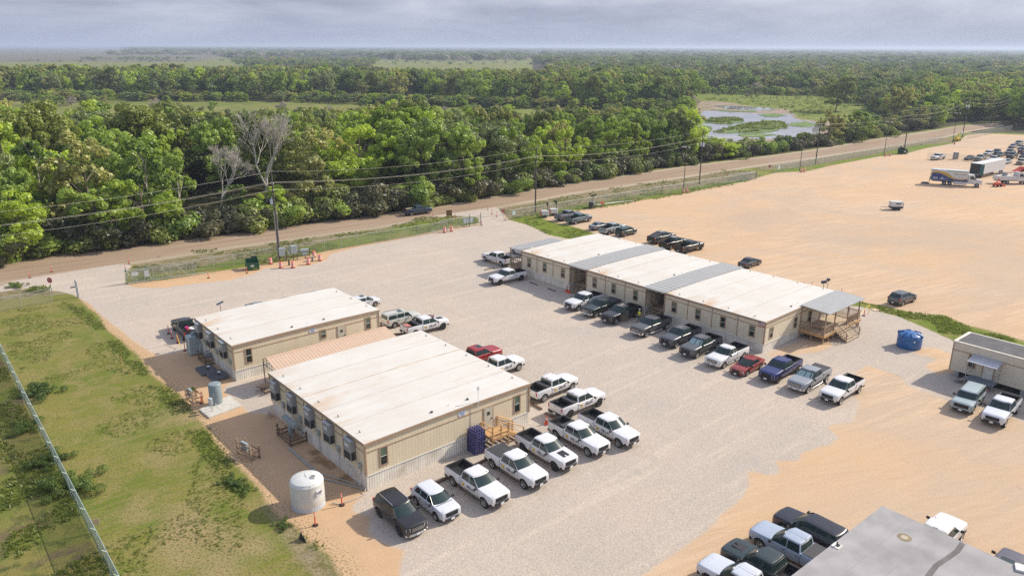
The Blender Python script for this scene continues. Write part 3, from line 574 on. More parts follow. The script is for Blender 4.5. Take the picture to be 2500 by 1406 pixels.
def scatter_object(name, pts, sc, rz, idx, coll):
    me = bpy.data.meshes.new(name); me.vertices.add(len(pts)); me.vertices.foreach_set('co', np.array(pts, np.float32).ravel())
    a = me.attributes.new('scl', 'FLOAT_VECTOR', 'POINT'); a.data.foreach_set('vector', np.array(sc, np.float32).ravel())
    a = me.attributes.new('rotz', 'FLOAT', 'POINT'); a.data.foreach_set('value', np.array(rz, np.float32)); a = me.attributes.new('pick', 'INT', 'POINT'); a.data.foreach_set('value', np.array(idx, np.int32))
    o = link(name, me); ng = bpy.data.node_groups.new(name, 'GeometryNodeTree'); ng.interface.new_socket('Geometry', in_out='INPUT', socket_type='NodeSocketGeometry'); ng.interface.new_socket('Geometry', in_out='OUTPUT', socket_type='NodeSocketGeometry')
    def gn(t): return ng.nodes.new(t)
    gi, go, ip, ci, cx = gn('NodeGroupInput'), gn('NodeGroupOutput'), gn('GeometryNodeInstanceOnPoints'), gn('GeometryNodeCollectionInfo'), gn('ShaderNodeCombineXYZ')
    ci.inputs['Collection'].default_value = coll; ci.inputs['Separate Children'].default_value = True; ci.inputs['Reset Children'].default_value = True
    def na(n, t): q = gn('GeometryNodeInputNamedAttribute'); q.data_type = t; q.inputs['Name'].default_value = n; return q.outputs['Attribute']
    l = ng.links.new; l(gi.outputs[0], ip.inputs['Points']); l(ci.outputs[0], ip.inputs['Instance']); ip.inputs['Pick Instance'].default_value = True; l(na('pick', 'INT'), ip.inputs['Instance Index'])
    l(na('rotz', 'FLOAT'), cx.inputs[2]); l(cx.outputs[0], ip.inputs['Rotation']); l(na('scl', 'FLOAT_VECTOR'), ip.inputs['Scale']); l(ip.outputs[0], go.inputs[0])
    md = o.modifiers.new('scatter', 'NODES'); md.node_group = ng; return o
fo = scatter_object('distant_forest', pts, sc, rz, idx, src); tag(fo, 'far-off mixed woods reaching back to the horizon beyond the meadow', 'forest', kind='stuff')
print('forest points', len(pts), 'near trees', len(PL))
# ---------------------------------------------------------------- vehicles
def paintmat():
    M = bpy.data.materials.new('car_paint'); M.use_nodes = True; nt = M.node_tree; P = nt.nodes['Principled BSDF']; l = nt.links.new
    oi = nt.nodes.new('ShaderNodeObjectInfo'); tc_ = nt.nodes.new('ShaderNodeTexCoord'); s = nt.nodes.new('ShaderNodeSeparateXYZ'); l(tc_.outputs['Object'], s.inputs[0])
    n = nt.nodes.new('ShaderNodeTexNoise'); n.inputs['Scale'].default_value = 2.2; n.inputs['Detail'].default_value = 5; l(tc_.outputs['Object'], n.inputs['Vector'])
    mr_ = nt.nodes.new('ShaderNodeMapRange'); mr_.inputs[1].default_value = 1.0; mr_.inputs[2].default_value = .35; mr_.inputs[3].default_value = 0; mr_.inputs[4].default_value = .34; l(s.outputs['Z'], mr_.inputs[0])
    mu = nt.nodes.new('ShaderNodeMath'); mu.operation = 'MULTIPLY'; l(mr_.outputs[0], mu.inputs[0]); l(n.outputs['Fac'], mu.inputs[1])
    ad = nt.nodes.new('ShaderNodeMath'); ad.operation = 'MULTIPLY_ADD'; ad.inputs[1].default_value = .015; l(n.outputs['Fac'], ad.inputs[0]); l(mu.outputs[0], ad.inputs[2])
    m_ = nt.nodes.new('ShaderNodeMix'); m_.data_type = 'RGBA'; m_.inputs['B'].default_value = (.42, .33, .24, 1); l(ad.outputs[0], m_.inputs['Factor']); l(oi.outputs['Color'], m_.inputs['A']); l(m_.outputs['Result'], P.inputs['Base Color'])
    P.inputs['Roughness'].default_value = .32; P.inputs['Coat Weight'].default_value = .35; P.inputs['Coat Roughness'].default_value = .18; return M
PAINT = paintmat()
GLASS = mat('tinted_glass', (.022,.04,.04), rough=.10, var=.2, spec=.45); BLK = mat('black_plastic', (.022,.022,.024), rough=.5); TYRE = mat('tyre_rubber', (.022,.021,.02), rough=.85)
RIM = mat('alloy_rim', (.55,.55,.56), rough=.28, metal=.8); RIMD = mat('dark_rim', (.03,.03,.032), rough=.4); CHROME = mat('chrome_trim', (.62,.63,.65), rough=.2, metal=.9); LAMP = mat('clear_lamp', (.42,.44,.46), rough=.12, spec=.9)
AMB = mat('amber_lamp', (.55,.16,.04), rough=.2); RED = mat('red_lamp', (.42,.015,.02), rough=.2, spec=.8); PLATE = mat('plate_white', (.72,.72,.72), rough=.5); LINER = mat('bed_liner_black', (.018,.018,.019), rough=.8, bump=.4, bscale=14)
VINYL = mat('tonneau_vinyl', (.045,.045,.05), rough=.65); NAVY = mat('navy_lettering', (.012,.018,.05), rough=.5); YEL = mat('yellow_decal', (.80,.52,.01), rough=.5); SHADE = mat('reflective_sunshade', (.30,.42,.42), rough=.3); SEAM = mat('panel_gap', (.02,.02,.022), rough=.9)
def lerp(a, b, t): return a+(b-a)*t
SPECS = {
 'pickup': dict(prof=[(2.93,1.00,.76,.50),(2.90,1.10,.87,.48),(2.80,1.18,.93,.47),(2.55,1.22,.97,.48),(2.2,1.24,.99,.49),(1.5,1.28,1.0,.49),(1.30,1.30,1.0,.49),(-.98,1.31,1.0,.49),(-1.03,1.38,1.0,.50),(-2.95,1.37,.99,.5),(-3.05,1.35,.96,.52)],
    ax=(1.96,-2.0), wr=.43, g=dict(b=(1.44,-1.0,.95), t=(.58,-.86,.77), zb=1.22, zt=1.85, zr=1.935, bow=.20, rbow=.05), side=[((1.20,.10),(.52,.10)), ((.04,-.88),(.04,-.76))], bed=True),
 'old_pickup': dict(prof=[(2.93,.95,.80,.46),(2.90,1.05,.92,.42),(2.80,1.12,.97,.40),(2.55,1.16,.99,.40),(2.2,1.18,1.0,.40),(1.4,1.22,1.0,.40),(1.25,1.25,1.0,.40),(-.55,1.25,1.0,.40),(-.60,1.30,1.0,.42),(-2.95,1.30,.99,.5),(-3.05,1.28,.96,.52)],
    ax=(1.96,-2.0), wr=.39, g=dict(b=(1.28,-.56,.92), t=(.62,-.48,.75), zb=1.21, zt=1.80, zr=1.88, bow=.20, rbow=.05), side=[((1.08,.05),(.58,.05)), ((-.04,-.44),(-.04,-.40))], bed=True, bx=-.66),
 'suv': dict(prof=[(2.47,.72,.70,.32),(2.44,.95,.82,.28),(2.34,1.05,.90,.26),(2.1,1.09,.95,.26),(1.3,1.14,.97,.26),(1.0,1.16,.98,.26),(-2.1,1.18,.965,.28),(-2.36,1.14,.90,.34),(-2.46,.98,.84,.4)],
    ax=(1.5,-1.45), wr=.385, g=dict(b=(1.22,-2.32,.90), t=(.46,-2.05,.74), zb=1.12, zt=1.68, zr=1.755, bow=.22, rbow=.10), side=[((1.02,.12),(.44,.12)), ((.03,-.95),(.03,-.92)), ((-1.03,-2.0),(-1.0,-1.85))]),
 'box_suv': dict(prof=[(2.40,.80,.84,.36),(2.38,1.02,.90,.33),(2.25,1.10,.94,.3),(2.0,1.12,.95,.3),(1.3,1.16,.96,.3),(1.1,1.18,.96,.3),(-2.2,1.18,.95,.3),(-2.35,1.16,.93,.34),(-2.42,1.0,.9,.4)],
    ax=(1.45,-1.4), wr=.38, g=dict(b=(1.16,-2.36,.90), t=(.66,-2.28,.80), zb=1.14, zt=1.70, zr=1.775, bow=.14, rbow=.05), side=[((1.0,.14),(.66,.14)), ((.05,-.95),(.05,-.93)), ((-1.03,-2.18),(-1.03,-2.12))]),
 'crossover': dict(prof=[(2.18,.70,.70,.3),(2.14,.90,.82,.26),(2.02,.98,.87,.24),(1.8,1.02,.895,.24),(1.1,1.08,.905,.24),(.9,1.10,.905,.24),(-1.8,1.13,.90,.26),(-2.08,1.08,.84,.34),(-2.18,.92,.78,.42)],
    ax=(1.32,-1.33), wr=.35, g=dict(b=(1.12,-2.08,.84), t=(.36,-1.66,.68), zb=1.06, zt=1.55, zr=1.625, bow=.22, rbow=.10), side=[((.92,.10),(.36,.10)), ((.02,-.82),(.02,-.80)), ((-.9,-1.6),(-.88,-1.35))]),
 'sedan': dict(prof=[(2.32,.58,.60,.24),(2.28,.70,.74,.2),(2.12,.77,.84,.19),(1.85,.81,.875,.18),(1.2,.88,.89,.18),(.95,.91,.89,.18),(-1.5,.97,.885,.2),(-1.95,.99,.86,.24),(-2.22,.95,.77,.32),(-2.32,.80,.68,.38)],
    ax=(1.40,-1.30), wr=.33, g=dict(b=(1.08,-1.78,.80), t=(.22,-1.02,.62), zb=.90, zt=1.36, zr=1.43, bow=.22, rbow=.14), side=[((.84,.02),(.26,.02)), ((-.06,-1.15),(-.06,-.86))]),
}
def surf(g, face, s, t, off=0.0):
    """point on the glasshouse: face f/r/l/R, s across, t up"""
    z = lerp(g['zb'], g['zt'], t); w = lerp(g['b'][2], g['t'][2], t); xf = lerp(g['b'][0], g['t'][0], t); xr = lerp(g['b'][1], g['t'][1], t)
    if face == 'f': return (xf-g['bow']*abs(s)**2.4+off, s*w, z+off*.9)
    if face == 'r': return (xr+g['rbow']*abs(s)**2.4-off, s*w, z+off*.3)
    return (s, (w+off)*(1 if face == 'l' else -1), z+off*.3)
def body_mesh(kind):
    S = SPECS[kind]; b = MB(); secs = []
    for (x, zt, w, zb) in S['prof']:
        cr = .045 if x > 1.25 else .0
        half = [(w*.80, zb), (w*.95, zb+.06), (w, zb+.22), (w*1.005, lerp(zb, zt, .55)), (w*.995, zt-.16), (w*.97, zt-.05), (w*.92, zt-.005), (w*.60, zt+cr*.8), (w*.28, zt+cr)]
        ring = [(x, -y, z) for y, z in half]+[(x, y, z) for y, z in reversed(half)]; secs.append(ring)
    n = len(secs[0]); vs = [p for r in secs for p in r]; fs = []
    for i in range(len(secs)-1): fs += [(i*n+j, i*n+(j+1) % n, (i+1)*n+(j+1) % n, (i+1)*n+j) for j in range(n)]
    fs += [tuple(range(n)), tuple(range(len(secs)*n-1, (len(secs)-1)*n-1, -1))]; b.add(vs, fs)
    o = b.build('tmp', [PAINT, BLK], smooth=True); cut = []
    for ax in S['ax']:
        for sgn in (-1, 1): c = MB().cyl((ax, sgn*.60, S['wr']), (ax, sgn*1.3, S['wr']), S['wr']+.095, n=20, m=0).build('cut', BLK); cut.append(c)
    if S.get('bed'): x0 = S.get('bx', -1.08); cut.append(MB().box(((x0-2.93)/2, 0, 1.5), (x0+2.93, 1.62, 1.16)).build('cut', BLK))
    for c in cut:
        for p in c.data.polygons: p.material_index = 0
        md = o.modifiers.new('b', 'BOOLEAN'); md.operation = 'DIFFERENCE'; md.object = c; md.solver = 'EXACT'
        try: md.material_mode = 'TRANSFER'
        except Exception: pass
    bpy.context.view_layer.update(); me = bpy.data.meshes.new_from_object(o.evaluated_get(bpy.context.evaluated_depsgraph_get()))
    for c in cut: bpy.data.objects.remove(c)
    bpy.data.objects.remove(o)
    # glasshouse with body-coloured roof
    g = S['g']; H = MB(); ss = [-1,-.85,-.6,-.3,0,.3,.6,.85,1]; rings = []
    for t in (-.06, 0, .5, 1.0): rings.append([surf(g, 'f', s, t) for s in ss]+[surf(g, 'r', s, t) for s in reversed(ss)])
    top = rings[-1]; cx = sum(p[0] for p in top)/len(top)
    for k, z in ((.955, lerp(g['zt'], g['zr'], .62)), (.86, lerp(g['zt'], g['zr'], .9)), (.5, g['zr'])): rings.append([(cx+(p[0]-cx)*k, p[1]*k, z) for p in top])
    n = len(rings[0]); vs = [p for r in rings for p in r]; fs = [(i*n+j, i*n+(j+1) % n, (i+1)*n+(j+1) % n, (i+1)*n+j) for i in range(len(rings)-1) for j in range(n)]
    fs += [tuple(range(n-1, -1, -1)), tuple(range((len(rings)-1)*n, len(rings)*n))]; H.add(vs, fs); hm = H.mesh('h', PAINT)
    bb = bmesh.new(); bb.from_mesh(me); bb.from_mesh(hm); bb.to_mesh(me); bb.free()
    me.polygons.foreach_set('use_smooth', [True]*len(me.polygons)); me.set_sharp_from_angle(angle=R(34)); me.name = kind+'_body'; bpy.data.meshes.remove(hm)
    if not any(mm == PAINT for mm in me.materials): me.materials.clear(); me.materials.append(PAINT); me.materials.append(BLK)
    return me
def panel(g, face, s0, s1, t0, t1, ns, nt, s0t=None, s1t=None, off=.012):
    b = MB(); vs = []
    s0t = s0 if s0t is None else s0t; s1t = s1 if s1t is None else s1t
    for o_ in (off, -.01):
        for j in range(nt+1):
            u = j/nt; t = lerp(t0, t1, u)
            for i in range(ns+1): vs.append(surf(g, face, lerp(lerp(s0, s0t, u), lerp(s1, s1t, u), i/ns), t, o_))
    n = ns+1; N = n*(nt+1); fs = []
    for j in range(nt):
        for i in range(ns): a = j*n+i; fs += [(a, a+1, a+1+n, a+n), (N+a, N+a+n, N+a+1+n, N+a+1)]
    rim = [i for i in range(n)]+[j*n+ns for j in range(1, nt+1)]+[nt*n+i for i in range(ns-1, -1, -1)]+[j*n for j in range(nt-1, 0, -1)]
    for a, c in zip(rim, rim[1:]+rim[:1]): fs.append((a, N+a, N+c, c))
    b.add(vs, fs); return b
_vm = {}
def vmesh(key, fn):
    if key not in _vm: _vm[key] = fn()
    return _vm[key]
def wheel_meshes(r, w, style):
    t = MB().lathe([(r*.60, -w/2), (r*.93, -w/2), (r, -w*.38), (r, w*.38), (r*.93, w/2), (r*.62, w/2), (r*.58, w*.36)], n=20).mesh('tyre', TYRE, smooth=True)
    rm = MB(); M = RIMD if style == 'dark' else RIM
    rm.lathe([(r*.60, w*.30), (r*.64, w*.50), (r*.57, w*.50), (r*.52, w*.34)], n=20)
    for k in range(6):
        a = k*pi/3; rm.box((cos(a)*r*.30, sin(a)*r*.30, w*.42), (r*.58, r*.13, .03), rz=a)
    rm.cyl((0,0,w*.3), (0,0,w*.48), r*.15, n=10); rm.cyl((0,0,w*.18), (0,0,w*.22), r*.60, n=20, m=1)
    rim = rm.mesh('rim', [M, BLK], smooth=True)
    for q in (t, rim): q.transform(Matrix.Rotation(-pi/2, 4, 'X'))
    return t, rim
def vehicle(kind, color, label, pos, hd, group=None, logo=False, cover=None, hood=None, box=False, chrome=False, ribs=False, sunroof=False, rim='alloy', cargo=None, door=False, rack=False, steps=False, lod=0, scale=None, shade=False, amber=False, cat=None, rails=False, name=None):
    S = SPECS[kind]; g = S['g']; isP = kind.endswith('pickup'); wr = S['wr']; P0 = S['prof'][0]; PL_ = S['prof'][-1]
    nm = name or ('pickup_truck' if isP else 'sedan' if kind == 'sedan' else 'suv')
    t = thing(nm, label, cat or ('pickup truck' if isP else 'sedan' if kind == 'sedan' else 'suv'), (pos[0], pos[1], 0), hd, group)
    if scale: t.scale = scale
    bo = link('body', vmesh((kind, 'body'), lambda: body_mesh(kind)), t); bo.color = (*color, 1)
    def part(nme, key, fn, parent=t, col=False, loc=None, rz=0):
        o = link(nme, vmesh((kind,)+key, fn), parent, loc, rz)
        if col: o.color = (*color, 1)
        return o
    WS = part('windshield', ('ws',), lambda: panel(g, 'f', -.93, .93, .05, .95, 8, 2).mesh('windshield', GLASS, smooth=True))
    part('rear_window', ('rw',), lambda: panel(g, 'r', -.84, .84, .12, .9, 4, 2).mesh('rear_window', GLASS, smooth=True))
    for fc_ in ('l', 'R'):
        for i, ((a, b_), (a2, b2)) in enumerate(S['side']): part('side_window', ('sw', fc_, i), lambda: panel(g, fc_, a, b_, .08, .94, 1, 1, a2, b2).mesh('side_window', GLASS))
    for k, ax in enumerate(S['ax']):
        for sgn in (1, -1):
            y = sgn*(S['prof'][4][2]-.135); tm, rmm = vmesh((kind, 'wheel', rim), lambda: wheel_meshes(wr, .26, rim)); w = link('wheel', tm, t, (ax, y, wr), 0 if sgn > 0 else pi); link('rim', rmm, w)
    fx = P0[0]; W0 = S['prof'][2][2]; zt = P0[1]; ztop = S['prof'][2][1]
    gz = lerp(P0[3], ztop, .62); gh = (ztop-P0[3])*.47; gw = P0[2]*1.5
    GM = CHROME if chrome else BLK
    def grille():
        b = MB().prism([(fx-.10, -gw/2-.05), (fx+.015, -gw/2), (fx+.045, 0), (fx+.015, gw/2), (fx-.10, gw/2+.05)], gz-gh/2, gz+gh/2, m=0)
        for i in range(3): b.box((fx+.04, 0, gz-gh/2+gh*(.22+.28*i)), (.035, gw*.9, .03), m=1)
        return b.mesh('grille', [BLK, GM])
    part('grille', ('grille', chrome), grille)
    for s in (1, -1):
        part('headlight', ('hl', s, amber), lambda: MB().prism([(fx-.26, s*W0*.985), (fx-.09, s*W0*.985), (fx-.0, s*(gw/2+.05)), (fx-.2, s*(gw/2+.05))], gz+gh*.02, gz+gh*.5, m=0).prism([(fx-.27, s*W0*.99), (fx-.08, s*W0*.99), (fx+.012, s*(gw/2+.03)), (fx-.2, s*(gw/2+.03))], gz-gh*.22, gz, m=1).mesh('headlight', [LAMP, AMB if amber else LAMP]))
        if isP: part('taillight', ('tl', s), lambda: MB().box((-3.03, s*.90, PL_[1]-.24), (.10, .13, .40)).mesh('taillight', RED, bevel=.015))
        elif kind == 'sedan': part('taillight', ('tl', s), lambda: MB().box((-2.22, s*.62, .80), (.16, .32, .14)).mesh('taillight', RED, bevel=.015))
        else: part('taillight', ('tl', s), lambda: MB().box((PL_[0]+.10, s*(PL_[2]-.02), PL_[1]+.02), (.16, .16, .30)).mesh('taillight', RED, bevel=.015))
    if lod > 1: return t
    bz0 = P0[3]-.04; BM = CHROME if chrome else BLK
    part('front_bumper', ('fb', chrome), lambda: MB().prism([(fx-.34, -W0-.015), (fx-.12, -W0-.02), (fx+.06, -gw/2), (fx+.10, 0), (fx+.06, gw/2), (fx-.12, W0+.02), (fx-.34, W0+.015), (fx-.3, 0)], bz0, bz0+(.24 if isP else .16)).mesh('front_bumper', BM, bevel=.02))
    rb = PL_[0]
    part('rear_bumper', ('rb', chrome), lambda: MB().prism([(rb+.3, -PL_[2]-.03), (rb-.05, -PL_[2]-.01), (rb-.13, -PL_[2]*.7), (rb-.13, PL_[2]*.7), (rb-.05, PL_[2]+.01), (rb+.3, PL_[2]+.03), (rb+.25, 0)], PL_[3]-.06, PL_[3]+(.16 if isP else .12)).mesh('rear_bumper', BM, bevel=.02))
    part('license_plate', ('lp', 0), lambda: MB().box((fx+.115, 0, bz0+.12), (.02, .31, .16)).mesh('license_plate', PLATE)); part('license_plate', ('lp', 1), lambda: MB().box((rb-.14, 0, PL_[3]+.06), (.02, .31, .16)).mesh('license_plate', PLATE))
    mx_ = g['b'][0]-.30; mz = g['zb']+.09
    for s in (1, -1): part('side_mirror', ('mir', s), lambda: MB().box((mx_, s*(g['b'][2]+.20), mz), (.12, .24, .20)).box((mx_+.02, s*(g['b'][2]+.06), mz-.05), (.06, .14, .05)).mesh('side_mirror', BLK, bevel=.02))
    sw = S['prof'][5][2]
    def seams():
        b = MB()
        xs = [S['side'][0][0][0]+.08, (S['side'][0][0][1]+S['side'][1][0][0])/2, S['side'][1][0][1]-(.06 if isP else -.0)]
        for s in (1, -1):
            for x in xs: b.box((x, s*(sw*1.002), lerp(P0[3], g['zb'], .52)), (.014, .012, (g['zb']-P0[3])*.80))
            if isP: b.box((S.get('bx', -1.08)+.055, s*sw, .9), (.022, .014, .86))
        b.box((g['b'][0]+.06, 0, g['zb']+.02), (.05, 1.45, .03)); return b.mesh('panel_gaps', SEAM)
    part('panel_gaps', ('seams',), seams)
    for s in (1, -1):
        for i, ((a, b_), _) in enumerate(S['side'][:2]): part('door_handle', ('dh', s, i, chrome), lambda: MB().box((b_+.13, s*(sw*1.005+.012), g['zb']-.17), (.17, .03, .035)).mesh('door_handle', CHROME if chrome else BLK))
    if isP:
        bx = S.get('bx', -1.08); zr_ = S['prof'][-2][1]; xm = (bx-2.93)/2; xl = bx+2.93
        if cover == 'tonneau':
            part('tonneau_cover', ('ton',), lambda: MB().box((xm, 0, zr_+.02), (xl+.04, 1.74, .05)).box((xm-.45, 0, zr_+.052), (.04, 1.7, .015)).box((xm+.45, 0, zr_+.052), (.04, 1.7, .015)).mesh('tonneau_cover', VINYL, bevel=.012))
        else:
            def liner():
                b = MB().box((xm, 0, .945), (xl-.02, 1.60, .03)).box((xm, .79, 1.16), (xl-.02, .03, .44)).box((xm, -.79, 1.16), (xl-.02, .03, .44)).box((bx-.02, 0, 1.16), (.03, 1.58, .44)).box((-2.90, 0, 1.16), (.03, 1.58, .44))
                for s in (1, -1):
                    b.box((xm, s*.88, zr_+.012), (xl+.05, .10, .03)); b.box((-1.75 if bx < -1 else -1.9, s*.70, 1.08), (1.0, .20, .24))
                for i in range(9): b.box((xm, -.7+i*.175, .968), (xl-.05, .05, .018))
                b.box((-2.96, 0, zr_+.008), (.09, 1.7, .025)); return b.mesh('bed_liner', LINER)
            part('bed_liner', ('liner',), liner)
        part('tailgate', ('tg',), lambda: MB().box((-3.055, 0, zr_-.27), (.03, 1.50, .50)).box((-3.075, 0, zr_-.12), (.02, .26, .07), m=1).mesh('tailgate', [PAINT, BLK], bevel=.008), col=True)
        if box: part('tool_box', ('tbx',), lambda: MB().box((bx-.32, 0, zr_-.02), (.50, 1.66, .32)).mesh('tool_box', VINYL, bevel=.02))
        if steps or chrome:
            for s in (1, -1): part('side_step', ('st', s, chrome), lambda: MB().tube([(1.35, s*.93, .45), (1.25, s*1.03, .38), (-.95, s*1.03, .38), (-1.05, s*.93, .45)], .045, 8).mesh('side_step', CHROME if chrome else BLK, smooth=True))
        if cover == 'cap': part('canopy_cap', ('cap',), lambda: MB().prism([(bx+.05, 1.38), (-3.0, 1.38), (-2.85, 1.42), (bx+.08, 1.86)], -.80, .80, axis='y').mesh('canopy_cap', VINYL, bevel=.02))
    if ribs: part('roof_ribs', ('ribs',), lambda: (lambda b: ([b.box(((g['t'][0]+g['t'][1])/2, y, g['zr']+.004-abs(y)*.045), (abs(g['t'][0]-g['t'][1])*.78, .05, .022)) for y in (-.5,-.25,0,.25,.5)], b)[1])(MB()).mesh('roof_ribs', PAINT, bevel=.006), col=True)
    if isP: part('hood_creases', ('hc',), lambda: MB().prism([(1.5,.52),(2.55,.60),(2.55,.63),(1.5,.57)], 1.20, 1.252).prism([(1.5,-.52),(2.55,-.60),(2.55,-.63),(1.5,-.57)], 1.20, 1.252).prism([(1.6,.18),(2.5,.22),(2.5,.245),(1.6,.21)], 1.20, 1.279).prism([(1.6,-.18),(2.5,-.22),(2.5,-.245),(1.6,-.21)], 1.20, 1.279).mesh('hood_creases', PAINT), col=True)
    if hood: part('hood_decal', ('hd',), lambda: MB().prism([(1.55,-.36),(1.55,.36),(2.45,.30),(2.45,.12),(2.2,.10),(2.2,-.10),(2.45,-.12),(2.45,-.30)], 1.22, 1.327).mesh('hood_decal', BLK))
    if sunroof: part('sunroof', ('sr',), lambda: MB().box((lerp(g['t'][0], g['t'][1], .28), 0, g['zr']-.005), (.62, .80, .03)).mesh('sunroof', GLASS, bevel=.01))
    if rails:
        for s in (1, -1): part('roof_rail', ('rr', s, rails), lambda: MB().tube([(g['t'][0]-.25, s*g['t'][2]*.90, g['zt']+.04), (g['t'][0]-.4, s*g['t'][2]*.91, g['zr']+.03), (g['t'][1]+.35, s*g['t'][2]*.91, g['zr']+.03), (g['t'][1]+.2, s*g['t'][2]*.90, g['zt']+.04)], .022, 6).mesh('roof_rail', CHROME if rails == 'chrome' else BLK, smooth=True))
    if isP: part('cab_lamp', ('cl',), lambda: MB().box((.50, .50, g['zr']-.035), (.14, .06, .03)).box((-.78, 0, g['zr']-.02), (.04, .3, .03)).mesh('cab_lamp', BLK))
    if shade: part('sunshade', ('shd',), lambda: MB().add([surf(g,'f',s,t,.016) for t in (.10,.84) for s in (-.86,-.45,-.05)]+[surf(g,'f',s,t,.016) for t in (.10,.84) for s in (.05,.45,.86)], [(0,1,4,3),(1,2,5,4),(6,7,10,9),(7,8,11,10)]).mesh('sunshade', SHADE, recalc=False), parent=WS)
    if cargo == 'junk':
        cm_ = [mat('cargo_white', (.65,.62,.60)), mat('cargo_magenta', (.45,.03,.16)), mat('cargo_red', (.60,.06,.04)), mat('cargo_grey', (.16,.16,.17))]; b = MB(); rj = random.Random(4)
        for i in range(14): b.box((-1.4-rj.random()*1.4, rj.uniform(-.5,.5), 1.02+rj.random()*.2), (rj.uniform(.2,.5), rj.uniform(.2,.5), rj.uniform(.15,.3)), rz=rj.random()*3, m=rj.choice([0,0,1,2,3]))
        cg_ = tag(b.build('load', cm_), 'white, magenta and red boxes and bags piled in a black pickup bed', 'cargo'); cg_.location = t.location; cg_.rotation_euler = t.rotation_euler
    if cargo == 'plank': cg_ = tag(MB().box((-2.62, .0, 1.37), (.66, 1.2, .05)).build('board', mat('red_board', (.42,.16,.12))), 'reddish board lying across the tail of a white pickup bed', 'board'); cg_.location = t.location; cg_.rotation_euler = t.rotation_euler
    if cargo == 'lumber': cg_ = tag(MB().box((-1.9, .1, 1.40), (1.7, .5, .12)).build('lumber', mat('pale_lumber', (.5,.40,.26))), 'pale boards carried in the bed of the truck on the road', 'lumber'); cg_.location = t.location; cg_.rotation_euler = t.rotation_euler
    if logo:
        for s in (1, -1):
            def lg():
                me = text_mesh('PHILLIPS', .27, NAVY, 'company_lettering', .006, 1.05); me.transform(Matrix.Rotation(pi/2, 4, 'X'))
                if s > 0: me.transform(Matrix.Rotation(pi, 4, 'Z'))
                me.transform(Matrix.Translation((.42 if s < 0 else .35, s*(sw*1.006+.008), .90))); return me
            part('company_lettering', ('logo', s), lg)
            bxx = -.52 if s < 0 else 1.22
            part('company_badge', ('badge', s), lambda: MB().box((bxx, s*(sw*1.006+.006), .92), (.24, .016, .27), m=0).box((bxx+.02, s*(sw*1.006+.014), .94), (.11, .014, .10), ry=.6, m=1).box((bxx-.03, s*(sw*1.006+.014), .87), (.10, .014, .05), ry=-.5, m=1).mesh('company_badge', [YEL, NAVY]))
    if door:   # front left door standing open
        d = link('open_door', vmesh((kind, 'odoor'), lambda: MB().box((-.5, 0, .82), (1.0, .05, .86)).prism([(-1.0, 1.25), (0, 1.25), (-.35, 1.80), (-1.0, 1.80)], -.012, .012, m=1, axis='y').mesh('open_door', [PAINT, GLASS])), t, (1.16, 1.0, 0), R(-62)); d.color = (*color, 1)
    return t

def at_wheel(kind, which, x, y, hd):
    """centre of a vehicle whose given wheel touches the ground at photo point (x, y)"""
    p = gp(x, y); S = SPECS[kind]; ax = S['ax'][0] if which[0] == 'F' else S['ax'][1]; yy = (1 if which[1] == 'L' else -1)*S['prof'][5][2]*.93
    return (p.x-(ax*cos(hd)-yy*sin(hd)), p.y-(ax*sin(hd)+yy*cos(hd)))
WH = (.66,.66,.67); BK_ = (.012,.012,.014); GY_ = (.075,.08,.09); SV = (.33,.35,.38); DG = (.035,.038,.045); RD = (.30,.012,.018)
def V(kind, which, x, y, deg, color, label, **k): h = R(deg); return vehicle(kind, color, label, at_wheel(kind, which, x, y, h), h, **k)
g1 = 'vehicles parked along the front building'; NA = -50.0
V('suv','RR',926,1261,NA-1,BK_,'black SUV with chrome grille at the near end of the row by the front building',group=g1,chrome=True,rim='dark',rails='chrome')
V('crossover','RR',1017,1231.6,NA,(.60,.62,.66),'small white crossover between the black SUV and the first company pickup',group=g1,amber=False)
V('pickup','RR',1106,1185.6,NA+1,WH,'white company pickup with open bed beside the small white crossover',group=g1,logo=True,amber=True,steps=True)
V('pickup','RR',1202.6,1143.5,NA,WH,'white company pickup with flat black bed cover',group=g1,logo=True,cover='tonneau',amber=True,steps=True)
V('pickup','RR',1277,1103.6,NA,WH,'white company pickup with black decal on its hood',group=g1,logo=True,hood=True,amber=True,rim='dark',steps=True)
V('pickup','RR',1357,1071,NA,WH,'white company pickup with tool box, next to last of its angled row',group=g1,logo=True,box=True,amber=True,steps=True)
V('pickup','FR',1509,1092,NA,WH,'white company pickup at the far right end of the near row',group=g1,logo=True,amber=True,steps=True)
g2 = 'vehicles backed up to the end of the front buildings'
V('pickup','RR',1391.3,1021.5,40,WH,'white company pickup facing away beside the orange cone',group=g2,logo=True,box=True,rim='dark')
V('pickup','RR',1328.7,981.6,42,WH,'white company pickup facing away with its tail at the front building corner',group=g2,logo=True,box=True)
V('pickup','FR',1266.4,905.4,41,WH,'white company pickup half hidden by the front roof, beside the red truck',group=g2,logo=True)
V('pickup','FR',1212,881,41,RD,'dark red pickup half hidden by the front roof',group=g2,cover='tonneau',sunroof=True)
V('pickup','FR',1082,805,38,WH,'white company pickup with a reddish board in its bed and dark hood scoop',group=g2,logo=True,hood=True,cargo='plank',rim='dark',box=True)
V('box_suv','RR',964,801,39,(.50,.50,.46),'cream-white older SUV behind the gap between the two front buildings',group=g2,rails='black',sunroof=True)
V('crossover','FR',916.4,748.8,40,(.60,.62,.64),'white SUV partly hidden behind the far corner of the rear building',group=g2,sunroof=True)
g3 = 'vehicles parked behind the rear building'
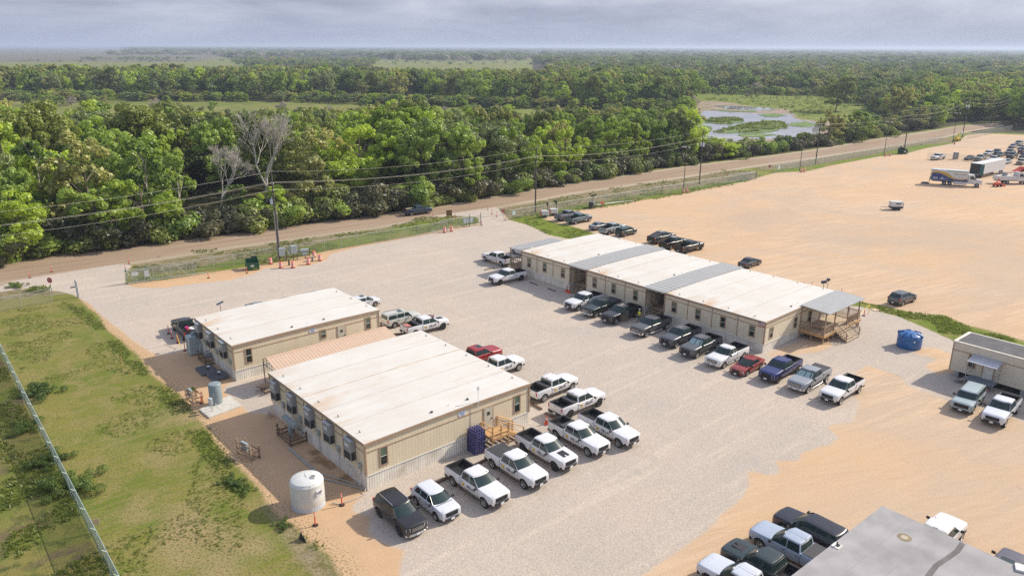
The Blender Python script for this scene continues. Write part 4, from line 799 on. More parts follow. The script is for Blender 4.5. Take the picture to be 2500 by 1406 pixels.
for x, y, kd, col_, lb in ((628,736,'suv',(.19,.23,.26),'blue-grey SUV whose roof shows behind the rear building'),(702,722,'sedan',(.05,.05,.07),'dark car barely showing its roof behind the rear building'),(760,712,'box_suv',(.10,.14,.17),'dark grey-blue SUV with roof rack behind the rear building'),(562,756,'sedan',(.06,.07,.09),'dark car whose roof edge shows beside the satellite dish')):
    zt_ = SPECS[kd]['g']['zr']; p = gp(x, y, zt_); vehicle(kd, col_, lb, (p.x+(0.2 if kd != 'sedan' else .5), p.y-(.4 if kd != 'sedan' else .3)), R(131), group=g3, rails='black' if kd == 'box_suv' else False)
V('old_pickup','RL',447,830,128,(.03,.03,.03),'dark pickup with a loaded bed beside the rear building air conditioners',cargo='junk')
g4 = 'vehicles nosed out in a row along the long building'; NC = 221.5
V('pickup','FL',1184,638.6,132,WH,'white pickup facing left beside the far porch of the long building',group=g4)
V('pickup','FL',1221,696.7,217,WH,'white pickup alone at the left end of the long building',group=g4,rim='dark',ribs=True)
V('crossover','FL',1254,620,132,(.62,.62,.62),'white car half hidden under the far porch roof',group=g4)
V('pickup','FL',1411.7,759.7,NC,WH,'white pickup left of the dark green pickup by the breezeway steps',group=g4)
V('pickup','FL',1454.7,775.6,NC+.5,(.012,.022,.024),'black pickup with chrome grille, third from left along the long building',group=g4,chrome=True,cover='tonneau')
V('pickup','FL',1503.4,792.2,NC,(.014,.014,.016),'black pickup with its driver door open',group=g4,door=True,ribs=True)
V('pickup','FL',1578,823.7,NC+1,(.075,.077,.08),'grey pickup with chrome grille right of the open-door truck',group=g4,chrome=True)
V('pickup','FL',1650.6,850.4,NC+1,(.055,.06,.07),'dark grey pickup with ribbed roof, left of a matching grey one',group=g4,ribs=True)
V('pickup','FL',1701,875.4,NC+1,(.07,.075,.08),'dark grey pickup with greenish sunshade, beside the white work pickup',group=g4,ribs=True,shade=True,steps=True)
V('old_pickup','FL',1766.4,899.6,NC+1,WH,'older white pickup with small cab and chrome bumper beside the red sedan',group=g4,chrome=True)
V('sedan','FL',1823.3,918,NC+1,(.24,.018,.016),'red sedan between the older white pickup and the blue pickup',group=g4,name='sedan_car')
V('pickup','FL',1899.3,935.7,NC+1,(.012,.022,.12),'dark blue pickup right of the red sedan',group=g4,ribs=True,rim='dark')
V('pickup','FL',1971.3,960,NC+1,(.26,.28,.31),'silver pickup with black bed cover and bright side steps',group=g4,ribs=True,chrome=True,cover='tonneau',shade=True)
V('pickup','FL',2051,988.3,NC,WH,'white pickup at the right end of the long row with a dusty side',group=g4,amber=True)
V('box_suv','FL',2375,1009,225,(.33,.40,.42),'pale blue-grey SUV parked before the small office trailer',rails='black')
V('pickup','FL',2453,1043,224,(.62,.64,.68),'white pickup with black grille at the right edge by the office trailer')
g5 = 'vehicles parked behind the near dark roof'; NB = 131
V('pickup','FL',1726,1428,NB,(.55,.58,.64),'silver-white pickup nearest the bottom edge',group=g5,ribs=True)
V('pickup','FL',1784,1388,NB,(.02,.035,.038),'dark green pickup with black hood scoop near the bottom edge',group=g5,hood=True)
V('pickup','FL',1853,1341,NB,(.36,.42,.52),'pale blue-silver pickup with ribbed roof and hard bed cover',group=g5,ribs=True,cover='tonneau')
V('suv','FL',1916,1303,NB-2,(.012,.012,.022),'long black SUV at the top of the cluster by the near dark roof',group=g5,scale=(1.08,1.02,1))
q5 = V('pickup','FR',2345,1322,41,WH,'white pickup facing away beyond the near dark roof')
p5 = Vector(q5.location)-BU*4.4-AU*.4; vehicle('suv', (.08,.075,.10), 'dark purple-grey SUV half hidden by the near dark roof at the right edge', p5, R(41), sunroof=True)
g6 = 'vehicles parked on the sand lot behind the long building'
V('pickup','RR',1377.8,540.8,41,(.17,.18,.21),'grey pickup with bed cover beside the light towers',group=g6,cover='tonneau')
V('pickup','RR',1405.3,548.7,42,(.10,.145,.17),'blue-grey pickup with open bed beside the grey covered pickup',group=g6)
V('sedan','RR',1460,563,41,(.24,.26,.28),'silver sedan left of the silver pickup on the sand lot',group=g6,name='sedan_car')
V('pickup','RR',1487,573.9,41,(.34,.36,.38),'silver pickup between the silver sedan and the green SUV',group=g6,chrome=True)
V('box_suv','RR',1526,579,43,(.014,.04,.035),'small dark green SUV on the sand lot',group=g6,scale=(.92,.92,.95))
V('pickup','RR',1608,596.8,41,(.02,.024,.032),'dark blue-black pickup with a sloping bed cap',group=g6,cover='cap',ribs=True)
V('pickup','RR',1637.7,610.8,41,(.014,.014,.016),'black pickup in the middle of three dark pickups on the sand',group=g6,ribs=True)
V('pickup','RR',1676,620,40,(.02,.02,.023),'black pickup nearest the roof of the three dark ones on the sand',group=g6,rim='dark')
V('sedan','RR',1830.6,655.6,43,(.014,.014,.018),'black sedan alone behind the long building',group=g6,name='sedan_car',scale=(1.04,1,1))
V('crossover','RR',2202.6,747,35,(.085,.095,.105),'grey SUV alone at the edge of the sand lot by the grass strip',group=g6,scale=(1.04,1.04,1.04))
V('pickup','RR',1005,527.5,34,(.03,.05,.08),'dark blue pickup driving on the dirt road',cargo='lumber',steps=True)
# far lot
g7 = 'cars in the far corner of the sand lot'; FL_ = [
 ('sedan',2367,393,215,(.03,.035,.045),'dark sedan nearest the portable toilet'),('pickup',2392,395,222,(.20,.22,.22),'silver pickup right of the dark sedan in the far lot'),('pickup',2424,398,218,(.55,.53,.53),'white pickup above the white trailer'),('suv',2412,383,222,(.60,.60,.58),'white SUV at the left of the second far row'),
 ('suv',2432,380,228,(.03,.035,.05),'dark blue SUV behind the dark green sedan in the far lot'),('sedan',2441,385,222,(.03,.045,.045),'dark green sedan in the second far row'),('pickup',2464,381,222,(.20,.17,.17),'brownish grey pickup in the far lot'),('pickup',2470,389,222,(.03,.04,.05),'black pickup in the middle of the far lot'),
 ('sedan',2457,402,222,(.42,.44,.44),'silver sedan just above the corner of the white trailer'),('suv',2492,404,226,(.36,.32,.25),'tan SUV at the right edge of the far lot'),('sedan',2472,364,222,(.26,.24,.28),'pinkish silver sedan at the top of the far lot'),('suv',2486,358,222,(.22,.24,.22),'grey SUV at the very top of the far lot'),
 ('sedan',2494,367,222,(.30,.30,.33),'pale sedan at the top right of the far lot'),('pickup',2497,377,222,(.10,.06,.07),'dark maroon pickup at the right edge of the far lot'),('suv',2500,390,222,(.05,.06,.09),'navy SUV at the right edge of the far lot')]
for kd, x, y, dg, c_, lb in FL_: p = gp(x, y-2.5); vehicle(kd, c_, lb, (p.x, p.y), R(dg), group=g7, lod=2, name='sedan_car' if kd == 'sedan' else None)
# ---------------------------------------------------------------- buildings
def ribmat(name, col, axis, period, rough=.55, depth=.35, metal=0, var=.08, stain=None, dark=.72, duty=.12, bump=.6):
    """cladding whose ribs or grooves repeat along one object axis"""
    if name in _mc: return _mc[name]
    M = bpy.data.materials.new(name); M.use_nodes = True; nt = M.node_tree; P = nt.nodes['Principled BSDF']; l = nt.links.new; P.inputs['Roughness'].default_value = rough; P.inputs['Metallic'].default_value = metal
    t = nt.nodes.new('ShaderNodeTexCoord'); s = nt.nodes.new('ShaderNodeSeparateXYZ'); l(t.outputs['Object'], s.inputs[0])
    def m(op, a, b=None):
        n = nt.nodes.new('ShaderNodeMath'); n.operation = op
        for i, v in enumerate((a, b)):
            if v is None: continue
            if isinstance(v, (int, float)): n.inputs[i].default_value = v
            else: l(v, n.inputs[i])
        return n.outputs[0]
    src_ = m('ADD', s.outputs[0], s.outputs[1]) if axis == 'xy' else s.outputs['xyz'.index(axis)]
    f = m('FRACT', m('DIVIDE', src_, period)); g = m('LESS_THAN', f, duty)
    n = nt.nodes.new('ShaderNodeTexNoise'); n.inputs['Scale'].default_value = 1.1; n.inputs['Detail'].default_value = 6; n.inputs['Roughness'].default_value = .65; mpn = nt.nodes.new('ShaderNodeMapping'); mpn.inputs['Scale'].default_value = (1, 1, .35); l(t.outputs['Object'], mpn.inputs[0]); l(mpn.outputs[0], n.inputs['Vector'])
    mr_ = nt.nodes.new('ShaderNodeMapRange'); mr_.inputs[1].default_value = .3; mr_.inputs[2].default_value = .7; mr_.inputs[3].default_value = 1-var; mr_.inputs[4].default_value = 1+var; l(n.outputs['Fac'], mr_.inputs[0])
    mx = nt.nodes.new('ShaderNodeMix'); mx.data_type = 'RGBA'; mx.inputs['A'].default_value = (*col, 1); mx.inputs['B'].default_value = (*(c*dark for c in col), 1); l(g, mx.inputs['Factor'])
    m2 = nt.nodes.new('ShaderNodeMix'); m2.data_type = 'RGBA'; m2.blend_type = 'MULTIPLY'; m2.inputs['Factor'].default_value = 1; l(mx.outputs['Result'], m2.inputs['A']); l(mr_.outputs[0], m2.inputs['B'])
    out = m2.outputs['Result']
    if stain:
        a = nt.nodes.new('ShaderNodeMapRange'); a.inputs[1].default_value = .53; a.inputs[2].default_value = .72; a.inputs[4].default_value = stain[1]; n3 = nt.nodes.new('ShaderNodeTexNoise'); n3.inputs['Scale'].default_value = .5; n3.inputs['Detail'].default_value = 7; l(t.outputs['Object'], n3.inputs['Vector']); l(n3.outputs['Fac'], a.inputs[0])
        m3 = nt.nodes.new('ShaderNodeMix'); m3.data_type = 'RGBA'; l(a.outputs[0], m3.inputs['Factor']); l(out, m3.inputs['A']); m3.inputs['B'].default_value = (*stain[0], 1); out = m3.outputs['Result']
    l(out, P.inputs['Base Color']); B = nt.nodes.new('ShaderNodeBump'); B.inputs['Strength'].default_value = bump; B.inputs['Distance'].default_value = .02; l(m('SUBTRACT', 1, g), B.inputs['Height']); l(B.outputs[0], P.inputs['Normal'])
    _mc[name] = M; return M
SIDING = ribmat('beige_board_siding', (.70,.595,.42), 'xy', .305, dark=.80, duty=.10, var=.06); SIDING3 = ribmat('pale_board_siding', (.70,.62,.46), 'xy', .305, dark=.85, duty=.09, var=.06)
SKIRT = ribmat('ribbed_white_skirting', (.74,.70,.62), 'xy', .23, dark=.62, duty=.22, var=.16, stain=((.40,.33,.24), .5)); TRIM = mat('tan_trim', (.36,.25,.165), rough=.7); WHT = mat('white_trim', (.68,.66,.61), rough=.6)
CORR = ribmat('corrugated_grey_roofing', (.42,.42,.405), 'x', .85, rough=.5, dark=.55, duty=.3, metal=.15, var=.08); CORRX = ribmat('corrugated_grey_sheet', (.36,.38,.395), 'y', .42, rough=.38, dark=.58, duty=.2, metal=.35); TANR = ribmat('ribbed_tan_roofing', (.56,.40,.285), 'x', .36, rough=.5, dark=.5, duty=.12, var=.06)
PANE = mat('window_pane', (.02,.03,.028), rough=.08, spec=.8); BLIND = mat('green_tinted_pane', (.11,.16,.105), rough=.2, spec=.7); DOORM = mat('door_beige', (.50,.46,.37), rough=.6); ACM = mat('grey_metal_cabinet', (.27,.28,.285), rough=.5); ACG = mat('louvre_black', (.035,.037,.04), rough=.7); ELB = mat('electric_box_grey', (.30,.34,.34), rough=.5)
WOODL = mat('new_lumber', (.50,.30,.13), rough=.8, var=.25, vscale=4); WOODG = mat('weathered_lumber', (.33,.235,.155), rough=.85, var=.3, vscale=4); WOODD = mat('old_dark_lumber', (.16,.105,.07), rough=.9, var=.35, vscale=4); DKM = mat('dark_steel', (.05,.055,.06), rough=.5, metal=.3); DECKB = mat('deck_boards', (.46,.36,.25), rough=.8, var=.25, vscale=3); GALV = mat('galvanised_steel', (.42,.44,.45), rough=.4, metal=.7)
def roofmat():
    M = bpy.data.materials.new('white_roof_membrane'); M.use_nodes = True; nt = M.node_tree; P = nt.nodes['Principled BSDF']; l = nt.links.new; P.inputs['Roughness'].default_value = .75; P.inputs['Specular IOR Level'].default_value = .25
    t = nt.nodes.new('ShaderNodeTexCoord')
    def nz(sc, det, mp=None, ro=.6):
        n = nt.nodes.new('ShaderNodeTexNoise'); n.inputs['Scale'].default_value = sc; n.inputs['Detail'].default_value = det; n.inputs['Roughness'].default_value = ro
        if mp: q = nt.nodes.new('ShaderNodeMapping'); q.inputs['Scale'].default_value = mp; l(t.outputs['Object'], q.inputs[0]); l(q.outputs[0], n.inputs['Vector'])
        else: l(t.outputs['Object'], n.inputs['Vector'])
        return n.outputs['Fac']
    def rp(v, a, b, c_, d):
        r = nt.nodes.new('ShaderNodeMapRange'); l(v, r.inputs[0])
        for i, q in enumerate((a, b, c_, d)): r.inputs[i+1].default_value = q
        return r.outputs[0]
    def mixx(f, a, b):
        x = nt.nodes.new('ShaderNodeMix'); x.data_type = 'RGBA'; l(f, x.inputs['Factor'])
        for s_, v in (('A', a), ('B', b)):
            if isinstance(v, tuple): x.inputs[s_].default_value = (*v, 1)
            else: l(v, x.inputs[s_])
        return x.outputs['Result']
    c = mixx(rp(nz(.25, 5), .35, .65, 0, 1), (.60,.565,.51), (.64,.62,.58)); c = mixx(rp(nz(1, 5, (.15, 1.6, 1)), .5, .8, 0, .55), c, (.56,.48,.385)); c = mixx(rp(nz(.5, 7, (.35, 1, 1), .7), .58, .78, 0, .7), c, (.52,.36,.22)); c = mixx(rp(nz(14, 3), .4, .8, 0, .12), c, (.3,.26,.22))
    sx_ = nt.nodes.new('ShaderNodeSeparateXYZ'); l(t.outputs['Object'], sx_.inputs[0]); mu = nt.nodes.new('ShaderNodeMath'); mu.operation = 'MULTIPLY'; l(rp(sx_.outputs[0], 2.8, -.1, 0, 1), mu.inputs[0]); l(rp(nz(.55, 6, (.25, 1, 1)), .47, .68, 0, .85), mu.inputs[1]); c = mixx(mu.outputs[0], c, (.50,.31,.15))
    l(c, P.inputs['Base Color']); return M
ROOFM = roofmat(); SEAMM = mat('roof_seam_tape', (.50,.415,.32), rough=.8, var=.2, vscale=1); SEAMF = mat('faint_roof_seam', (.53,.49,.44), rough=.8, var=.1, vscale=1); RUST = mat('rust_wash', (.50,.33,.18), rough=.8, var=.35, vscale=1.5)

def on_wall(side, b, s, z, w, h, d, L_, Wd, m=0, out=0.0):
    """box of width w, height h, thickness d lying on a wall face; s along the wall"""
    if side == 'se': return b.box((s, -(d/2+out), z), (w, d, h), m=m)
    if side == 'nw': return b.box((s, Wd+d/2+out, z), (w, d, h), m=m)
    if side == 'sw': return b.box((-(d/2+out), s, z), (d, w, h), m=m)
    return b.box((L_+d/2+out, s, z), (d, w, h), m=m)
def window(t, side, s, z, w, h, L_, Wd, blind=True):
    b = MB()
    for ds, dz, ww, hh in ((-w/2+.06, 0, .12, h), (w/2-.06, 0, .12, h), (0, h/2-.06, w-.24, .12), (0, -h/2+.06, w-.24, .12)): on_wall(side, b, s+ds, z+dz, ww, hh, .05, L_, Wd)
    fr = b.build('window', TRIM, t); iw, ih = w-.26, h-.26
    on_wall(side, MB(), s, z+ih/4, iw, ih/2-.02, .02, L_, Wd, out=.006).build('upper_pane', BLIND if blind else PANE, fr); on_wall(side, MB(), s, z-ih/4, iw, ih/2-.02, .02, L_, Wd, out=.002).build('lower_pane', PANE, fr)
    b = MB(); on_wall(side, b, s, z, iw, .05, .035, L_, Wd, out=.004); on_wall(side, b, s, z, .025, ih, .028, L_, Wd, out=.004) if False else None; b.build('sash', WHT, fr); return fr
def office(name, label, cat, O, th, L_, Wd, H, zs, mods, siding, group=None, camber=.10, sw=(), se=(), doors=(), acs=(), band=.75, vents=3, swsigns=False, nolugs=False, roofm=None, seams=True, sign=None):
    t = thing(name, label, cat, O, th, group); K = 14; cz = lambda x: H+camber*(1-(2*x/L_-1)**2)
    poly = [(0, zs), (L_, zs)]+[(L_*i/K, cz(L_*i/K)) for i in range(K, -1, -1)]; MB().prism(poly, 0, Wd, axis='y').build('wall', siding, t)
    MB().box((L_/2, Wd/2, zs/2), (L_-.04, Wd-.04, zs)).build('skirting', SKIRT, t); b = MB()
    for sd in ('se', 'nw'): on_wall(sd, b, L_/2, zs+.03, L_+.06, .09, .03, L_, Wd)
    for sd in ('sw', 'ne'): on_wall(sd, b, Wd/2, zs+.03, Wd, .09, .03, L_, Wd)
    b.build('skirt_rail', WHT, t)
    ov = .10; up = [(-ov+(L_+2*ov)*i/K, cz(L_*i/K)+.12) for i in range(K+1)]; dn = [(x, z-.10) for x, z in up]
    MB().prism(dn+up[::-1], -ov, Wd+ov, axis='y').build('roof', roofm or ROOFM, t)
    b = MB()
    for y0 in (-ov-.03, Wd+ov): b.prism([(x, z-.16) for x, z in dn]+[(x, z+.075) for x, z in dn[::-1]], y0, y0+.03, axis='y')
    for x0 in (-ov-.015, L_+ov+.015): b.box((x0, Wd/2, H-.02), (.03, Wd+2*ov+.06, .20))
    b.build('fascia', TRIM, t)
    b = MB()
    for sd in ('se', 'nw'): on_wall(sd, b, L_/2, H-band, L_+.04, .10, .025, L_, Wd)
    for sd in ('sw', 'ne'): on_wall(sd, b, Wd/2, H-band, Wd, .10, .025, L_, Wd)
    for x, y in ((0,0),(L_,0),(L_,Wd),(0,Wd)): b.box((x, y, (zs+H)/2+.04), (.14, .14, H-zs-.12))
    for i in range(1, mods):
        for sd in ('sw', 'ne'): on_wall(sd, b, Wd*i/mods, (zs+H)/2+.02, .11, H-zs-.2, .035, L_, Wd)
    b.build('trim', TRIM, t)
    if seams:
        for i in range(1, mods):
            y = Wd*i/mods; b = MB(); wv = .04*math.sin(i*7.1)
            b.prism([(L_*j/K, cz(L_*j/K)+.121) for j in range(K+1)]+[(L_*j/K, cz(L_*j/K)+.127) for j in range(K, -1, -1)], y-.09+wv, y+.09+wv, axis='y'); b.build('roof_seam', SEAMM if i == (mods+1)//2 and cat == 'building' and Wd != 14.15 and Wd != 10.9 else SEAMF, t)
    for i, (y, zc, w, h, bl) in enumerate(sw): window(t, 'sw', y, zc, w, h, L_, Wd, bl)
    for i, (x, zc, w, h, bl) in enumerate(se): window(t, 'se', x, zc, w, h, L_, Wd, bl)
    for (sd, s, w, h) in doors:
        fr = on_wall(sd, MB(), s, zs+h/2+.06, w+.22, h+.12, .04, L_, Wd).build('door_frame', TRIM, t); dr = on_wall(sd, MB(), s, zs+h/2+.04, w, h, .03, L_, Wd, out=.025).build('door', DOORM, t)
        on_wall(sd, MB(), s-.0, zs+h*.74, .30, .32, .02, L_, Wd, out=.05).build('door_window', PANE, dr); on_wall(sd, MB(), s+w*.38, zs+h*.46, .06, .16, .06, L_, Wd, out=.05).build('door_handle', DKM, dr)
    for y in acs:
        a = MB().box((-.25, y, 3.0), (.46, 1.12, 1.72)).build('air_conditioner', ACM, t, bevel=.03); MB().box((-.27, y, 3.875), (.50, 1.16, .05)).build('unit_hood', GALV, a)
        MB().box((-.49, y, 2.52), (.02, .98, .62)).build('coil_grille', ACG, a); MB().box((-.27, y-.575, 2.55), (.34, .03, .70)).build('side_louvre', ACG, a); MB().box((-.49, y+.05, 3.42), (.02, .55, .30)).build('service_label', mat('pale_label', (.6,.6,.6)), a)
        q = MB().box((-.10, y-1.25, 1.95), (.18, .36, .52)).tube([(-.08, y-.6, 2.3), (-.12, y-.85, 1.95), (-.10, y-1.1, 2.0)], .02, 5).tube([(-.08, y-1.25, 1.7), (-.08, y-1.25, .1)], .025, 5).build('disconnect_box', ELB, t)
    if not nolugs:
        for i in range(mods):
            for x in (.55, L_-.55):
                y = Wd*(i+.5)/mods; MB().box((x, y, cz(x)+.22), (.05, .05, .22)).box((x+.07, y, cz(x)+.135), (.16, .05, .03)).build('roof_lug', DKM, t)
    vr = random.Random(int(L_*100+Wd*7))
    for i in range(vents): x = L_*(.40+.11*i); MB().cyl((x, .75+.15*(i % 2), cz(x)+.08), (x, .75+.15*(i % 2), cz(x)+.24), .11 if i != 1 else .04, n=10).build('roof_vent', DKM if i != 1 else WHT, t)
    if sign:
        sd, s, z, w = sign; p = on_wall(sd, MB(), s, z, w, .40, .03, L_, Wd, out=.01).build('wall_sign', mat('sign_white', (.68,.70,.74)), t); b = MB()
        for k, (dz, ww) in enumerate(((.09, .8), (-.03, .45), (-.11, .6))): on_wall(sd, b, s, z+dz, w*ww, .06 if k == 0 else .035, .01, L_, Wd, out=.042)
        b.build('sign_lines', mat('sign_blue', (.05,.12,.35)), p)
    return t
T1 = R(40.72); T3 = R(41.27); O1, O2, O3 = (-28.76, 72.35, 0), (-11.34, 52.0, 0), (28.76, 80.53, 0)
B2 = office('office_building', 'nearest beige modular office with five air conditioners on its shaded end', 'building', O2, T1, 17.05, 17.43, 4.10, 1.28, 5, SIDING, acs=(15.95,12.5,9.0,5.5,2.0), se=((1.62,2.55,.80,1.72,True),(15.6,2.60,.82,1.8,True)), doors=(('se',12.25,.95,2.02),), sign=('se',9.4,3.68,.75), group='modular office buildings')
B1 = office('office_building', 'rear-left beige modular office with three air conditioners behind the tan shelter', 'building', O1, T1, 17.3, 10.9, 3.93, 1.12, 3, SIDING, acs=(9.45,5.85,2.15), se=((1.6,2.5,.78,1.7,False),(10.15,2.78,.76,1.1,True),(15.85,2.7,.78,1.5,True)), doors=(('se',12.4,.95,2.0),), sign=('se',8.9,3.5,.72), group='modular office buildings')
yW = Vector((-sin(T3), cos(T3), 0)); xW = Vector((cos(T3), sin(T3), 0)); o3 = Vector(O3)
def sec(y0): q = o3+yW*y0; return (q.x, q.y, 0)
z3 = 2.27
office('office_building', 'right-hand section of the long white-roofed office, with the porch on its end', 'building', O3, T3, 17.03, 14.15, 3.72, 1.0, 4, SIDING3, sw=[(y, z3, .80, 1.45, i != 1) for i, y in enumerate((1.6,5.51,9.07,12.65))], se=((1.44,2.19,.78,1.45,True),(6.8,2.15,.78,1.45,False),(10.14,2.14,.78,1.45,False)), doors=(('se',13.2,.95,2.05),('se',14.25,.95,2.05)), group='sections of the long office', vents=2, band=.62)
office('office_building', 'middle section of the long white-roofed office between two breezeways', 'building', sec(17.2), T3, 17.03, 10.6, 3.72, 1.0, 3, SIDING3, sw=[(y-17.2, z3, .80, 1.45, True) for y in (18.93,22.74,26.22)], doors=(('nw',3,.95,2.05),('se',3,.95,2.05)), group='sections of the long office', vents=2, band=.62)
office('office_building', 'left-hand section of the long white-roofed office, by the far porch', 'building', sec(31.05), T3, 17.03, 10.32, 3.72, 1.0, 3, SIDING3, sw=[(y-31.05, z3, .80, 1.45, True) for y in (32.46,36.26,39.67)], doors=(('nw',3,.95,2.05),), group='sections of the long office', vents=2, band=.62)
for i, (ya, yb) in enumerate(((14.15,17.2),(27.8,31.05))):
    w = yb-ya; t = thing('breezeway', f'grey corrugated {"right" if i == 0 else "left"} breezeway roof over steps between two office sections', 'breezeway', sec(ya), T3, 'covered breezeways'); K = 14; cz = lambda x: 3.93+.10*(1-(2*x/17.03-1)**2)
    up = [(-.35+17.7*k/K, cz(min(17.03, max(0, -.35+17.7*k/K)))) for k in range(K+1)]; MB().prism([(x, z-.05) for x, z in up]+up[::-1], -.22, w+.22, axis='y').build('roof', CORR, t)
    MB().box((-.32, w/2, 3.80), (.06, w, .16)).build('gutter', GALV, t); MB().box((8.9, w/2, 1.0), (16.0, w-.1, .12)).build('floor', WOODG, t); b = MB()
    for k in range(5): b.box((-.95+.34*k+.34, w/2, .18+.18*k), (.32, w-.7, .05)); b.box((-.95+.34*k+.5, w/2, .09+.18*k), (.03, w-.7, .14), m=1)
    b.build('steps', [WOODG, WOODD], t)
    for s in (.35, w-.35): MB().tube([(-.75, s, .1), (-.75, s, 1.0), (1.0, s, 2.0), (1.0, s, 1.0)], .045, 5).box((.9, s, 2.35), (.10, .10, 2.7)).build('handrail', WOODG, t)
    MB().box((15.8, w/2, 2.3), (.1, w-.1, 2.5)).build('end_screen', WOODD, t)
def rail(b, p, q, z, h=1.0, sp=.13, m=0):
    p, q = Vector((*p, 0)), Vector((*q, 0)); d = q-p; L_ = d.length; a = math.atan2(d.y, d.x); c = (p+q)/2
    b.box((c.x, c.y, z+h), (L_, .12, .045), rz=a, m=m); b.box((c.x, c.y, z+h-.12), (L_, .04, .08), rz=a, m=m); b.box((c.x, c.y, z+.10), (L_, .04, .07), rz=a, m=m)
    for i in range(int(L_/sp)): e = p+d*((i+.5)*sp/L_); b.box((e.x, e.y, z+h/2), (.038, .038, h-.18), m=m)
# right porch of the long building
t = thing('porch', 'wooden porch with grey metal roof and wide stairs at the long office right end', 'porch', O3, T3)
MB().prism([(-3.62,3.86),(.1,4.08),(.1,4.13),(-3.62,3.91)], 7.75, 16.75, axis='x').build('roof', ribmat('porch_roof_sheet', (.42,.42,.41), 'x', .72, rough=.45, dark=.55, duty=.28, metal=.15), t)
for x in (7.95, 10.3, 13.6, 16.5): MB().box((x, -3.12, 1.95), (.13, .13, 3.85)).build('post', WOODG, t)
for x in (7.95, 10.35): MB().box((x, -.1, 2.0), (.12, .12, 3.9)).build('post', WOODG, t)
MB().box((12.3, -3.12, 3.72), (8.9, .09, .20)).box((7.95, -1.6, 3.82), (.09, 3.1, .18)).build('beam', WOODG, t)
MB().box((12.5, -1.62, 1.08), (9.3, 3.2, .08)).build('deck', DECKB, t); MB().box((12.5, -3.24, .90), (9.35, .07, .30)).box((7.83, -1.62, .90), (.07, 3.2, .30)).box((17.17, -1.62, .90), (.07, 3.2, .30)).build('rim_joist', WOODL, t)
for x, y in ((7.95,-3.1),(9.2,-3.1),(10.4,-3.1),(13.9,-3.1),(17.0,-3.1),(7.95,-1.6),(17.0,-.3)): MB().box((x, y, .5), (.12, .12, 1.0)).build('pier', WOODG, t)
b = MB(); rail(b, (7.95,-3.12), (10.35,-3.12), 1.12); rail(b, (7.92,-.1), (7.92,-3.1), 1.12); rail(b, (13.75,-3.12), (17.1,-3.12), 1.12); rail(b, (17.1,-3.1), (17.1,-.1), 1.12); b.build('railing', WOODG, t)
b = MB()
for k in range(6): b.box((12.05, -3.38-.27*k, .98-.165*k), (3.3, .30, .05)); b.box((12.05, -3.27-.27*k, .89-.165*k), (3.3, .03, .12), m=1)
b.build('stairs', [DECKB, WOODD], t)
for x in (10.4, 13.7):
    b = MB()
    b.box((x, -4.75, .55), (.10, .10, 1.1)); v = [(x, -3.15, 2.12), (x, -4.78, 1.12)]; b.tube(v, .05, 4); b.tube([(x, -3.15, 1.28), (x, -4.78, .25)], .04, 4)
    for k in range(9): y = -3.3-.165*k; z = 1.28-(1.03/1.63)*(abs(y)-3.15); b.box((x, y, z+.42), (.035, .035, .86))
    b.build('stair_rail', WOODG, t)
m_ = tag(MB().box((9.6, -1.5, 1.135), (.9, 1.3, .025)).build('doormat', BLK), 'black doormat on the porch deck by the office doors', 'mat'); m_.location = O3; m_.rotation_euler = (0,0,T3)
# far porch
t = thing('porch', 'far porch with grey metal roof at the left end of the long office', 'porch', O3, T3)
MB().prism([(41.35,3.95),(44.2,3.80),(44.2,3.85),(41.35,4.0)], -.3, 8.75, axis='x').build('roof', _mc['porch_roof_sheet'], t)
for x in (.05, 4.2, 8.5): MB().box((x, 44.0, 1.9), (.13, .13, 3.75)).build('post', WOODG, t)
MB().box((4.3, 42.75, 1.0), (8.4, 2.7, .1)).build('deck', WOODG, t); b = MB(); rail(b, (.05,41.45), (.05,44.0), 1.05, sp=.4); rail(b, (.05,44.0), (5.4,44.0), 1.05, sp=.4); b.box((.02, 42.7, .55), (.06, 2.6, .9)); b.build('railing', WOODG, t)
# tan metal shelter between the two front offices
t = thing('shelter', 'tan ribbed metal carport roof on dark legs between the two front offices', 'shelter', O1, T1)
def l1(x, y, z): p = gp(x, y, z)-Vector(O1); return (p.x*cos(T1)+p.y*sin(T1), -p.x*sin(T1)+p.y*cos(T1))
MB().prism([(-2.05,2.62),(-3.0,3.02),(-5.55,2.40),(-5.55,2.34),(-3.0,2.95),(-2.05,2.56)], 2.2, 16.4, axis='x').build('roof', TANR, t); MB().box((9.3, -3.0, 3.01), (14.2, .30, .05)).build('ridge_cap', mat('tan_ridge', (.60,.42,.29), rough=.5), t)
for x in (2.25, 6.9, 11.6, 16.3):
    for y, h in ((-2.1,2.6),(-5.5,2.35)): MB().box((x, y, h/2), (.07, .07, h)).build('post', DKM, t)
    MB().tube([(x,-2.1,2.05),(x,-5.5,2.05)], .03, 5).tube([(x,-3.0,2.95),(x,-3.0,2.05)], .03, 5).tube([(x,-2.1,1.95),(x,-2.45,2.5)], .025, 5).tube([(x,-4.2,2.65),(x,-4.2,2.05)], .025, 5).build('truss', DKM, t)
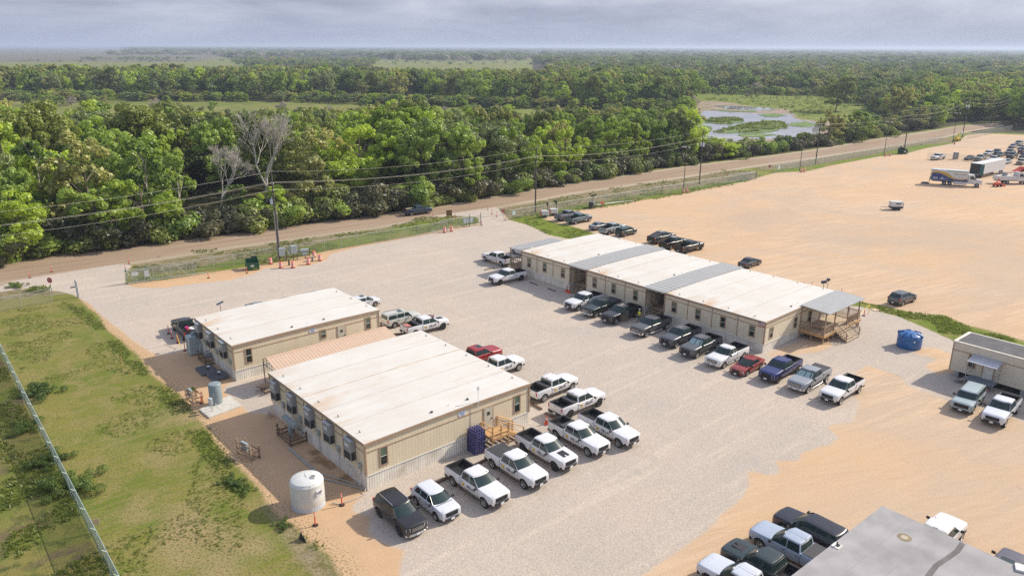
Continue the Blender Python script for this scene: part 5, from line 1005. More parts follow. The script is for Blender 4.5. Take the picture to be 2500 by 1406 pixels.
# small office trailer on the right
def trailer_roof(): pass
t = thing('office_trailer', 'small office trailer with dark roof and white rim at the right edge', 'trailer', (46.83,74.76,0), R(40.0))
MB().box((2.02, -9, 2.28), (4.04, 18, 3.12)).build('wall', mat('trailer_siding', (.62,.56,.44), rough=.6, var=.06), t); MB().box((2.02, -9, 3.90), (4.12, 18.08, .12)).build('roof_rim', mat('cream_rim', (.66,.62,.52)), t); MB().box((2.02, -9, 3.97), (3.6, 17.4, .03)).build('roof_membrane', mat('dark_roof_membrane', (.085,.083,.09), rough=.85, var=.25, vscale=1), t)
MB().box((-.015, -9, 3.0), (.04, 18, .09)).box((-.01, -.06, 2.28), (.05, .1, 3.1)).build('trim', TRIM, t); MB().box((2.02, -9, .36), (3.2, 16.5, .72)).build('under_gap_shade', mat('under_black', (.02,.02,.02), rough=.9), t)  # black block fills the open gap below the trailer, shade put into its colour
for k in range(6): MB().box((.3, -.8-3.1*k, .35), (.4, .4, .7)).build('pier', ACM, t)
window(t, 'sw', -2.05, 2.25, .80, 1.5, 4.0, 0, False); fr = MB().box((-.02, -3.7, 1.85), (.04, 1.15, 2.2)).build('door_frame', TRIM, t); MB().box((-.05, -3.7, 1.82), (.03, .92, 2.05)).build('door', WHT, t)
b = MB(); [b.cyl((1.6+.35*k, -9.2-.75*k, 3.986), (1.6+.35*k, -9.2-.75*k, 3.992), .62-.1*k, n=18) for k in range(3)]; b.build('roof_patch', mat('white_patch', (.62,.58,.48)), t); MB().box((1.9, -9.4, 4.15), (.12, .12, .35)).cyl((2.3,-10.4,3.98),(2.3,-10.4,4.3), .09).build('roof_vent', GALV, t)
t = thing('entry_steps', 'metal entry landing with small awning and steps at the office trailer door', 'steps', (46.83,74.76,0), R(40.0))
MB().prism([(-.0,3.12),(-1.75,2.80),(-1.75,2.76),(0,3.06)], -4.9, -2.1, axis='y').build('awning', mat('pale_corrugated_awning', (.46,.48,.53), rough=.35, metal=.4), t)
for y in (-2.2, -4.8): MB().box((-1.65, y, 1.4), (.06, .06, 2.75)).box((-.15, y, 1.9), (.05, .05, 1.8)).box((-.9, y, 1.75), (1.5, .05, .05)).box((-.9, y, 1.3), (1.5, .04, .04)).build('post', GALV, t)
MB().box((-.9, -3.5, .78), (1.6, 2.6, .07)).build('landing', mat('blue_grey_deck', (.16,.20,.24)), t); b = MB()
for k in range(4): b.box((-.9, -2.05+.28*k, .62-.18*k), (1.1, .26, .05))
b.tube([(-1.5,-2.1,1.75),(-1.5,-1.0,1.0),(-1.5,-1.0,.05)], .025, 5); b.build('steps', GALV, t)
# near dark roof
t = thing('office_building', 'grey flat-roofed modular building cut off at the bottom right corner', 'building', (24.98,44.06,0), R(39.6))
GR = mat('grey_roof_membrane', (.305,.29,.29), rough=.8, var=.2, vscale=.6); DS = mat('dark_seam_strip', (.13,.125,.12), rough=.85, var=.3, vscale=1)
MB().box((-7, -9, 2.4), (14, 18, 3.0)).build('wall', SIDING3, t); MB().box((-7, -9, .5), (13.9, 17.9, .98)).build('skirting', SKIRT, t); MB().box((-7, -9, 3.97), (14.25, 18.2, .12)).build('roof', GR, t); MB().box((-7, -9, 3.86), (14.30, 18.26, .14)).build('fascia', mat('grey_fascia', (.30,.29,.29)), t)
for y in (-5.0, -9.6, -14.2):
    b = MB(); b.add([(q, y+dd+.12*math.sin(q*1.3), 4.036) for q in [-14+14*i/12 for i in range(13)] for dd in (-.16, .16)], [(2*i, 2*i+2, 2*i+3, 2*i+1) for i in range(12)]); b.build('roof_seam', DS, t, recalc=False)
for y in (-1.8, -3.4, -6.6, -8.1): MB().box((-7, y, 4.033), (14, .03, .004)).build('lap_joint', mat('lap_joint_grey', (.25,.24,.24)), t)
def r5(x, y): p = gp(x, y, 4.03)-Vector((24.98,44.06,0)); a = R(39.6); return (p.x*cos(a)+p.y*sin(a), -p.x*sin(a)+p.y*cos(a))
x, y = r5(2043, 1332); MB().box((x, y, 4.05), (.55, .50, .05)).build('vent_curb', WHT, t); MB().cyl((x,y,4.05),(x,y,4.32), .05).box((x+.05,y-.05,4.10),(.2,.2,.08)).build('roof_vent', DKM, t)
x, y = r5(2208, 1311); b = MB().cyl((x,y,4.034),(x,y,4.040), .42, n=20); b.build('roof_stain', mat('rust_ring', (.22,.165,.09), var=.3, vscale=3), t); MB().cyl((x,y,4.034),(x,y,4.046), .22, n=16).build('roof_patch', mat('tan_patch', (.42,.36,.26)), t)
x, y = r5(2490, 1388); MB().box((x, y, 4.1), (.7, .5, .14), rz=.4).build('vent_curb', WHT, t)
# ---------------------------------------------------------------- site furniture
ORG = mat('safety_orange', (.72,.085,.02), rough=.5, var=.1); RFL = mat('reflective_white', (.70,.70,.70), rough=.4); RUB = mat('rubber_base', (.02,.02,.02), rough=.9)
# orange delineator posts
def delin():
    t = thing('delineator_post', '', 'delineator'); MB().prism([(.22*cos(k*pi/3), .22*sin(k*pi/3)) for k in range(6)], 0, .06).build('base', RUB, t)
    MB().cyl((0,0,.05), (0,0,1.10), .05, .045, n=10).build('tube', ORG, t, smooth=True); MB().cyl((0,0,.78), (0,0,.86), .052, n=10).cyl((0,0,.94), (0,0,1.0), .051, n=10).build('reflective_bands', RFL, t); return t
D0 = delin(); first = True
DL = [(73,678,'by the dirt road at the left entrance'),(126,664,'behind the stop sign on the left'),(315,644,'across the left entrance by the road'),(307,662,'at the gate post of the left entrance'),(509,679,'standing on the sand before the long fence'),(603,667,'just left of the green dumpster'),
      (412,815,'farthest of the four beside the loaded dark pickup'),(420,826,'second of the four beside the loaded dark pickup'),(434,837,'third of the four beside the loaded pickup, holding a yellow rope'),(452,856,'nearest the grey-white cabinet by the rear office'),(492.5,984,'behind the grey steel tank'),
      (835,1233,'between the white tank and the black SUV'),(770,1282,'in front of the white water tank'),(1057,531,'by the second entrance left of the brown board'),(1112,534,'right of the brown board'),(1176,551,'at the end of the second gate'),(1191,512,'across the second entrance by the road'),
      (1201,523,'at the grass corner of the second entrance'),(1213,529,'near the small stop sign'),(1233.5,537,'just under the small stop sign'),(1550,493,'at the end of the white pipes'),(1981,706,'behind the long office with dark lights beside it'),(2053,722,'behind the right porch roof'),(2109,771,'with yellow tape beside the right porch'),
      (1885,419,'at the third entrance under the stop sign'),(1745,428,'by the third gate'),(1776,429,'by the third gate near the road')]
for x, y, w in DL:
    p = gp(x, y); lb = 'orange post '+w
    if first: D0.location = p; D0['label'] = lb; D0['group'] = 'orange delineator posts'; first = False
    else: dup(D0, p, rnd.uniform(0, 1), lb, 'orange delineator posts')
# drums
t0 = thing('traffic_drum', '', 'traffic drum'); MB().lathe([(.36,0),(.36,.06),(.30,.08)], n=16).build('base', RUB, t0)
b = MB().lathe([(.29,.06),(.29,.26)], n=18).lathe([(.275,.38),(.275,.52)], n=18, m=0).lathe([(.26,.66),(.26,.80)], n=18, m=0).lathe([(.25,.92),(.24,1.0),(.12,1.01)], n=18); b.build('orange_shell', ORG, t0, smooth=True)
MB().lathe([(.285,.26),(.28,.38)], n=18).lathe([(.27,.52),(.265,.66)], n=18).lathe([(.255,.80),(.25,.92)], n=18).build('white_bands', RFL, t0, smooth=True); first = True
for x, y, w in ((660.6,644.5,'right of the green dumpster'),(686,654.5,'at the front left below the electric rack'),(715.4,654,'in front of the electric rack, beside a dark valve'),(753,645.5,'left of the small table by the electric rack'),(767,627.5,'at the back right by the fence near the electric rack'),(781,636.5,'rightmost near the electric rack'),
                (1085,568,'left one of two at the second gate'),(1102,565,'right one of two at the second gate'),(1668,471,'left one of two at the middle light pole'),(1677,470,'right one of two at the middle light pole'),(1956,421,'left one of two at the next light pole'),(1963.6,420,'right one of two at the next light pole'),(2161.6,382,'left one of two near the dark green dumpster'),(2172,381,'right one of two near the dark green dumpster'),(2330,353,'at the foot of the farthest light pole')):
    p = gp(x, y); lb = 'orange and white drum '+w
    if first: t0.location = p; t0['label'] = lb; t0['group'] = 'orange traffic drums'; first = False
    else: dup(t0, p, 0, lb, 'orange traffic drums')
c0 = thing('traffic_cone', '', 'cone'); MB().box((0,0,.02), (.36,.36,.04)).build('base', ORG, c0); MB().cyl((0,0,.04), (0,0,.74), .13, .03, n=14).build('cone', ORG, c0, smooth=True); MB().cyl((0,0,.42), (0,0,.56), .083, .064, n=14).build('white_band', RFL, c0); first = True
for x, y, w, s in ((1334,1035,'between two white company pickups facing away',1.15),(1383,713,'left of two at the left breezeway steps',1.2),(1389,715,'right of two at the left breezeway steps',1.2),(1961,704,'behind the long office roof',1.3)):
    p = gp(x, y)
    if first: c0.location = p; c0['label'] = 'orange cone '+w; c0['group'] = 'traffic cones'; c0.scale = (s,s,s); first = False
    else: dup(c0, p, .3, 'orange cone '+w, 'traffic cones', scale=s)
# stop signs
STR = mat('sign_red', (.42,.012,.03), rough=.45)
def stop(x, y, top, label, rz=0):
    p = gp(x, y); h = hat(p, top); t = thing('stop_sign', label, 'stop sign', p, rz); MB().box((0,.03,h/2-.1), (.06,.04,h-.2)).build('post', GALV, t)
    oc = lambda r: [(r*cos(R(22.5+45*k)), h-.42+r*sin(R(22.5+45*k))) for k in range(8)]
    pl = MB().prism(oc(.42), -.005, .004, axis='y').build('sign_face', RFL, t); MB().prism(oc(.39), -.012, -.006, axis='y').build('red_field', STR, pl)
    me = text_mesh('STOP', .34, RFL, 'stop_lettering', .004); me.transform(Matrix.Rotation(pi/2, 4, 'X')); me.transform(Matrix.Translation((0, -.018, h-.42))); link('stop_lettering', me, pl); return t
stop(127, 716, 677, 'large red stop sign above the fence at the left entrance', R(-4)); stop(1229, 532, 510, 'small red stop sign beside the second entrance', R(0)); stop(1878, 417, 402, 'small red stop sign at the third entrance', R(0))
# chain link
def linkmat(name, col, cov):
    M = bpy.data.materials.new(name); M.use_nodes = True; nt = M.node_tree; nt.nodes.clear(); l = nt.links.new
    t = nt.nodes.new('ShaderNodeTexCoord'); s = nt.nodes.new('ShaderNodeSeparateXYZ'); l(t.outputs['Object'], s.inputs[0])
    def m(op, a, b=None):
        n = nt.nodes.new('ShaderNodeMath'); n.operation = op
        for i, v in enumerate((a, b)):
            if v is None: continue
            if isinstance(v, (int, float)): n.inputs[i].default_value = v
            else: l(v, n.inputs[i])
        return n.outputs[0]
    u = m('FRACT', m('DIVIDE', m('ADD', s.outputs[0], s.outputs[2]), .075)); v = m('FRACT', m('DIVIDE', m('SUBTRACT', s.outputs[0], s.outputs[2]), .075)); on = m('MAXIMUM', m('LESS_THAN', u, cov), m('LESS_THAN', v, cov))
    d = nt.nodes.new('ShaderNodeBsdfPrincipled'); d.inputs['Base Color'].default_value = (*col, 1); d.inputs['Roughness'].default_value = .5; tr = nt.nodes.new('ShaderNodeBsdfTransparent'); mx = nt.nodes.new('ShaderNodeMixShader'); l(on, mx.inputs[0]); l(tr.outputs[0], mx.inputs[1]); l(d.outputs[0], mx.inputs[2]); o = nt.nodes.new('ShaderNodeOutputMaterial'); l(mx.outputs[0], o.inputs[0]); return M
CL = linkmat('chain_link', (.34,.36,.34), .075); CLG = linkmat('chain_link_green', (.25,.33,.29), .22); FP = mat('fence_pipe', (.50,.51,.49), rough=.45, metal=.4); FPG = mat('fence_pipe_teal', (.36,.44,.41), rough=.5, metal=.2)
def fence(label, p, q, h, sp, cl=CL, fp=FP, gates=(), wires=0, group='chain-link fences', midrail=()):
    p, q = Vector(p), Vector(q); d = q-p; L_ = d.length; a = math.atan2(d.y, d.x); t = thing('chain_link_fence', label, 'fence', (p.x, p.y, 0), a, group)
    MB().box((L_/2, 0, h/2+.03), (L_, .004, h-.06)).build('mesh_fabric', cl, t); MB().tube([(0,0,h), (L_,0,h)], .03, 6).build('top_rail', fp, t); n = max(2, int(L_/sp)); pm = MB().cyl((0,0,0), (0,0,h+.02), .035, n=6).mesh('post', fp)
    for i in range(min(n+1, 95)): link('post', pm, t, (L_*i/n, 0, 0))
    for s0, s1 in midrail: MB().tube([(s0,0,h*.5), (s1,0,h*.5)], .022, 5).build('brace_rail', fp, t)
    if wires:
        am = MB().tube([(0,0,h), (0,-.28,h+.26)], .018, 4).mesh('barb_arm', fp)
        for i in range(min(n+1, 95)): link('barb_arm', am, t, (L_*i/n, 0, 0))
        for k in range(3): MB().tube([(0,-.09*(k+1),h+.08*(k+1)), (L_,-.09*(k+1),h+.08*(k+1))], .006, 3).build('barbed_wire', fp, t)
    return t
def G2(x, y): return gp(x, y)
fence('long galvanised fence between the first two gates, behind the dumpster', G2(312,692), G2(1092,565), 1.95, 3.05)
fence('fence along the right lot from the second to the third entrance', G2(1242,537), G2(1845,438), 1.95, 3.05, midrail=((0,3.0),))
fence('fence along the far lot beyond the third entrance', G2(1893,421), G2(2300,345), 1.95, 3.05, midrail=((0,3.0),))
fence('short fence at the left edge ending at the stop sign gate post', G2(-190,800), G2(128,738), 1.95, 3.05, midrail=((0,3.0),))
pa, pb = gp(0,845), gp(288,1420)
A_ = gp(-12,905,0); q1 = gp(2,843,2.0); q2 = gp(290,1404,2.0); dv = (Vector((q2.x,q2.y,0))-Vector((q1.x,q1.y,0))); s_ = Vector((q1.x,q1.y,0))-dv*.12; e_ = Vector((q2.x,q2.y,0))+dv*.25
fence('teal chain-link fence with barbed wire arms running down the lower left', s_, e_, 2.0, 3.0, cl=CLG, fp=FPG, wires=3)
ft = fence('far fence at the edge of the woods beyond the yellow lift', G2(2361,340), G2(2470,318), 1.95, 3.0); 
fence('fence across the far lot behind the portable toilet', G2(2264,388), G2(2400,398), 1.9, 3.6)
def gate(label, p, q, h=1.95, signs=(), n=6):
    p, q = Vector(p), Vector(q); d = q-p; L_ = d.length; a = math.atan2(d.y, d.x); t = thing('sliding_gate', label, 'gate', (p.x, p.y, 0), a, 'sliding gates'); b = MB().tube([(0,-.15,.18),(L_,-.15,.18)], .05, 6).tube([(0,-.15,h),(L_*.85,-.15,h)], .035, 6)
    for i in range(n): x = L_*.85*i/(n-1); b.tube([(x,-.15,.18),(x,-.15,h)], .025, 5)
    for i in range(n-1): x = L_*.85*i/(n-1); x2 = L_*.85*(i+1)/(n-1); b.tube([(x,-.15,.2 if i % 2 else h-.05),(x2,-.15,h-.05 if i % 2 else .2)], .012, 4)
    b.build('gate_frame', FP, t); MB().box((L_*.43,-.15,h/2+.09), (L_*.84,.004,h-.24)).build('gate_mesh', CL, t)
    for s in signs: MB().box((L_*s[0],-.17,s[1]), (s[2],.02,s[3])).build('gate_sign', mat('pale_sign', (.55,.62,.63), rough=.5), t)
    for x in (0, 2.6): MB().cyl((x,.12,0), (x,.12,h+.45), .07, n=8).build('gate_post', mat('green_post', (.10,.17,.16)), t)
    return t
gate('sliding gate with two pale signs at the left entrance', G2(312,694), G2(505,667), signs=((.10,1.45,.9,.55),(.24,1.25,.55,.9)), n=9)
gate('sliding gate with grey panels at the second entrance', G2(1173,549), G2(1055,567), signs=((.25,1.2,2.4,1.0),), n=7)
gate('sliding gate at the third entrance', G2(1845,438), G2(1770,446), n=7)
t = thing('gate_stub', 'tall narrow gate frame with slanted post beside the left entrance stop sign', 'gate', G2(128,738), BA); MB().cyl((0,0,0),(0,0,2.0), .04).tube([(0,0,1.0),(3.1,0,1.0)], .025).tube([(0,0,1.95),(3.1,0,1.95)], .02).build('gate_frame', FP, t); MB().cyl((3.1,0,0),(3.1,0,2.6), .06).cyl((3.25,.1,0),(3.25,.1,2.3), .05).build('gate_post', mat('steel_blue_post', (.16,.21,.25)), t); MB().box((2.7,0,1.6),(.6,.03,.16)).build('gate_sign', DKM, t)
for (x, y, z, w, h, lb) in ((1248,537,1.4,.75,.75,'pale square notice at the end of the right lot fence'),(1896,421,1.4,.8,.9,'pale notice board at the start of the far lot fence')):
    p = gp(x, y); o = MB().box((0,-.06,z),(w,.03,h)).build('notice_board', mat('pale_notice', (.52,.62,.64)), None); o.location = p+Vector((.5,0,0)); o.rotation_euler = (0,0,BA); tag(o, lb, 'sign')
t = thing('site_board', 'brown plywood notice board on posts by the second entrance', 'sign', gp(1097,543), R(15)); MB().box((0,0,1.9),(1.15,.05,1.15)).build('board', mat('brown_plywood', (.20,.115,.035)), t); MB().box((-.45,.05,1.1),(.09,.09,2.2)).box((.45,.05,1.1),(.09,.09,2.2)).build('posts', WOODG, t)

# ---- utility poles and wires
PW = mat('pole_wood', (.075,.065,.055), rough=.9, var=.25, vscale=3); PWL = mat('insulator_grey', (.55,.58,.60), rough=.3)
UP = [((682,632),418,'tall utility pole with a grey transformer, standing behind the dumpster','x'),((1307,518),360,'second utility pole, at the left end of the sand lot',''),((1707,450),318,'third utility pole, with two grey cans near the pond','cans'),((1991,400),287,'fourth utility pole, right of the pond',''),((2206,375),268,'fifth utility pole, beside the dark green dumpster',''),((2349,336),237,'sixth utility pole, with grey cans near the far entrance','cans'),((2234,322),245,'utility pole across the road near the far bend','n')]
tops = []
for (bx_, tp, lb, kd) in UP:
    p = gp(*bx_); h = hat(p, tp); t = thing('utility_pole', lb, 'utility pole', p, BA, 'utility poles'); MB().cyl((0,0,0),(0,0,h), .17, .11, n=10).build('pole', PW, t, smooth=True)
    if kd != 'n': tops.append((p, h))
    for k, (dz, dy) in enumerate(((-.05,0),(-1.9,.35),(-1.9,-.35),(-3.0,-.2))): MB().cyl((0,dy,h+dz-.12),(0,dy,h+dz+.12), .07, n=8).box((0,dy/2,h+dz-.1),(.06,abs(dy)+.05,.06)).build('insulator', PWL, t)
    if kd == 'x':
        tr = MB().lathe([(.02,0),(.24,.02),(.26,.08),(.26,.80),(.22,.88),(.10,.92)], (-.30,.25,h-5.4), n=14).build('transformer', mat('transformer_grey', (.48,.56,.58), rough=.4), t, smooth=True); MB().cyl((-.30,.25,h-4.5),(-.30,.25,h-4.1), .05).build('bushing', PWL, tr)
        for k, dx in enumerate((-.24,.20)): MB().cyl((dx,-.12,0),(dx,-.12,h*.55), .055, n=6).build('conduit', GALV, t)
    if kd == 'cans':
        for dy in (.35,-.35): MB().lathe([(.02,0),(.24,.02),(.24,.75),(.1,.85)], (0,dy,h-4.1), n=12).build('transformer', mat('transformer_pale', (.58,.60,.66), rough=.4), t, smooth=True)
WIRE = mat('bright_wire', (.75,.70,.58), rough=.7)
ext0 = tops[0][0]-(tops[1][0]-tops[0][0]).normalized()*62; e5 = tops[5][0]+(tops[5][0]-tops[4][0]).normalized()*70
chain = [(ext0, 14.0)]+tops+[(e5, 13.5)]
for k, (dz, off, lb) in enumerate(((-.05,0,'topmost power line strung along the dirt road poles'),(-1.8,.35,'upper-middle power line on the far side of the poles'),(-1.8,-.35,'lower-middle power line on the near side of the poles'),(-2.95,-.2,'lowest power line strung along the dirt road poles'))):
    b = MB()
    for (p, h), (q, g_) in zip(chain, chain[1:]):
        A = Vector((p.x, p.y, h+dz))+BU*off; B = Vector((q.x, q.y, g_+dz))+BU*off; n = 14; sag = .021*(B-A).length*(1.0 if k != 3 else 1.15)
        b.tube([A.lerp(B, i/n)-Vector((0,0,sag*4*(i/n)*(1-i/n))) for i in range(n+1)], .010, 4)
    tag(b.build('power_line', WIRE, None, recalc=False), lb, 'power line', 'overhead power lines')
for x, y, tp, w in ((1668,471,360,'middle light pole with two drums at its foot'),(1952,418,323,'light pole right of the third entrance'),(2158,380,298,'light pole left of the dark green dumpster'),(2325,350,277,'farthest light pole beside the yellow lift')):
    p = gp(x, y); h = hat(p, tp); t = thing('light_pole', w, 'light pole', p, BA, 'slim site light poles'); MB().cyl((0,0,0),(0,0,h), .10, .06, n=8).build('pole', mat('dark_green_pole', (.02,.035,.03)), t)
    MB().box((0,0,h-.1),(.06,1.9,.06)).build('cross_arm', mat('dark_green_pole', ()), t)
    for dy in (-.9,.2,.9): MB().box((-.12,dy,h+.05),(.30,.34,.22), ry=.5).build('lamp_head', mat('lamp_housing', (.62,.60,.64)), t)

# ---- tanks
def tank(label, p, r, h, m, dome=.35, n=36):
    t = thing('water_tank', label, 'tank', p, .3); MB().lathe([(r*.97,0),(r,.06),(r*1.005,h*.5),(r,h),(r*.97,h+.04)]+[(r*cos(a), h+.04+dome*sin(a)*.9) for a in (R(25),R(45),R(65),R(80))], n=n).build('shell', m, t, smooth=True); return t
WT = mat('white_poly_tank', (.60,.60,.575), rough=.4, var=.06); pT = gp(749,1235); tw = tank('large white plastic water tank at the near corner of the front office', (-15.5,50.15,0), 1.42, 2.45, WT, .5); tw.scale = (.89,.89,.86)
MB().cyl((.55,-.35,2.72),(.55,-.35,2.98), .30, .26, n=18).build('manway', WT, tw); MB().cyl((.55,-.35,2.985),(.55,-.35,3.0), .20, n=16).build('manway_lid', mat('grey_lid', (.18,.18,.18)), tw)
for a in (.2, .2+pi/2): MB().tube([(1.35*cos(a),1.35*sin(a),2.56),(.8*cos(a),.8*sin(a),2.80),(0,0,2.97),(-.8*cos(a),-.8*sin(a),2.80),(-1.35*cos(a),-1.35*sin(a),2.56)], .06, 6).build('top_rib', WT, tw, smooth=True)
MB().lathe([(1.428,.02),(1.432,.45)], n=36).build('water_line', mat('bluish_lower_wall', (.46,.51,.56), rough=.4), tw)
MB().box((.95,-1.10,1.75),(.62,.05,.55), rz=R(41)).build('tank_label', mat('tank_label_white', (.62,.62,.64)), tw); MB().box((.965,-1.125,1.80),(.5,.04,.10), rz=R(41)).box((.965,-1.125,1.64),(.4,.04,.05), rz=R(41)).build('label_print', NAVY, tw)
hb = MB().tube([(-13.75,50.2,.12),(-13.2,50.15,.05),(-12.4,50.6,.04),(-11.5,51.5,.05),(-11.45,51.9,.3)], .05, 7); tag(hb.build('water_hose', mat('pale_hose', (.42,.38,.33)), None, smooth=True), 'pale hose from the white tank to the corner of the front office', 'hose')
BT = mat('blue_poly_tank', (.025,.12,.33), rough=.4, var=.1); tb = tank('round blue plastic tank standing on the gravel right of the porch', gp(2218,846), 1.33, 1.35, BT, .55)
for k in range(6): a = k*pi/3; MB().box((1.0*cos(a),1.0*sin(a),1.62),(.78,.34,.36), rz=a, ry=.35).build('top_lug', BT, tb)
MB().box((-.55,-1.25,1.1),(.16,.04,.2), rz=-.4).build('tank_label', RFL, tb)
SL = mat('concrete_pad', (.52,.49,.43), rough=.9, bump=.2); cpt = [gp(*q) for q in ((487,1002),(511,1022),(590,993),(560,968))]
o = MB().prism([(q.x,q.y) for q in cpt], 0, .16).build('concrete_slab', SL, None); tag(o, 'pale concrete slab under the grey steel tank', 'slab')
ST = mat('grey_steel_tank', (.22,.27,.29), rough=.45); gtk = tank('upright grey steel tank on the concrete slab', gp(524,992)+Vector((0,.55,.16)), .60, 1.95, ST, .12, 28)
cm = thing('control_panel', 'grey pump controls on stands before the steel tank', 'control box', gp(517,1004)+Vector((0,0,.16)), R(-50)); MB().box((-.35,0,.9),(.34,.16,.42)).box((.25,0,1.0),(.36,.2,.6)).build('cabinet', mat('panel_grey', (.46,.50,.52)), cm); MB().cyl((-.35,0,0),(-.35,0,.8), .035).cyl((.25,0,0),(.25,0,.8), .035).tube([(.45,.1,.5),(.8,.2,.9),(1.1,.3,.5)], .04).build('pipework', ELB, cm)
# septic lids
SB = mat('black_basin_lid', (.10,.105,.115), rough=.6, bump=.3, bscale=6)
for x, y, w in ((505,906,'left'),(531,920,'right')):
    t = thing('basin_cover', f'{"far" if w == "left" else "near"} flat dark ribbed basin cover on the ground by the rear office', 'basin cover', gp(x, y), T1-pi/2, 'dark basin covers'); MB().box((0,0,.14),(2.3,1.7,.28)).build('lid', SB, t, bevel=.04)
    for k in range(4): MB().box((-.84+.56*k,0,.30),(.40,1.6,.05)).build('rib', SB, t)
    MB().cyl((.1,.1,.30),(.1,.1,.40), .16).build('riser', BLK, t); MB().box((-.45,.35,.335),(.45,.3,.01)).build('label_plate', RFL, t)
# big grey-white cabinet
t = thing('generator_cabinet', 'pale blue-grey cabinet unit with a small box on top by the rear office', 'cabinet', gp(478,862), T1); MB().box((0,0,1.15),(1.5,1.25,2.1)).box((.55,-.75,.95),(.75,.5,.8), taper=.8).build('cabinet', mat('pale_blue_cabinet', (.33,.40,.41), rough=.45), t, bevel=.03); MB().box((.1,.1,2.38),(.55,.45,.35)).build('top_box', mat('mid_blue_grey', (.25,.30,.34)), t); MB().box((-.76,.1,1.2),(.02,.10,1.4)).build('door_gap', DKM, t)
def timber_frame(name, label, loc, rz, W_, D_, H_, m, panel_=True):
    t = thing(name, label, 'wooden rack', loc, rz, 'timber racks for electric gear'); b = MB()
    for x in (-W_/2, W_/2):
        for y, hh in ((-D_/2, H_), (D_/2, H_*.8)): b.box((x, y, hh/2), (.12,.12,hh))
        b.box((x, 0, H_*.42), (.06, D_, .12)); b.box((x, 0, H_*.12), (.06, D_, .12))
    for z in (H_*.2, H_*.5, H_*.82): b.box((0, -D_/2-.07, z), (W_+.2, .05, .14))
    b.box((0, D_/2+.07, H_*.45), (W_+.2, .05, .12)); b.box((0,0,H_*.6), (W_, .05, .10)); b.build('frame', m, t)
    if panel_: MB().box((0, -D_/2+.12, H_*.68), (W_*.45, .22, H_*.5)).build('panel_box', ELB, t); MB().tube([(0,-D_/2+.1,H_*.5),(.1,0,.1),(W_*.6,.4,.05)], .03, 5).build('cable', DKM, t)
    return t
timber_frame('timber_rack', 'weathered timber rack with white gear left of the steel tank', gp(476,978), BA-pi/2, 1.7, .9, 1.45, WOODG)
timber_frame('timber_rack', 'timber rack with a pale panel standing alone on the shaded dirt', gp(608,1112), BA-pi/2+.2, 1.9, .8, 1.5, WOODG)
t = timber_frame('timber_rack', 'dark timber enclosure with a long grey trough against the front office', gp(714,1070), BA-pi/2, 2.6, 1.5, 1.2, WOODD, False); MB().box((-.2,.0,1.6),(2.4,.45,.35)).build('trough', ELB, t); MB().box((-.2,0,.8),(.5,.3,1.5)).build('meter_box', ELB, t)
t = timber_frame('timber_rack', 'dark timber stand against the rear office beside the pale cabinet', gp(508,882), BA-pi/2, 2.2, 1.2, 1.2, WOODD, False); MB().box((.2,0,.9),(.8,.6,.6)).build('trough', ACM, t)
tag(MB().tube([gp(705,1098)+Vector((0,0,.08)), gp(790,1170)+Vector((0,0,.08)), gp(890,1196)+Vector((0,0,.1))], .05, 6).tube([gp(702,1094)+Vector((0,0,.2)), gp(780,1158)+Vector((0,0,.15)), gp(882,1190)+Vector((0,0,.2))], .04, 6).build('ground_pipe', ELB, None), 'grey pipes lying along the foot of the front office wall', 'pipe')
# electric rack by the pole
t = thing('electric_rack', 'timber rack of grey switch boxes and meters beside the transformer pole', 'electric rack', gp(717,634), R(22)); b = MB()
for x in (-2.2,-1.1,0,.6,1.9,2.6): b.box((x,0,.85),(.11,.11,1.7))
for z in (.55,1.2): b.box((.1,.0,z),(4.9,.05,.14))
b.build('frame', WOODD, t)
for x, z, w, h in ((-1.75,1.55,.95,1.25),(-.75,1.3,.32,.45),(.15,1.75,1.0,1.35),(1.8,1.5,1.3,.42),(1.75,.95,.75,.5)): MB().box((x,-.22,z),(w,.35,h)).build('switch_box', mat('pale_switch_box', (.42,.50,.50), rough=.45), t, bevel=.02)
MB().tube([(-1.3,-.2,2.0),(-.35,-.2,2.0)], .06).tube([(.6,-.2,1.5),(1.2,-.2,1.5)], .05).tube([(-1.4,-.1,.9),(-1.4,-.1,0)], .05).tube([(-1.2,-.1,.9),(-1.2,-.1,0)], .05).build('conduit', GALV, t)
t = thing('side_table', 'small light table by the drums next to the electric rack', 'table', gp(763,637), .3); MB().box((0,0,.7),(1.0,.6,.06)).build('table_top', WOODG, t); MB().cyl((0,0,0),(0,0,.68), .16).build('pedestal', ACM, t)
tag(MB().cyl((0,0,0),(0,0,.75), .14).cyl((0,0,.75),(0,0,.95), .09).build('valve_stand', DKM, None), 'dark valve stand between two drums by the electric rack', 'valve').location = gp(706,648)
# dumpsters
def dumpster(p, rz, col, label, s=1):
    m = mat('dumpster_'+label[:5].replace(' ', '_'), col, rough=.45, var=.15); t = thing('dumpster', label, 'dumpster', p, rz, 'dumpsters'); t.scale = (s,s,s); b = MB().prism([(-.85,.10),(.85,.10),(.85,1.15),(-.85,1.55)], -.95, -.90, axis='x').prism([(-.85,.10),(.85,.10),(.85,1.15),(-.85,1.55)], .90, .95, axis='x').box((0,.86,.65),(1.8,.05,1.1)).box((0,-.86,.83),(1.8,.05,1.44)).box((0,0,.13),(1.8,1.7,.06)).box((.99,0,.75),(.10,1.2,.14)).box((-.99,0,.75),(.10,1.2,.14)); b.build('bin', m, t)
    MB().box((-.45,-1.15,1.30),(.9,.05,.95)).box((.46,-1.02,1.5),(.9,.5,.05), rz=.1).build('lid', mat('dumpster_lid', (.02,.03,.025)), t); MB().box((.1,.90,.75),(.5,.01,.28)).build('sticker', RFL, t); MB().box((-.3,.90,.25),(.8,.01,.05)).build('yellow_stripe', YEL, t); MB().box((0,0,.9),(1.7,1.5,.03)).build('inner_shade', BLK, t); return t
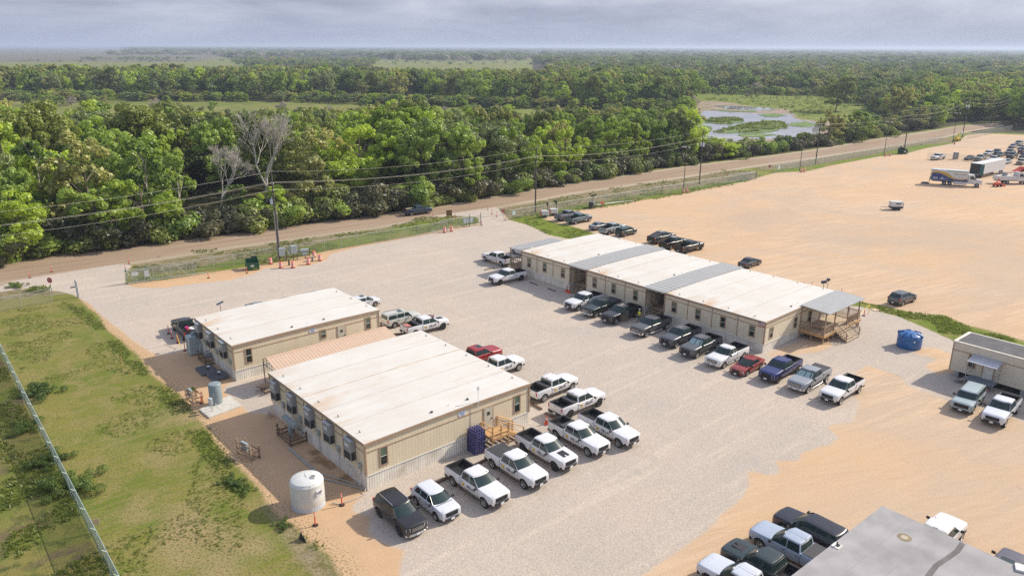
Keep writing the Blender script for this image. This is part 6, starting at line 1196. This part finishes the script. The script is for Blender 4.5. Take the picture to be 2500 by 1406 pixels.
dumpster(gp(617,657), R(205), (.01,.10,.035), 'green open dumpster on the sand beside the long fence'); dumpster(gp(2203,376), R(200), (.008,.05,.03), 'dark green dumpster under the fifth utility pole', 1.2)
# purple rack
t = thing('bottle_rack', 'tall purple plastic crate rack of water bottles beside the wooden steps', 'bottle rack', (0,0,0), T1); p = Vector(O2)+AU*10.35-BU*.72; t.location = p; PU = mat('purple_plastic', (.10,.095,.24), rough=.45)
b = MB()
for k in range(9):
    z = .12+.245*k; b.box((0,-.52,z),(1.1,.05,.07)); b.box((0,.52,z),(1.1,.05,.07)); b.box((-.52,0,z),(.05,1.1,.07)); b.box((.52,0,z),(.05,1.1,.07))
for i in range(5): x = -.52+.26*i; b.box((x,-.52,1.1),(.06,.06,2.1)).box((x,.52,1.1),(.06,.06,2.1)).box((-.52,x,1.1),(.06,.06,2.1)).box((.52,x,1.1),(.06,.06,2.1))
b.build('frame', PU, t)
for k in range(8):
    b = MB()
    for i in range(4): b.cyl((-.39+.26*i,-.50,.24+.245*k),(-.39+.26*i,.45,.24+.245*k), .095, n=8); b.cyl((-.50,-.39+.26*i,.24+.245*k),(-.3,-.39+.26*i,.24+.245*k), .095, n=8)
    b.build('bottle_row', mat('bottle_dark_blue', (.025,.03,.09), rough=.25), t)
b = MB(); [b.cyl((-.39+.26*(i % 4),-.39+.26*(i//4),2.18),(-.39+.26*(i % 4),-.39+.26*(i//4),2.30), .07, n=8) for i in range(16)]; b.build('top_bottles', PU, t)
# steps at front office door
t = thing('wooden_steps', 'new yellow lumber landing and ramp stairs at the front office door', 'steps', O2, T1)
MB().box((12.35,-.85,1.20),(1.9,1.6,.07)).build('landing', WOODL, t); b = MB()
for x, y in ((11.45,-1.6),(12.4,-1.62),(13.25,-1.6),(13.25,-.08),(11.45,-.08)): b.box((x,y,1.1),(.10,.10,2.2))
b.box((12.35,-1.68,1.1),(1.9,.05,.22)).box((11.40,-.85,1.1),(.05,1.6,.22)); b.build('posts', WOODL, t); b = MB()
for (p, q) in (((11.45,-1.6),(13.25,-1.6)),((11.45,-.1),(11.45,-1.6))):
    c_ = ((p[0]+q[0])/2,(p[1]+q[1])/2); L_ = math.hypot(q[0]-p[0],q[1]-p[1]); a_ = math.atan2(q[1]-p[1],q[0]-p[0])
    for z in (2.22,1.75): b.box((*c_,z),(L_,.10,.05),rz=a_)
for y in (-1.6,-.1): b.tube([(13.25,y,2.2),(15.0,y,1.15)], .045, 4).tube([(13.25,y,1.7),(15.0,y,.65)], .035, 4).box((15.0,y,.55),(.10,.10,1.15))
b.build('handrails', WOODL, t); b = MB()
for k in range(6): b.box((13.45+.28*k,-.85,1.06-.18*k),(.30,1.45,.05))
b.prism([(13.25,1.2),(15.0,.1),(15.0,-.0),(13.25,.95)], -.14, -.10, axis='y').prism([(13.25,1.2),(15.0,.1),(15.0,0),(13.25,.95)], -1.60, -1.56, axis='y'); b.build('treads', WOODL, t)
t = thing('antenna_mast', 'thin white mast with a small antenna rising beside the front office door', 'antenna', Vector(O2)+AU*11.0-BU*.22, T1); MB().cyl((0,0,0),(0,0,5.6), .025, n=6).build('mast', WHT, t); MB().box((0,0,5.6),(.2,.06,.3)).box((.0,.2,4.3),(.05,.4,.03)).build('antenna', PWL, t)
# timber wheel stops and parking bars
for x0, y0, x1, y1, w in ((1004,876,1012,872,'')[:5],) if False else (): pass
for (x0,y0),(x1,y1), w in (((1075,1176),(1096,1165),'behind the first company pickup'),((1100,1165),(1112,1160),''),((930,797),(947,807),'behind the cream SUV'),((960,818),(985,816),'behind the pickup with the reddish board'),((1292,983),(1318,998),'behind the pickup at the front office corner'),((1336,1013),(1366,1027),'beside the orange cone'),((1166,1134),(1190,1122),'behind the pickup with the black bed cover'),((1000,1216),(1018,1207),'between black SUV and white crossover')):
    if not w: continue
    a, c_ = gp(x0,y0), gp(x1,y1); d = c_-a; L_ = max(2.2, d.length); t = MB().box((0,0,.10),(L_,.2,.2)).build('timber_wheel_stop', WOODD, None, bevel=.02); t.location = (a+c_)/2; t.rotation_euler = (0,0,math.atan2(d.y,d.x)); tag(t, 'dark timber wheel stop '+w, 'wheel stop', 'timber wheel stops')
for (x0,y0),(x1,y1), w in (((1294,690),(1313,697),'nearer the lone white pickup'),((1337,705),(1357,712),'nearer the breezeway steps'),((1182,660),(1205,655),'between the two white pickups at the far left')):
    a, c_ = gp(x0,y0), gp(x1,y1); d = c_-a; L_ = d.length; b = MB(); n = 5
    for i in range(n): b.box((L_*(i+.5)/n-L_/2,0,.06),(L_/n*.6,.16,.12)); b.box((L_*(i+1)/n-L_/2,0,.05),(L_/n*.4,.15,.10), m=1)
    t = b.build('parking_bar', [BLK, WOODL if 'far left' in w else ACM], None); t.location = (a+c_)/2; t.rotation_euler = (0,0,math.atan2(d.y,d.x)); tag(t, 'striped rubber parking bar '+w, 'wheel stop', 'rubber parking bars')
# picnic table, lounge chair, small things
t = thing('picnic_table', 'wooden picnic table under the end of the tan shelter', 'picnic table', gp(655,953), T1+.2); MB().box((0,0,.74),(1.8,.75,.06)).build('table_top', WOODG, t); [MB().box((0,s*.75,.45),(1.8,.26,.05)).build('bench', WOODG, t) for s in (1,-1)]; [MB().box((s*.6,0,.37),(.08,1.5,.08)).box((s*.6,.25,.37),(.08,.08,.74)).box((s*.6,-.25,.37),(.08,.08,.74)).build('leg_frame', WOODD, t) for s in (1,-1)]
t = thing('folding_chair', 'pinkish folded lounge chair leaning by the front office corner', 'chair', gp(660,1016), .5); MB().box((0,0,.32),(.55,.9,.05), ry=.7).build('fabric', mat('pink_fabric', (.48,.33,.33)), t); MB().tube([(-.3,-.4,0),(.3,-.4,.7),(.3,.4,.7),(-.3,.4,0)], .02).build('frame', GALV, t)
t = thing('satellite_dish', 'small flat dish on a thin mast behind the rear office roof', 'dish', Vector(O1)+Vector((cos(T1),sin(T1),0))*3.0+Vector((-sin(T1),cos(T1),0))*11.1, 0); MB().cyl((0,0,0),(0,0,5.0), .03).build('mast', DKM, t); MB().box((0,0,5.08),(.85,.5,.05), ry=-.35, rz=.5).build('dish_panel', mat('dish_dark', (.06,.08,.11)), t)
for (x, y, z, rz, w) in ((1046,806,0,.3,'stuck in the ground between two front offices'),(1852,790,3.45,-.6,'hanging limply from the right corner of the long office')):
    p = gp(x, y, z); t = thing('flag', 'small American flag '+w, 'flag', p, rz); fm = [mat('flag_red', (.45,.03,.04)), RFL, NAVY]; b = MB()
    if z == 0: MB().cyl((0,0,0),(0,0,2.1), .015).build('pole', GALV, t); oz = 1.5
    else: MB().cyl((.25,.3,.25),(0,0,.0), .015).build('pole', GALV, t); oz = -.25
    for i in range(7): b.box((.38+.03*(i % 2), .05*math.sin(i), oz+.07*i),(.75,.015,.068), m=i % 2)
    b.box((.18,-.012,oz+.36),(.34,.02,.26), m=2); b.build('cloth', fm, t)
# light towers, pipes, compressor, toilet, lift
LTW = mat('tower_white', (.62,.62,.60), rough=.45)
for x, y, w, s, rz, dk in ((1330,531,'left of the two white light towers by the utility pole',1,.15,0),(1351,526,'right of the two white light towers by the utility pole',1,.25,0),(1445,508,'dark light tower standing alone along the fence',1,1.2,1)):
    t = thing('light_tower', w, 'light tower', gp(x, y), rz, 'mobile light towers'); MB().box((0,0,.95),(1.6,1.1,1.0)).build('cabinet', LTW if not dk else mat('tower_dark', (.12,.13,.11)), t, bevel=.08); MB().box((-.84,0,.9),(.12,1.0,.6)).build('end_panel', ORG if not dk else BLK, t); MB().cyl((0,.5,.3),(0,.66,.3), .3, n=14).cyl((0,-.5,.3),(0,-.66,.3), .3, n=14).box((0,0,.42),(1.7,.9,.1)).tube([(.8,0,.4),(1.9,0,.35)], .05).build('chassis', BLK, t)
    MB().cyl((.6,0,.6),(.6,0,2.9), .06).box((.6,0,2.9),(.08,1.5,.06)).build('mast', BLK, t)
    for dy in (-.62,-.25,.25,.62): MB().box((.5,dy,2.95 if abs(dy) > .5 else 2.6),(.16,.34,.30)).build('lamp_head', BLK, t)
b = MB(); a = gp(1457,502)+Vector((0,0,.12)); c_ = gp(1548,491)+Vector((0,0,.12))
for k in range(4): o = BU*(.18*k); b.tube([a+o, a.lerp(c_,.55+.1*(k % 3))+o], .075, 7)
b.tube([a.lerp(c_,.5), c_], .09, 7); tag(b.build('pipe_stack', mat('pale_pipe', (.55,.50,.42)), None), 'long pale pipes lying on the sand beside the fence', 'pipes')
o = MB().cyl((-.45,0,.9),(.45,0,.9), .28, n=14).box((0,0,.35),(.15,.4,.7)).build('orange_barrel', mat('faded_orange', (.60,.16,.08)), None); o.location = gp(1470,505); tag(o, 'faded orange barrel lying on a stand among the pipes', 'barrel')
t = thing('compressor_trailer', 'white towable compressor alone in the middle of the sand lot', 'compressor', gp(2186,512), R(-8)); MB().box((0,0,1.25),(2.7,1.5,1.15)).build('canopy', LTW, t, bevel=.12, segs=2); MB().box((0,0,.60),(2.6,1.4,.45)).build('lower_body', DKM, t); MB().tube([(-1.3,0,.5),(-3.0,0,.5),(-3.0,0,.05)], .06).build('drawbar', GALV, t); MB().box((.2,-.76,1.4),(1.0,.01,.25)).build('marking', DKM, t)
for x in (-.35,.45):
    for s in (1,-1): MB().cyl((x,s*.62,.32),(x,s*.82,.32), .32, n=16).build('wheel', TYRE, t)
t = thing('portable_toilet', 'grey-brown portable toilet with pale roof by the far fence', 'portable toilet', gp(2332,389), R(210)); MB().box((0,0,1.05),(1.15,1.15,2.05)).build('cabin', mat('toilet_grey', (.20,.17,.14)), t); MB().prism([(-.62,2.08),(.62,2.08),(.5,2.22),(-.5,2.22)], -.62, .62, axis='y').build('roof', mat('toilet_roof', (.50,.53,.53)), t); MB().box((.585,0,1.0),(.02,.8,1.8)).build('door', ACM, t)
t = thing('boom_lift', 'yellow lift machine parked at the farthest light pole', 'lift', gp(2336,345), R(30)); MB().box((0,0,.9),(2.4,1.2,1.0)).build('base', mat('lift_yellow', (.72,.52,.03)), t); MB().tube([(-.6,0,1.4),(.5,0,3.0),(1.4,0,3.2)], .2, 6).build('boom', mat('lift_yellow', ()), t); MB().box((1.7,0,3.0),(.8,1.0,.9)).build('basket', RFL, t); [MB().cyl((x,s*.6,.4),(x,s*.8,.4), .4, n=12).build('wheel', TYRE, t) for x in (-.8,.8) for s in (1,-1)]
# ---- trucks in the far lot
TW = mat('truck_white', (.60,.60,.58), rough=.35, coat=.3)
def big_wheels(t, xs, r=.5, w=2.2):
    for x in xs:
        for s in (1,-1): q = MB().cyl((x,s*(w/2-.3),r),(x,s*w/2,r), r, n=18).build('wheel', TYRE, t); MB().cyl((x,s*(w/2-.1),r),(x,s*(w/2+.01),r), r*.55, n=14).build('rim', ACM, q)
def cab_truck(t, x0):
    MB().prism([(x0,.75),(x0+3.1,.75),(x0+3.15,1.25),(x0+3.0,1.75),(x0+1.75,1.95),(x0+1.35,2.85),(x0+.95,3.0),(x0,3.0)], -1.05, 1.05, axis='y').build('cab', TW, t, bevel=.08, segs=2)
    MB().prism([(x0+1.78,2.0),(x0+1.42,2.78),(x0+1.45,2.80),(x0+1.82,2.02)], -.9, .9, axis='y').build('windshield', GLASS, t)
    for s in (1,-1): MB().prism([(x0+.45,1.95),(x0+1.45,1.95),(x0+1.18,2.65),(x0+.45,2.65)], s*1.055-.01, s*1.055+.01, axis='y').build('side_window', GLASS, t); MB().box((x0+1.5,s*1.25,2.1),(.12,.2,.5)).build('side_mirror', BLK, t); MB().box((x0+3.08,s*.8,1.3),(.14,.35,.25)).build('headlight', LAMP, t)
    MB().box((x0+3.14,0,1.25),(.06,1.0,.75)).build('grille', BLK, t); MB().box((x0+3.2,0,.75),(.2,2.1,.32)).build('front_bumper', CHROME, t); big_wheels(t, (x0+2.15,))
pr, pf = gp(2300,452), gp(2384,458); hd = math.atan2(pf.y-pr.y, pf.x-pr.x)
t = thing('box_truck', 'white box truck with blue and gold swoosh artwork and lettering on its side', 'box truck', (pf.x, pf.y, 0), hd); rv = Vector((cos(hd), sin(hd), 0)); t.location = pf-rv*2.15+Vector((-sin(hd), cos(hd), 0))*1.05
cab_truck(t, 0); MB().box((-4.2,0,2.52),(8.2,2.5,2.75)).build('cargo_box', TW, t, bevel=.04); big_wheels(t, (-5.1,-3.85)); MB().box((-3.6,0,.95),(8.6,1.0,.3)).build('chassis', DKM, t); MB().box((-1.6,-1.05,.75),(3.0,.3,.7)).box((-1.6,1.05,.75),(3.0,.3,.7)).build('side_skirt', TW, t)
BLU = mat('swoosh_blue', (.035,.055,.19)); GLD = mat('swoosh_gold', (.52,.34,.06), var=.3, vscale=2); GRN = mat('stripe_green', (.10,.33,.05)); gb = mat('grey_print', (.45,.42,.48))
for s in (-1,):
    y = -1.258
    MB().prism([(-8.25,3.35),(-7.0,3.62),(-5.6,3.45),(-4.4,2.9),(-3.3,2.1),(-2.0,1.75),(-.8,1.95),(-.15,2.15),(-.15,1.9),(-1.2,1.6),(-3.0,1.6),(-4.6,2.2),(-6.3,3.0),(-7.3,3.1),(-8.25,2.9)], y-.006, y+.006, axis='y').build('gold_swoosh', GLD, t); MB().prism([(-8.25,2.9),(-7.3,3.1),(-6.3,3.0),(-4.6,2.2),(-3.0,1.6),(-1.2,1.6),(-.15,1.9),(-.15,1.22),(-8.25,1.22)], y-.004, y+.004, axis='y').build('blue_field', BLU, t)
    MB().box((-2.7,y,3.66),(4.6,.012,.14)).build('green_stripe', GRN, t); MB().box((-7.9,y,3.75),(1.5,.012,.12)).build('blue_stripe', BLU, t); MB().box((-7.3,y-.004,1.75),(1.1,.012,.5)).prism([(-6.2,1.6),(-5.4,1.6),(-5.8,2.15)], y-.012, y-.002, axis='y').box((-5.4,y-.004,1.6),(1.9,.012,.14)).build('pale_emblems', gb, t)
    me = text_mesh('Blue Craner', .52, mat('dark_green_print', (.03,.10,.09)), 'truck_lettering', .005, .95); me.transform(Matrix.Rotation(pi/2, 4, 'X')); me.transform(Matrix.Translation((-1.75, y-.012, 2.95))); link('truck_lettering', me, t); MB().box((-1.9,y,2.4),(1.3,.012,.08)).build('small_print', gb, t); MB().tube([(-3.15,y,2.78),(-3.35,y,2.95),(-3.15,y,3.12)], .03, 5).build('logo_arc', mat('dark_green_print', ()), t)
MB().box((-8.45,0,1.2),(.12,2.3,.9)).box((-9.3,0,.25),(1.7,2.2,.06)).box((-8.42,-1.1,2.0),(.1,.12,2.4)).build('lift_gate', DKM, t)
q0, q1 = gp(2388,438), gp(2449,424); hd2 = math.atan2(q1.y-q0.y, q1.x-q0.x); t = thing('cargo_trailer', 'long white cargo trailer with its dark end open behind the box truck', 'trailer', (q0.x, q0.y, 0), hd2)
L_ = (q1-q0).length*1.02; b = MB().box((L_/2,1.25,4.02),(L_,2.6,.06)).box((L_/2,-.02,2.6),(L_,.05,2.85)).box((L_/2,2.52,2.6),(L_,.05,2.85)).box((L_-.03,1.25,2.6),(.05,2.5,2.85)).box((L_/2,1.25,1.2),(L_,2.5,.12)); b.build('box_shell', ribmat('trailer_white_panels', (.60,.60,.60), 'x', 1.2, dark=.9, duty=.03), t); MB().box((.5,1.25,2.6),(.04,2.4,2.8)).build('interior_shade_panel', BLK, t); MB().box((0,1.25,4.0),(.08,2.6,.14)).box((-.02,-.5,2.6),(.05,1.0,2.8)).build('door_frame', mat('teal_edge', (.03,.12,.11)), t)  # black panel across the hollow box paints the shade inside its open end
for x in (L_-2.5,L_-1.3): [MB().cyl((x,y,.5),(x,y+.3,.5), .5, n=16).build('wheel', TYRE, t) for y in (.0,2.2)]
MB().box((2.5,1.25,.6),(.2,2.0,1.1)).build('landing_legs', DKM, t)
p = gp(2445,450); t = thing('utility_truck', 'white utility service truck with tool bins and pipe rack at the right edge', 'utility truck', p+Vector((.3,1.2,0)), R(-3)); cab_truck(t, 3.6); MB().box((1.0,0,1.5),(5.0,2.3,1.1)).build('tool_body', TW, t, bevel=.04); big_wheels(t, (1.2,)); MB().tube([(-1.3,0,2.0),(-1.3,0,2.9),(3.3,0,2.9),(3.3,0,2.0)], .07).cyl((.8,-.5,2.4),(.8,.5,2.4), .45, n=14).tube([(-1.2,.8,2.6),(3.0,.8,2.6)], .06).build('hoist_rack', ACM, t); MB().box((1.5,0,.85),(5.6,1.0,.25)).build('chassis', DKM, t)
OR = mat('machine_orange', (.62,.07,.03), rough=.5, var=.2); t = thing('trencher', 'small orange trenching machine left of the utility truck', 'machine', gp(2434,456), R(20)); MB().box((0,0,.7),(1.6,.9,.7)).tube([(-.4,0,1.0),(0,0,2.1),(.6,0,1.3)], .12).tube([(.7,.3,.6),(2.4,.3,.3)], .12).tube([(.7,-.3,.6),(2.4,-.3,.3)], .12).box((2.0,0,.25),(.3,1.3,.3)).build('body', OR, t); [MB().cyl((x,s*.45,.32),(x,s*.65,.32), .32, n=12).build('wheel', TYRE, t) for x in (-.5,.6) for s in (1,-1)]
t = thing('loader_bucket', 'orange loader arm and bucket at the right edge above the utility truck', 'machine', gp(2484,419), R(10)); MB().prism([(-1.2,0),(1.6,.2),(1.8,1.3),(1.4,1.3)], -.9, .9, axis='y').box((1.6,0,.9),(1.2,1.2,.8)).build('bucket', OR, t); MB().cyl((.9,-.9,.45),(.9,-.6,.45), .45, n=12).build('wheel', TYRE, t)
p = gp(2285,391); vehicle('pickup', (.60,.60,.60), 'white service pickup with green trim parked by the far fence', (p.x+1, p.y+1), R(215), lod=1, chrome=True, cover='tonneau')
# a stake, litter, a board
for x, y, top, w in ((300,900,868,'thin pale stake standing in the grass left of the rear office'),(1698,488,0,'')):
    if top: p = gp(x, y); tag(MB().box((0,0,hat(p,top)/2),(.05,.05,hat(p,top))).build('stake', WOODL, None), w, 'stake').location = p
o = MB().box((0,0,.06),(1.1,.75,.02), rz=.3).build('plywood_board', mat('pale_board', (.62,.45,.30)), None); o.location = gp(2138,757); tag(o, 'pale board lying on the grass right of the porch', 'board')
o = MB().box((0,0,.9),(.6,.02,.5), rz=.3).build('paper_notice', mat('pale_board', ()), None); o.location = gp(236,1300); tag(o, 'tan notice board tied to the lower part of the teal fence', 'sign')
o = MB().prism([(-.5,0),(.1,0),(-.15,.75)], -.02, .02, axis='y').prism([(0,.0),(.4,.0),(.05,.5)], .0, .03, axis='y').build('silt_fence', BLK, None); o.location = gp(740,1320); o.rotation_euler = (0,0,-.7); tag(o, 'torn black sheet sticking up at the edge of the grass', 'sheet')
t = thing('flood_lights', 'pair of dark work lights on a stand behind the long office roof', 'work light', gp(2008,716), .4); MB().cyl((0,0,0),(0,0,1.6), .03).cyl((1.4,.6,0),(1.4,.6,1.6), .03).build('stand', DKM, t); MB().box((0,0,1.7),(.8,.3,.35)).box((1.4,.6,1.7),(.4,.3,.35)).build('lamp_head', mat('work_light_dark', (.04,.05,.09)), t)
tb_ = MB().tube([gp(2098,788)+Vector((0,0,1.1)), gp(2109,771)+Vector((0,0,1.0)), gp(2120,766)+Vector((0,0,1.2))], .03, 4).cyl(gp(2120,766), gp(2120,766)+Vector((0,0,1.3)), .04); tag(tb_.build('barrier_tape', YEL, None), 'yellow barrier tape strung beside the right porch', 'tape')
tag(MB().tube([gp(434,837)+Vector((0,0,1.0)), gp(441,850)+Vector((0,0,.35)), gp(452,856)+Vector((0,0,1.0))], .03, 5).build('barrier_rope', YEL, None), 'yellow rope hanging between two orange posts by the rear office', 'rope')
# ---- people
def person(x, y, rz, label, hvest=True, lean=0):
    p = gp(x, y); t = thing('person', label, 'person', p, rz); V_ = [(0,0,.98),(0,0,1.2),(0,.0,1.42),(0,.01,1.53),(0,.02,1.66),(.10,0,.92),(.11,.03,.5),(.10,0,.07),(.10,-.14,.04),(-.10,0,.92),(-.12,-.02,.5),(-.11,.05,.07),(-.11,-.09,.04),(.19,0,1.42),(.25,.03,1.15),(.22,-.18,.98),(-.19,0,1.42),(-.25,.02,1.15),(-.24,-.12,.95)]
    E_ = [(0,1),(1,2),(2,3),(3,4),(0,5),(5,6),(6,7),(7,8),(0,9),(9,10),(10,11),(11,12),(2,13),(13,14),(14,15),(2,16),(16,17),(17,18)]; rad = [.15,.15,.16,.06,.10,.10,.07,.05,.045,.10,.07,.05,.045,.065,.05,.035,.065,.05,.035]
    me = bpy.data.meshes.new('person_body'); me.from_pydata(V_, E_, []); o = bpy.data.objects.new('tmp', me); COL.objects.link(o); md = o.modifiers.new('s', 'SKIN')
    for i, r in enumerate(rad): me.skin_vertices[0].data[i].radius = (r, r*.8)
    me.skin_vertices[0].data[0].use_root = True; ss = o.modifiers.new('ss', 'SUBSURF'); ss.levels = 1; ss.render_levels = 1; bpy.context.view_layer.update(); m2 = bpy.data.meshes.new_from_object(o.evaluated_get(bpy.context.evaluated_depsgraph_get())); bpy.data.objects.remove(o)
    JE = mat('blue_jeans', (.05,.08,.14)); SK = mat('skin', (.42,.26,.18)); SH = mat('dark_shirt', (.10,.10,.11)); BO = mat('work_boots', (.10,.06,.04))
    for q in (JE, SK, SH, BO): m2.materials.append(q)
    for f in m2.polygons: z = f.center.z; f.material_index = 3 if z < .12 else 0 if z < 1.0 and abs(f.center.x) < .2 else 1 if z > 1.49 or (abs(f.center.x) > .2 and z < 1.1) else 2
    m2.polygons.foreach_set('use_smooth', [True]*len(m2.polygons)); bo = link('body', m2, t)
    MB().lathe([(.06,1.55),(.085,1.62),(.095,1.70),(.085,1.78),(.04,1.82)], (0,.01,0), n=12).build('head', SK, t, smooth=True); MB().lathe([(.13,1.74),(.105,1.75),(.10,1.81),(.05,1.86)], (0,.01,0), n=12).build('hard_hat', RFL, t, smooth=True)
    VY = mat('vest_yellow', (.70,.78,.02), rough=.6); MB().lathe([(.185,1.0),(.19,1.2),(.20,1.40),(.14,1.47)], n=14).build('safety_vest', VY, t, smooth=True).scale = (1.1,.78,1); MB().lathe([(.192,1.12),(.194,1.17)], n=14).build('vest_stripe', ORG, t).scale = (1.12,.80,1)
    for s in (1,-1):
        b = MB(); hx, hy, hz = (.22,-.20,.96) if s > 0 else (-.24,-.14,.93)
        b.box((hx,hy,hz),(.045,.07,.08))
        for k in range(4): b.cyl((hx,hy-.03+.018*k,hz-.03),(hx-.01*s,hy-.04+.018*k,hz-.10-.008*(k in (1,2))), .009, .007, n=5)
        b.cyl((hx-.02*s,hy-.03,hz),(hx-.03*s,hy-.07,hz-.045), .010, .008, n=5); b.build('hand', SK, t)
    return t
person(1560, 787, 2.4, 'person in a yellow vest and jeans standing behind the open-door pickup'); person(1624, 590, .6, 'person in a yellow vest between the dark pickups on the sand lot')

# ---- weeds and grass tufts (uncountable ground cover)
rg = np.random.RandomState(3); tv = []
def tuft_field(P, n, s0, s1, clump=.0):
    W_ = wpoly(P); xs = [q[0] for q in W_]; ys = [q[1] for q in W_]; got = 0; tr = 0
    while got < n and tr < n*12:
        tr += 1; X, Y = rg.uniform(min(xs), max(xs)), rg.uniform(min(ys), max(ys))
        if not inpoly(X, Y, W_): continue
        if mnoise.noise(Vector((X*.22, Y*.22, 1.7))) < clump: continue
        got += 1; s = rg.uniform(s0, s1)
        for k in range(5): a = rg.uniform(0, 6.28); o = rg.normal(size=2)*s*.5; w = s*.28; dx, dy = cos(a)*w, sin(a)*w; lx, ly = rg.normal(size=2)*s*.4; tv.extend([(X+o[0]-dx,Y+o[1]-dy,-.02),(X+o[0]+dx,Y+o[1]+dy,-.02),(X+o[0]+lx+dx*.4,Y+o[1]+ly+dy*.4,s*.9),(X+o[0]+lx-dx*.4,Y+o[1]+ly-dy*.4,s*.8)])
tuft_field([(-80,860),(0,870),(120,1090),(285,1406),(300,1500),(-200,1500)], 3000, .08, .26, -.05)
tuft_field([(150,735),(222,765),(293,833),(381,927),(455,975),(530,1087),(600,1165),(692,1279),(813,1346),(870,1420),(790,1420),(640,1300),(500,1120),(380,960),(180,760)], 2600, .06, .20, .0)
tuft_field(P_LUSH[4], 1800, .10, .26); tuft_field(P_LUSH[5], 1800, .10, .28); tuft_field(P_LUSH[3], 1500, .08, .22); tuft_field(P_LUSH[0], 900, .05, .14); tuft_field(P_LUSH[1], 250, .05, .14); tuft_field(P_LUSH[2], 120, .06, .16); tuft_field(P_SCRUB[0], 1300, .08, .26, .05); tuft_field(P_SCRUB[1], 1300, .08, .26, .05); tuft_field(P_SCRUB[3], 300, .2, .6)
tuft_field([(0,760),(180,740),(480,1000),(700,1300),(800,1420),(300,1420),(20,860)], 5000, .04, .13, .05)
for P_ in ([(1717,297),(1735,290),(1800,290),(1814,296),(1780,303)],[(1743,323),(1850,297),(1912,300),(1922,312),(1850,323)],[(1700,240),(2080,236),(2100,262),(1950,285),(1900,262),(1760,250)]): tuft_field(P_, 380, .5, 1.3, -.1)
gm = quadmesh('grass_tufts', np.array(tv), [leafmat('tuft_green', (.13,.18,.025), (.30,.33,.07), .5)]); tag(link('grass_tufts', gm), 'short weeds and grass tufts scattered over verges, lawn and rough field', 'grass', kind='stuff')
for (x, y, s, w) in ((100,960,1.3,'largest green bush left of the teal fence'),(60,1050,1.0,'green bush left of the teal fence near its upper part'),(170,1190,1.6,'dark green bush against the middle of the teal fence'),(115,1130,1.1,'dark bush just above the middle of the teal fence'),(40,700,.9,'bush at the left entrance behind the short fence'),(600,1195,.55,'low weed clump on the sand near the timber rack'),(570,1180,.7,'leafy weed patch left of the shaded dirt'),(692,1285,.5,'small weed beside the tank shadow'),(470,955,.45,'small weeds by the left timber rack')):
    p = gp(x, y); t = thing('bush', w, 'bush', p, x*.1, 'low bushes on the left field'); t.scale = (s*.5,s*.5,s*.36); link('foliage', WEED, t)

# ---- thin haze filling the air
H_ = MB().box((0, 22000, 25.5), (60000, 44300, 53)).build('haze', [], None); hm = bpy.data.materials.new('haze_air'); hm.use_nodes = True; nt = hm.node_tree; nt.nodes.clear(); pv = nt.nodes.new('ShaderNodeVolumePrincipled'); pv.inputs['Color'].default_value = (.70,.80,1,1); pv.inputs['Density'].default_value = .00017; pv.inputs['Anisotropy'].default_value = .2; o_ = nt.nodes.new('ShaderNodeOutputMaterial'); nt.links.new(pv.outputs[0], o_.inputs['Volume'])
H_.data.materials.append(hm); tag(H_, 'thin haze in the air over the whole scene', 'haze', kind='stuff')
SC.cycles.volume_bounces = 0; SC.cycles.volume_step_rate = 10; SC.cycles.volume_max_steps = 64
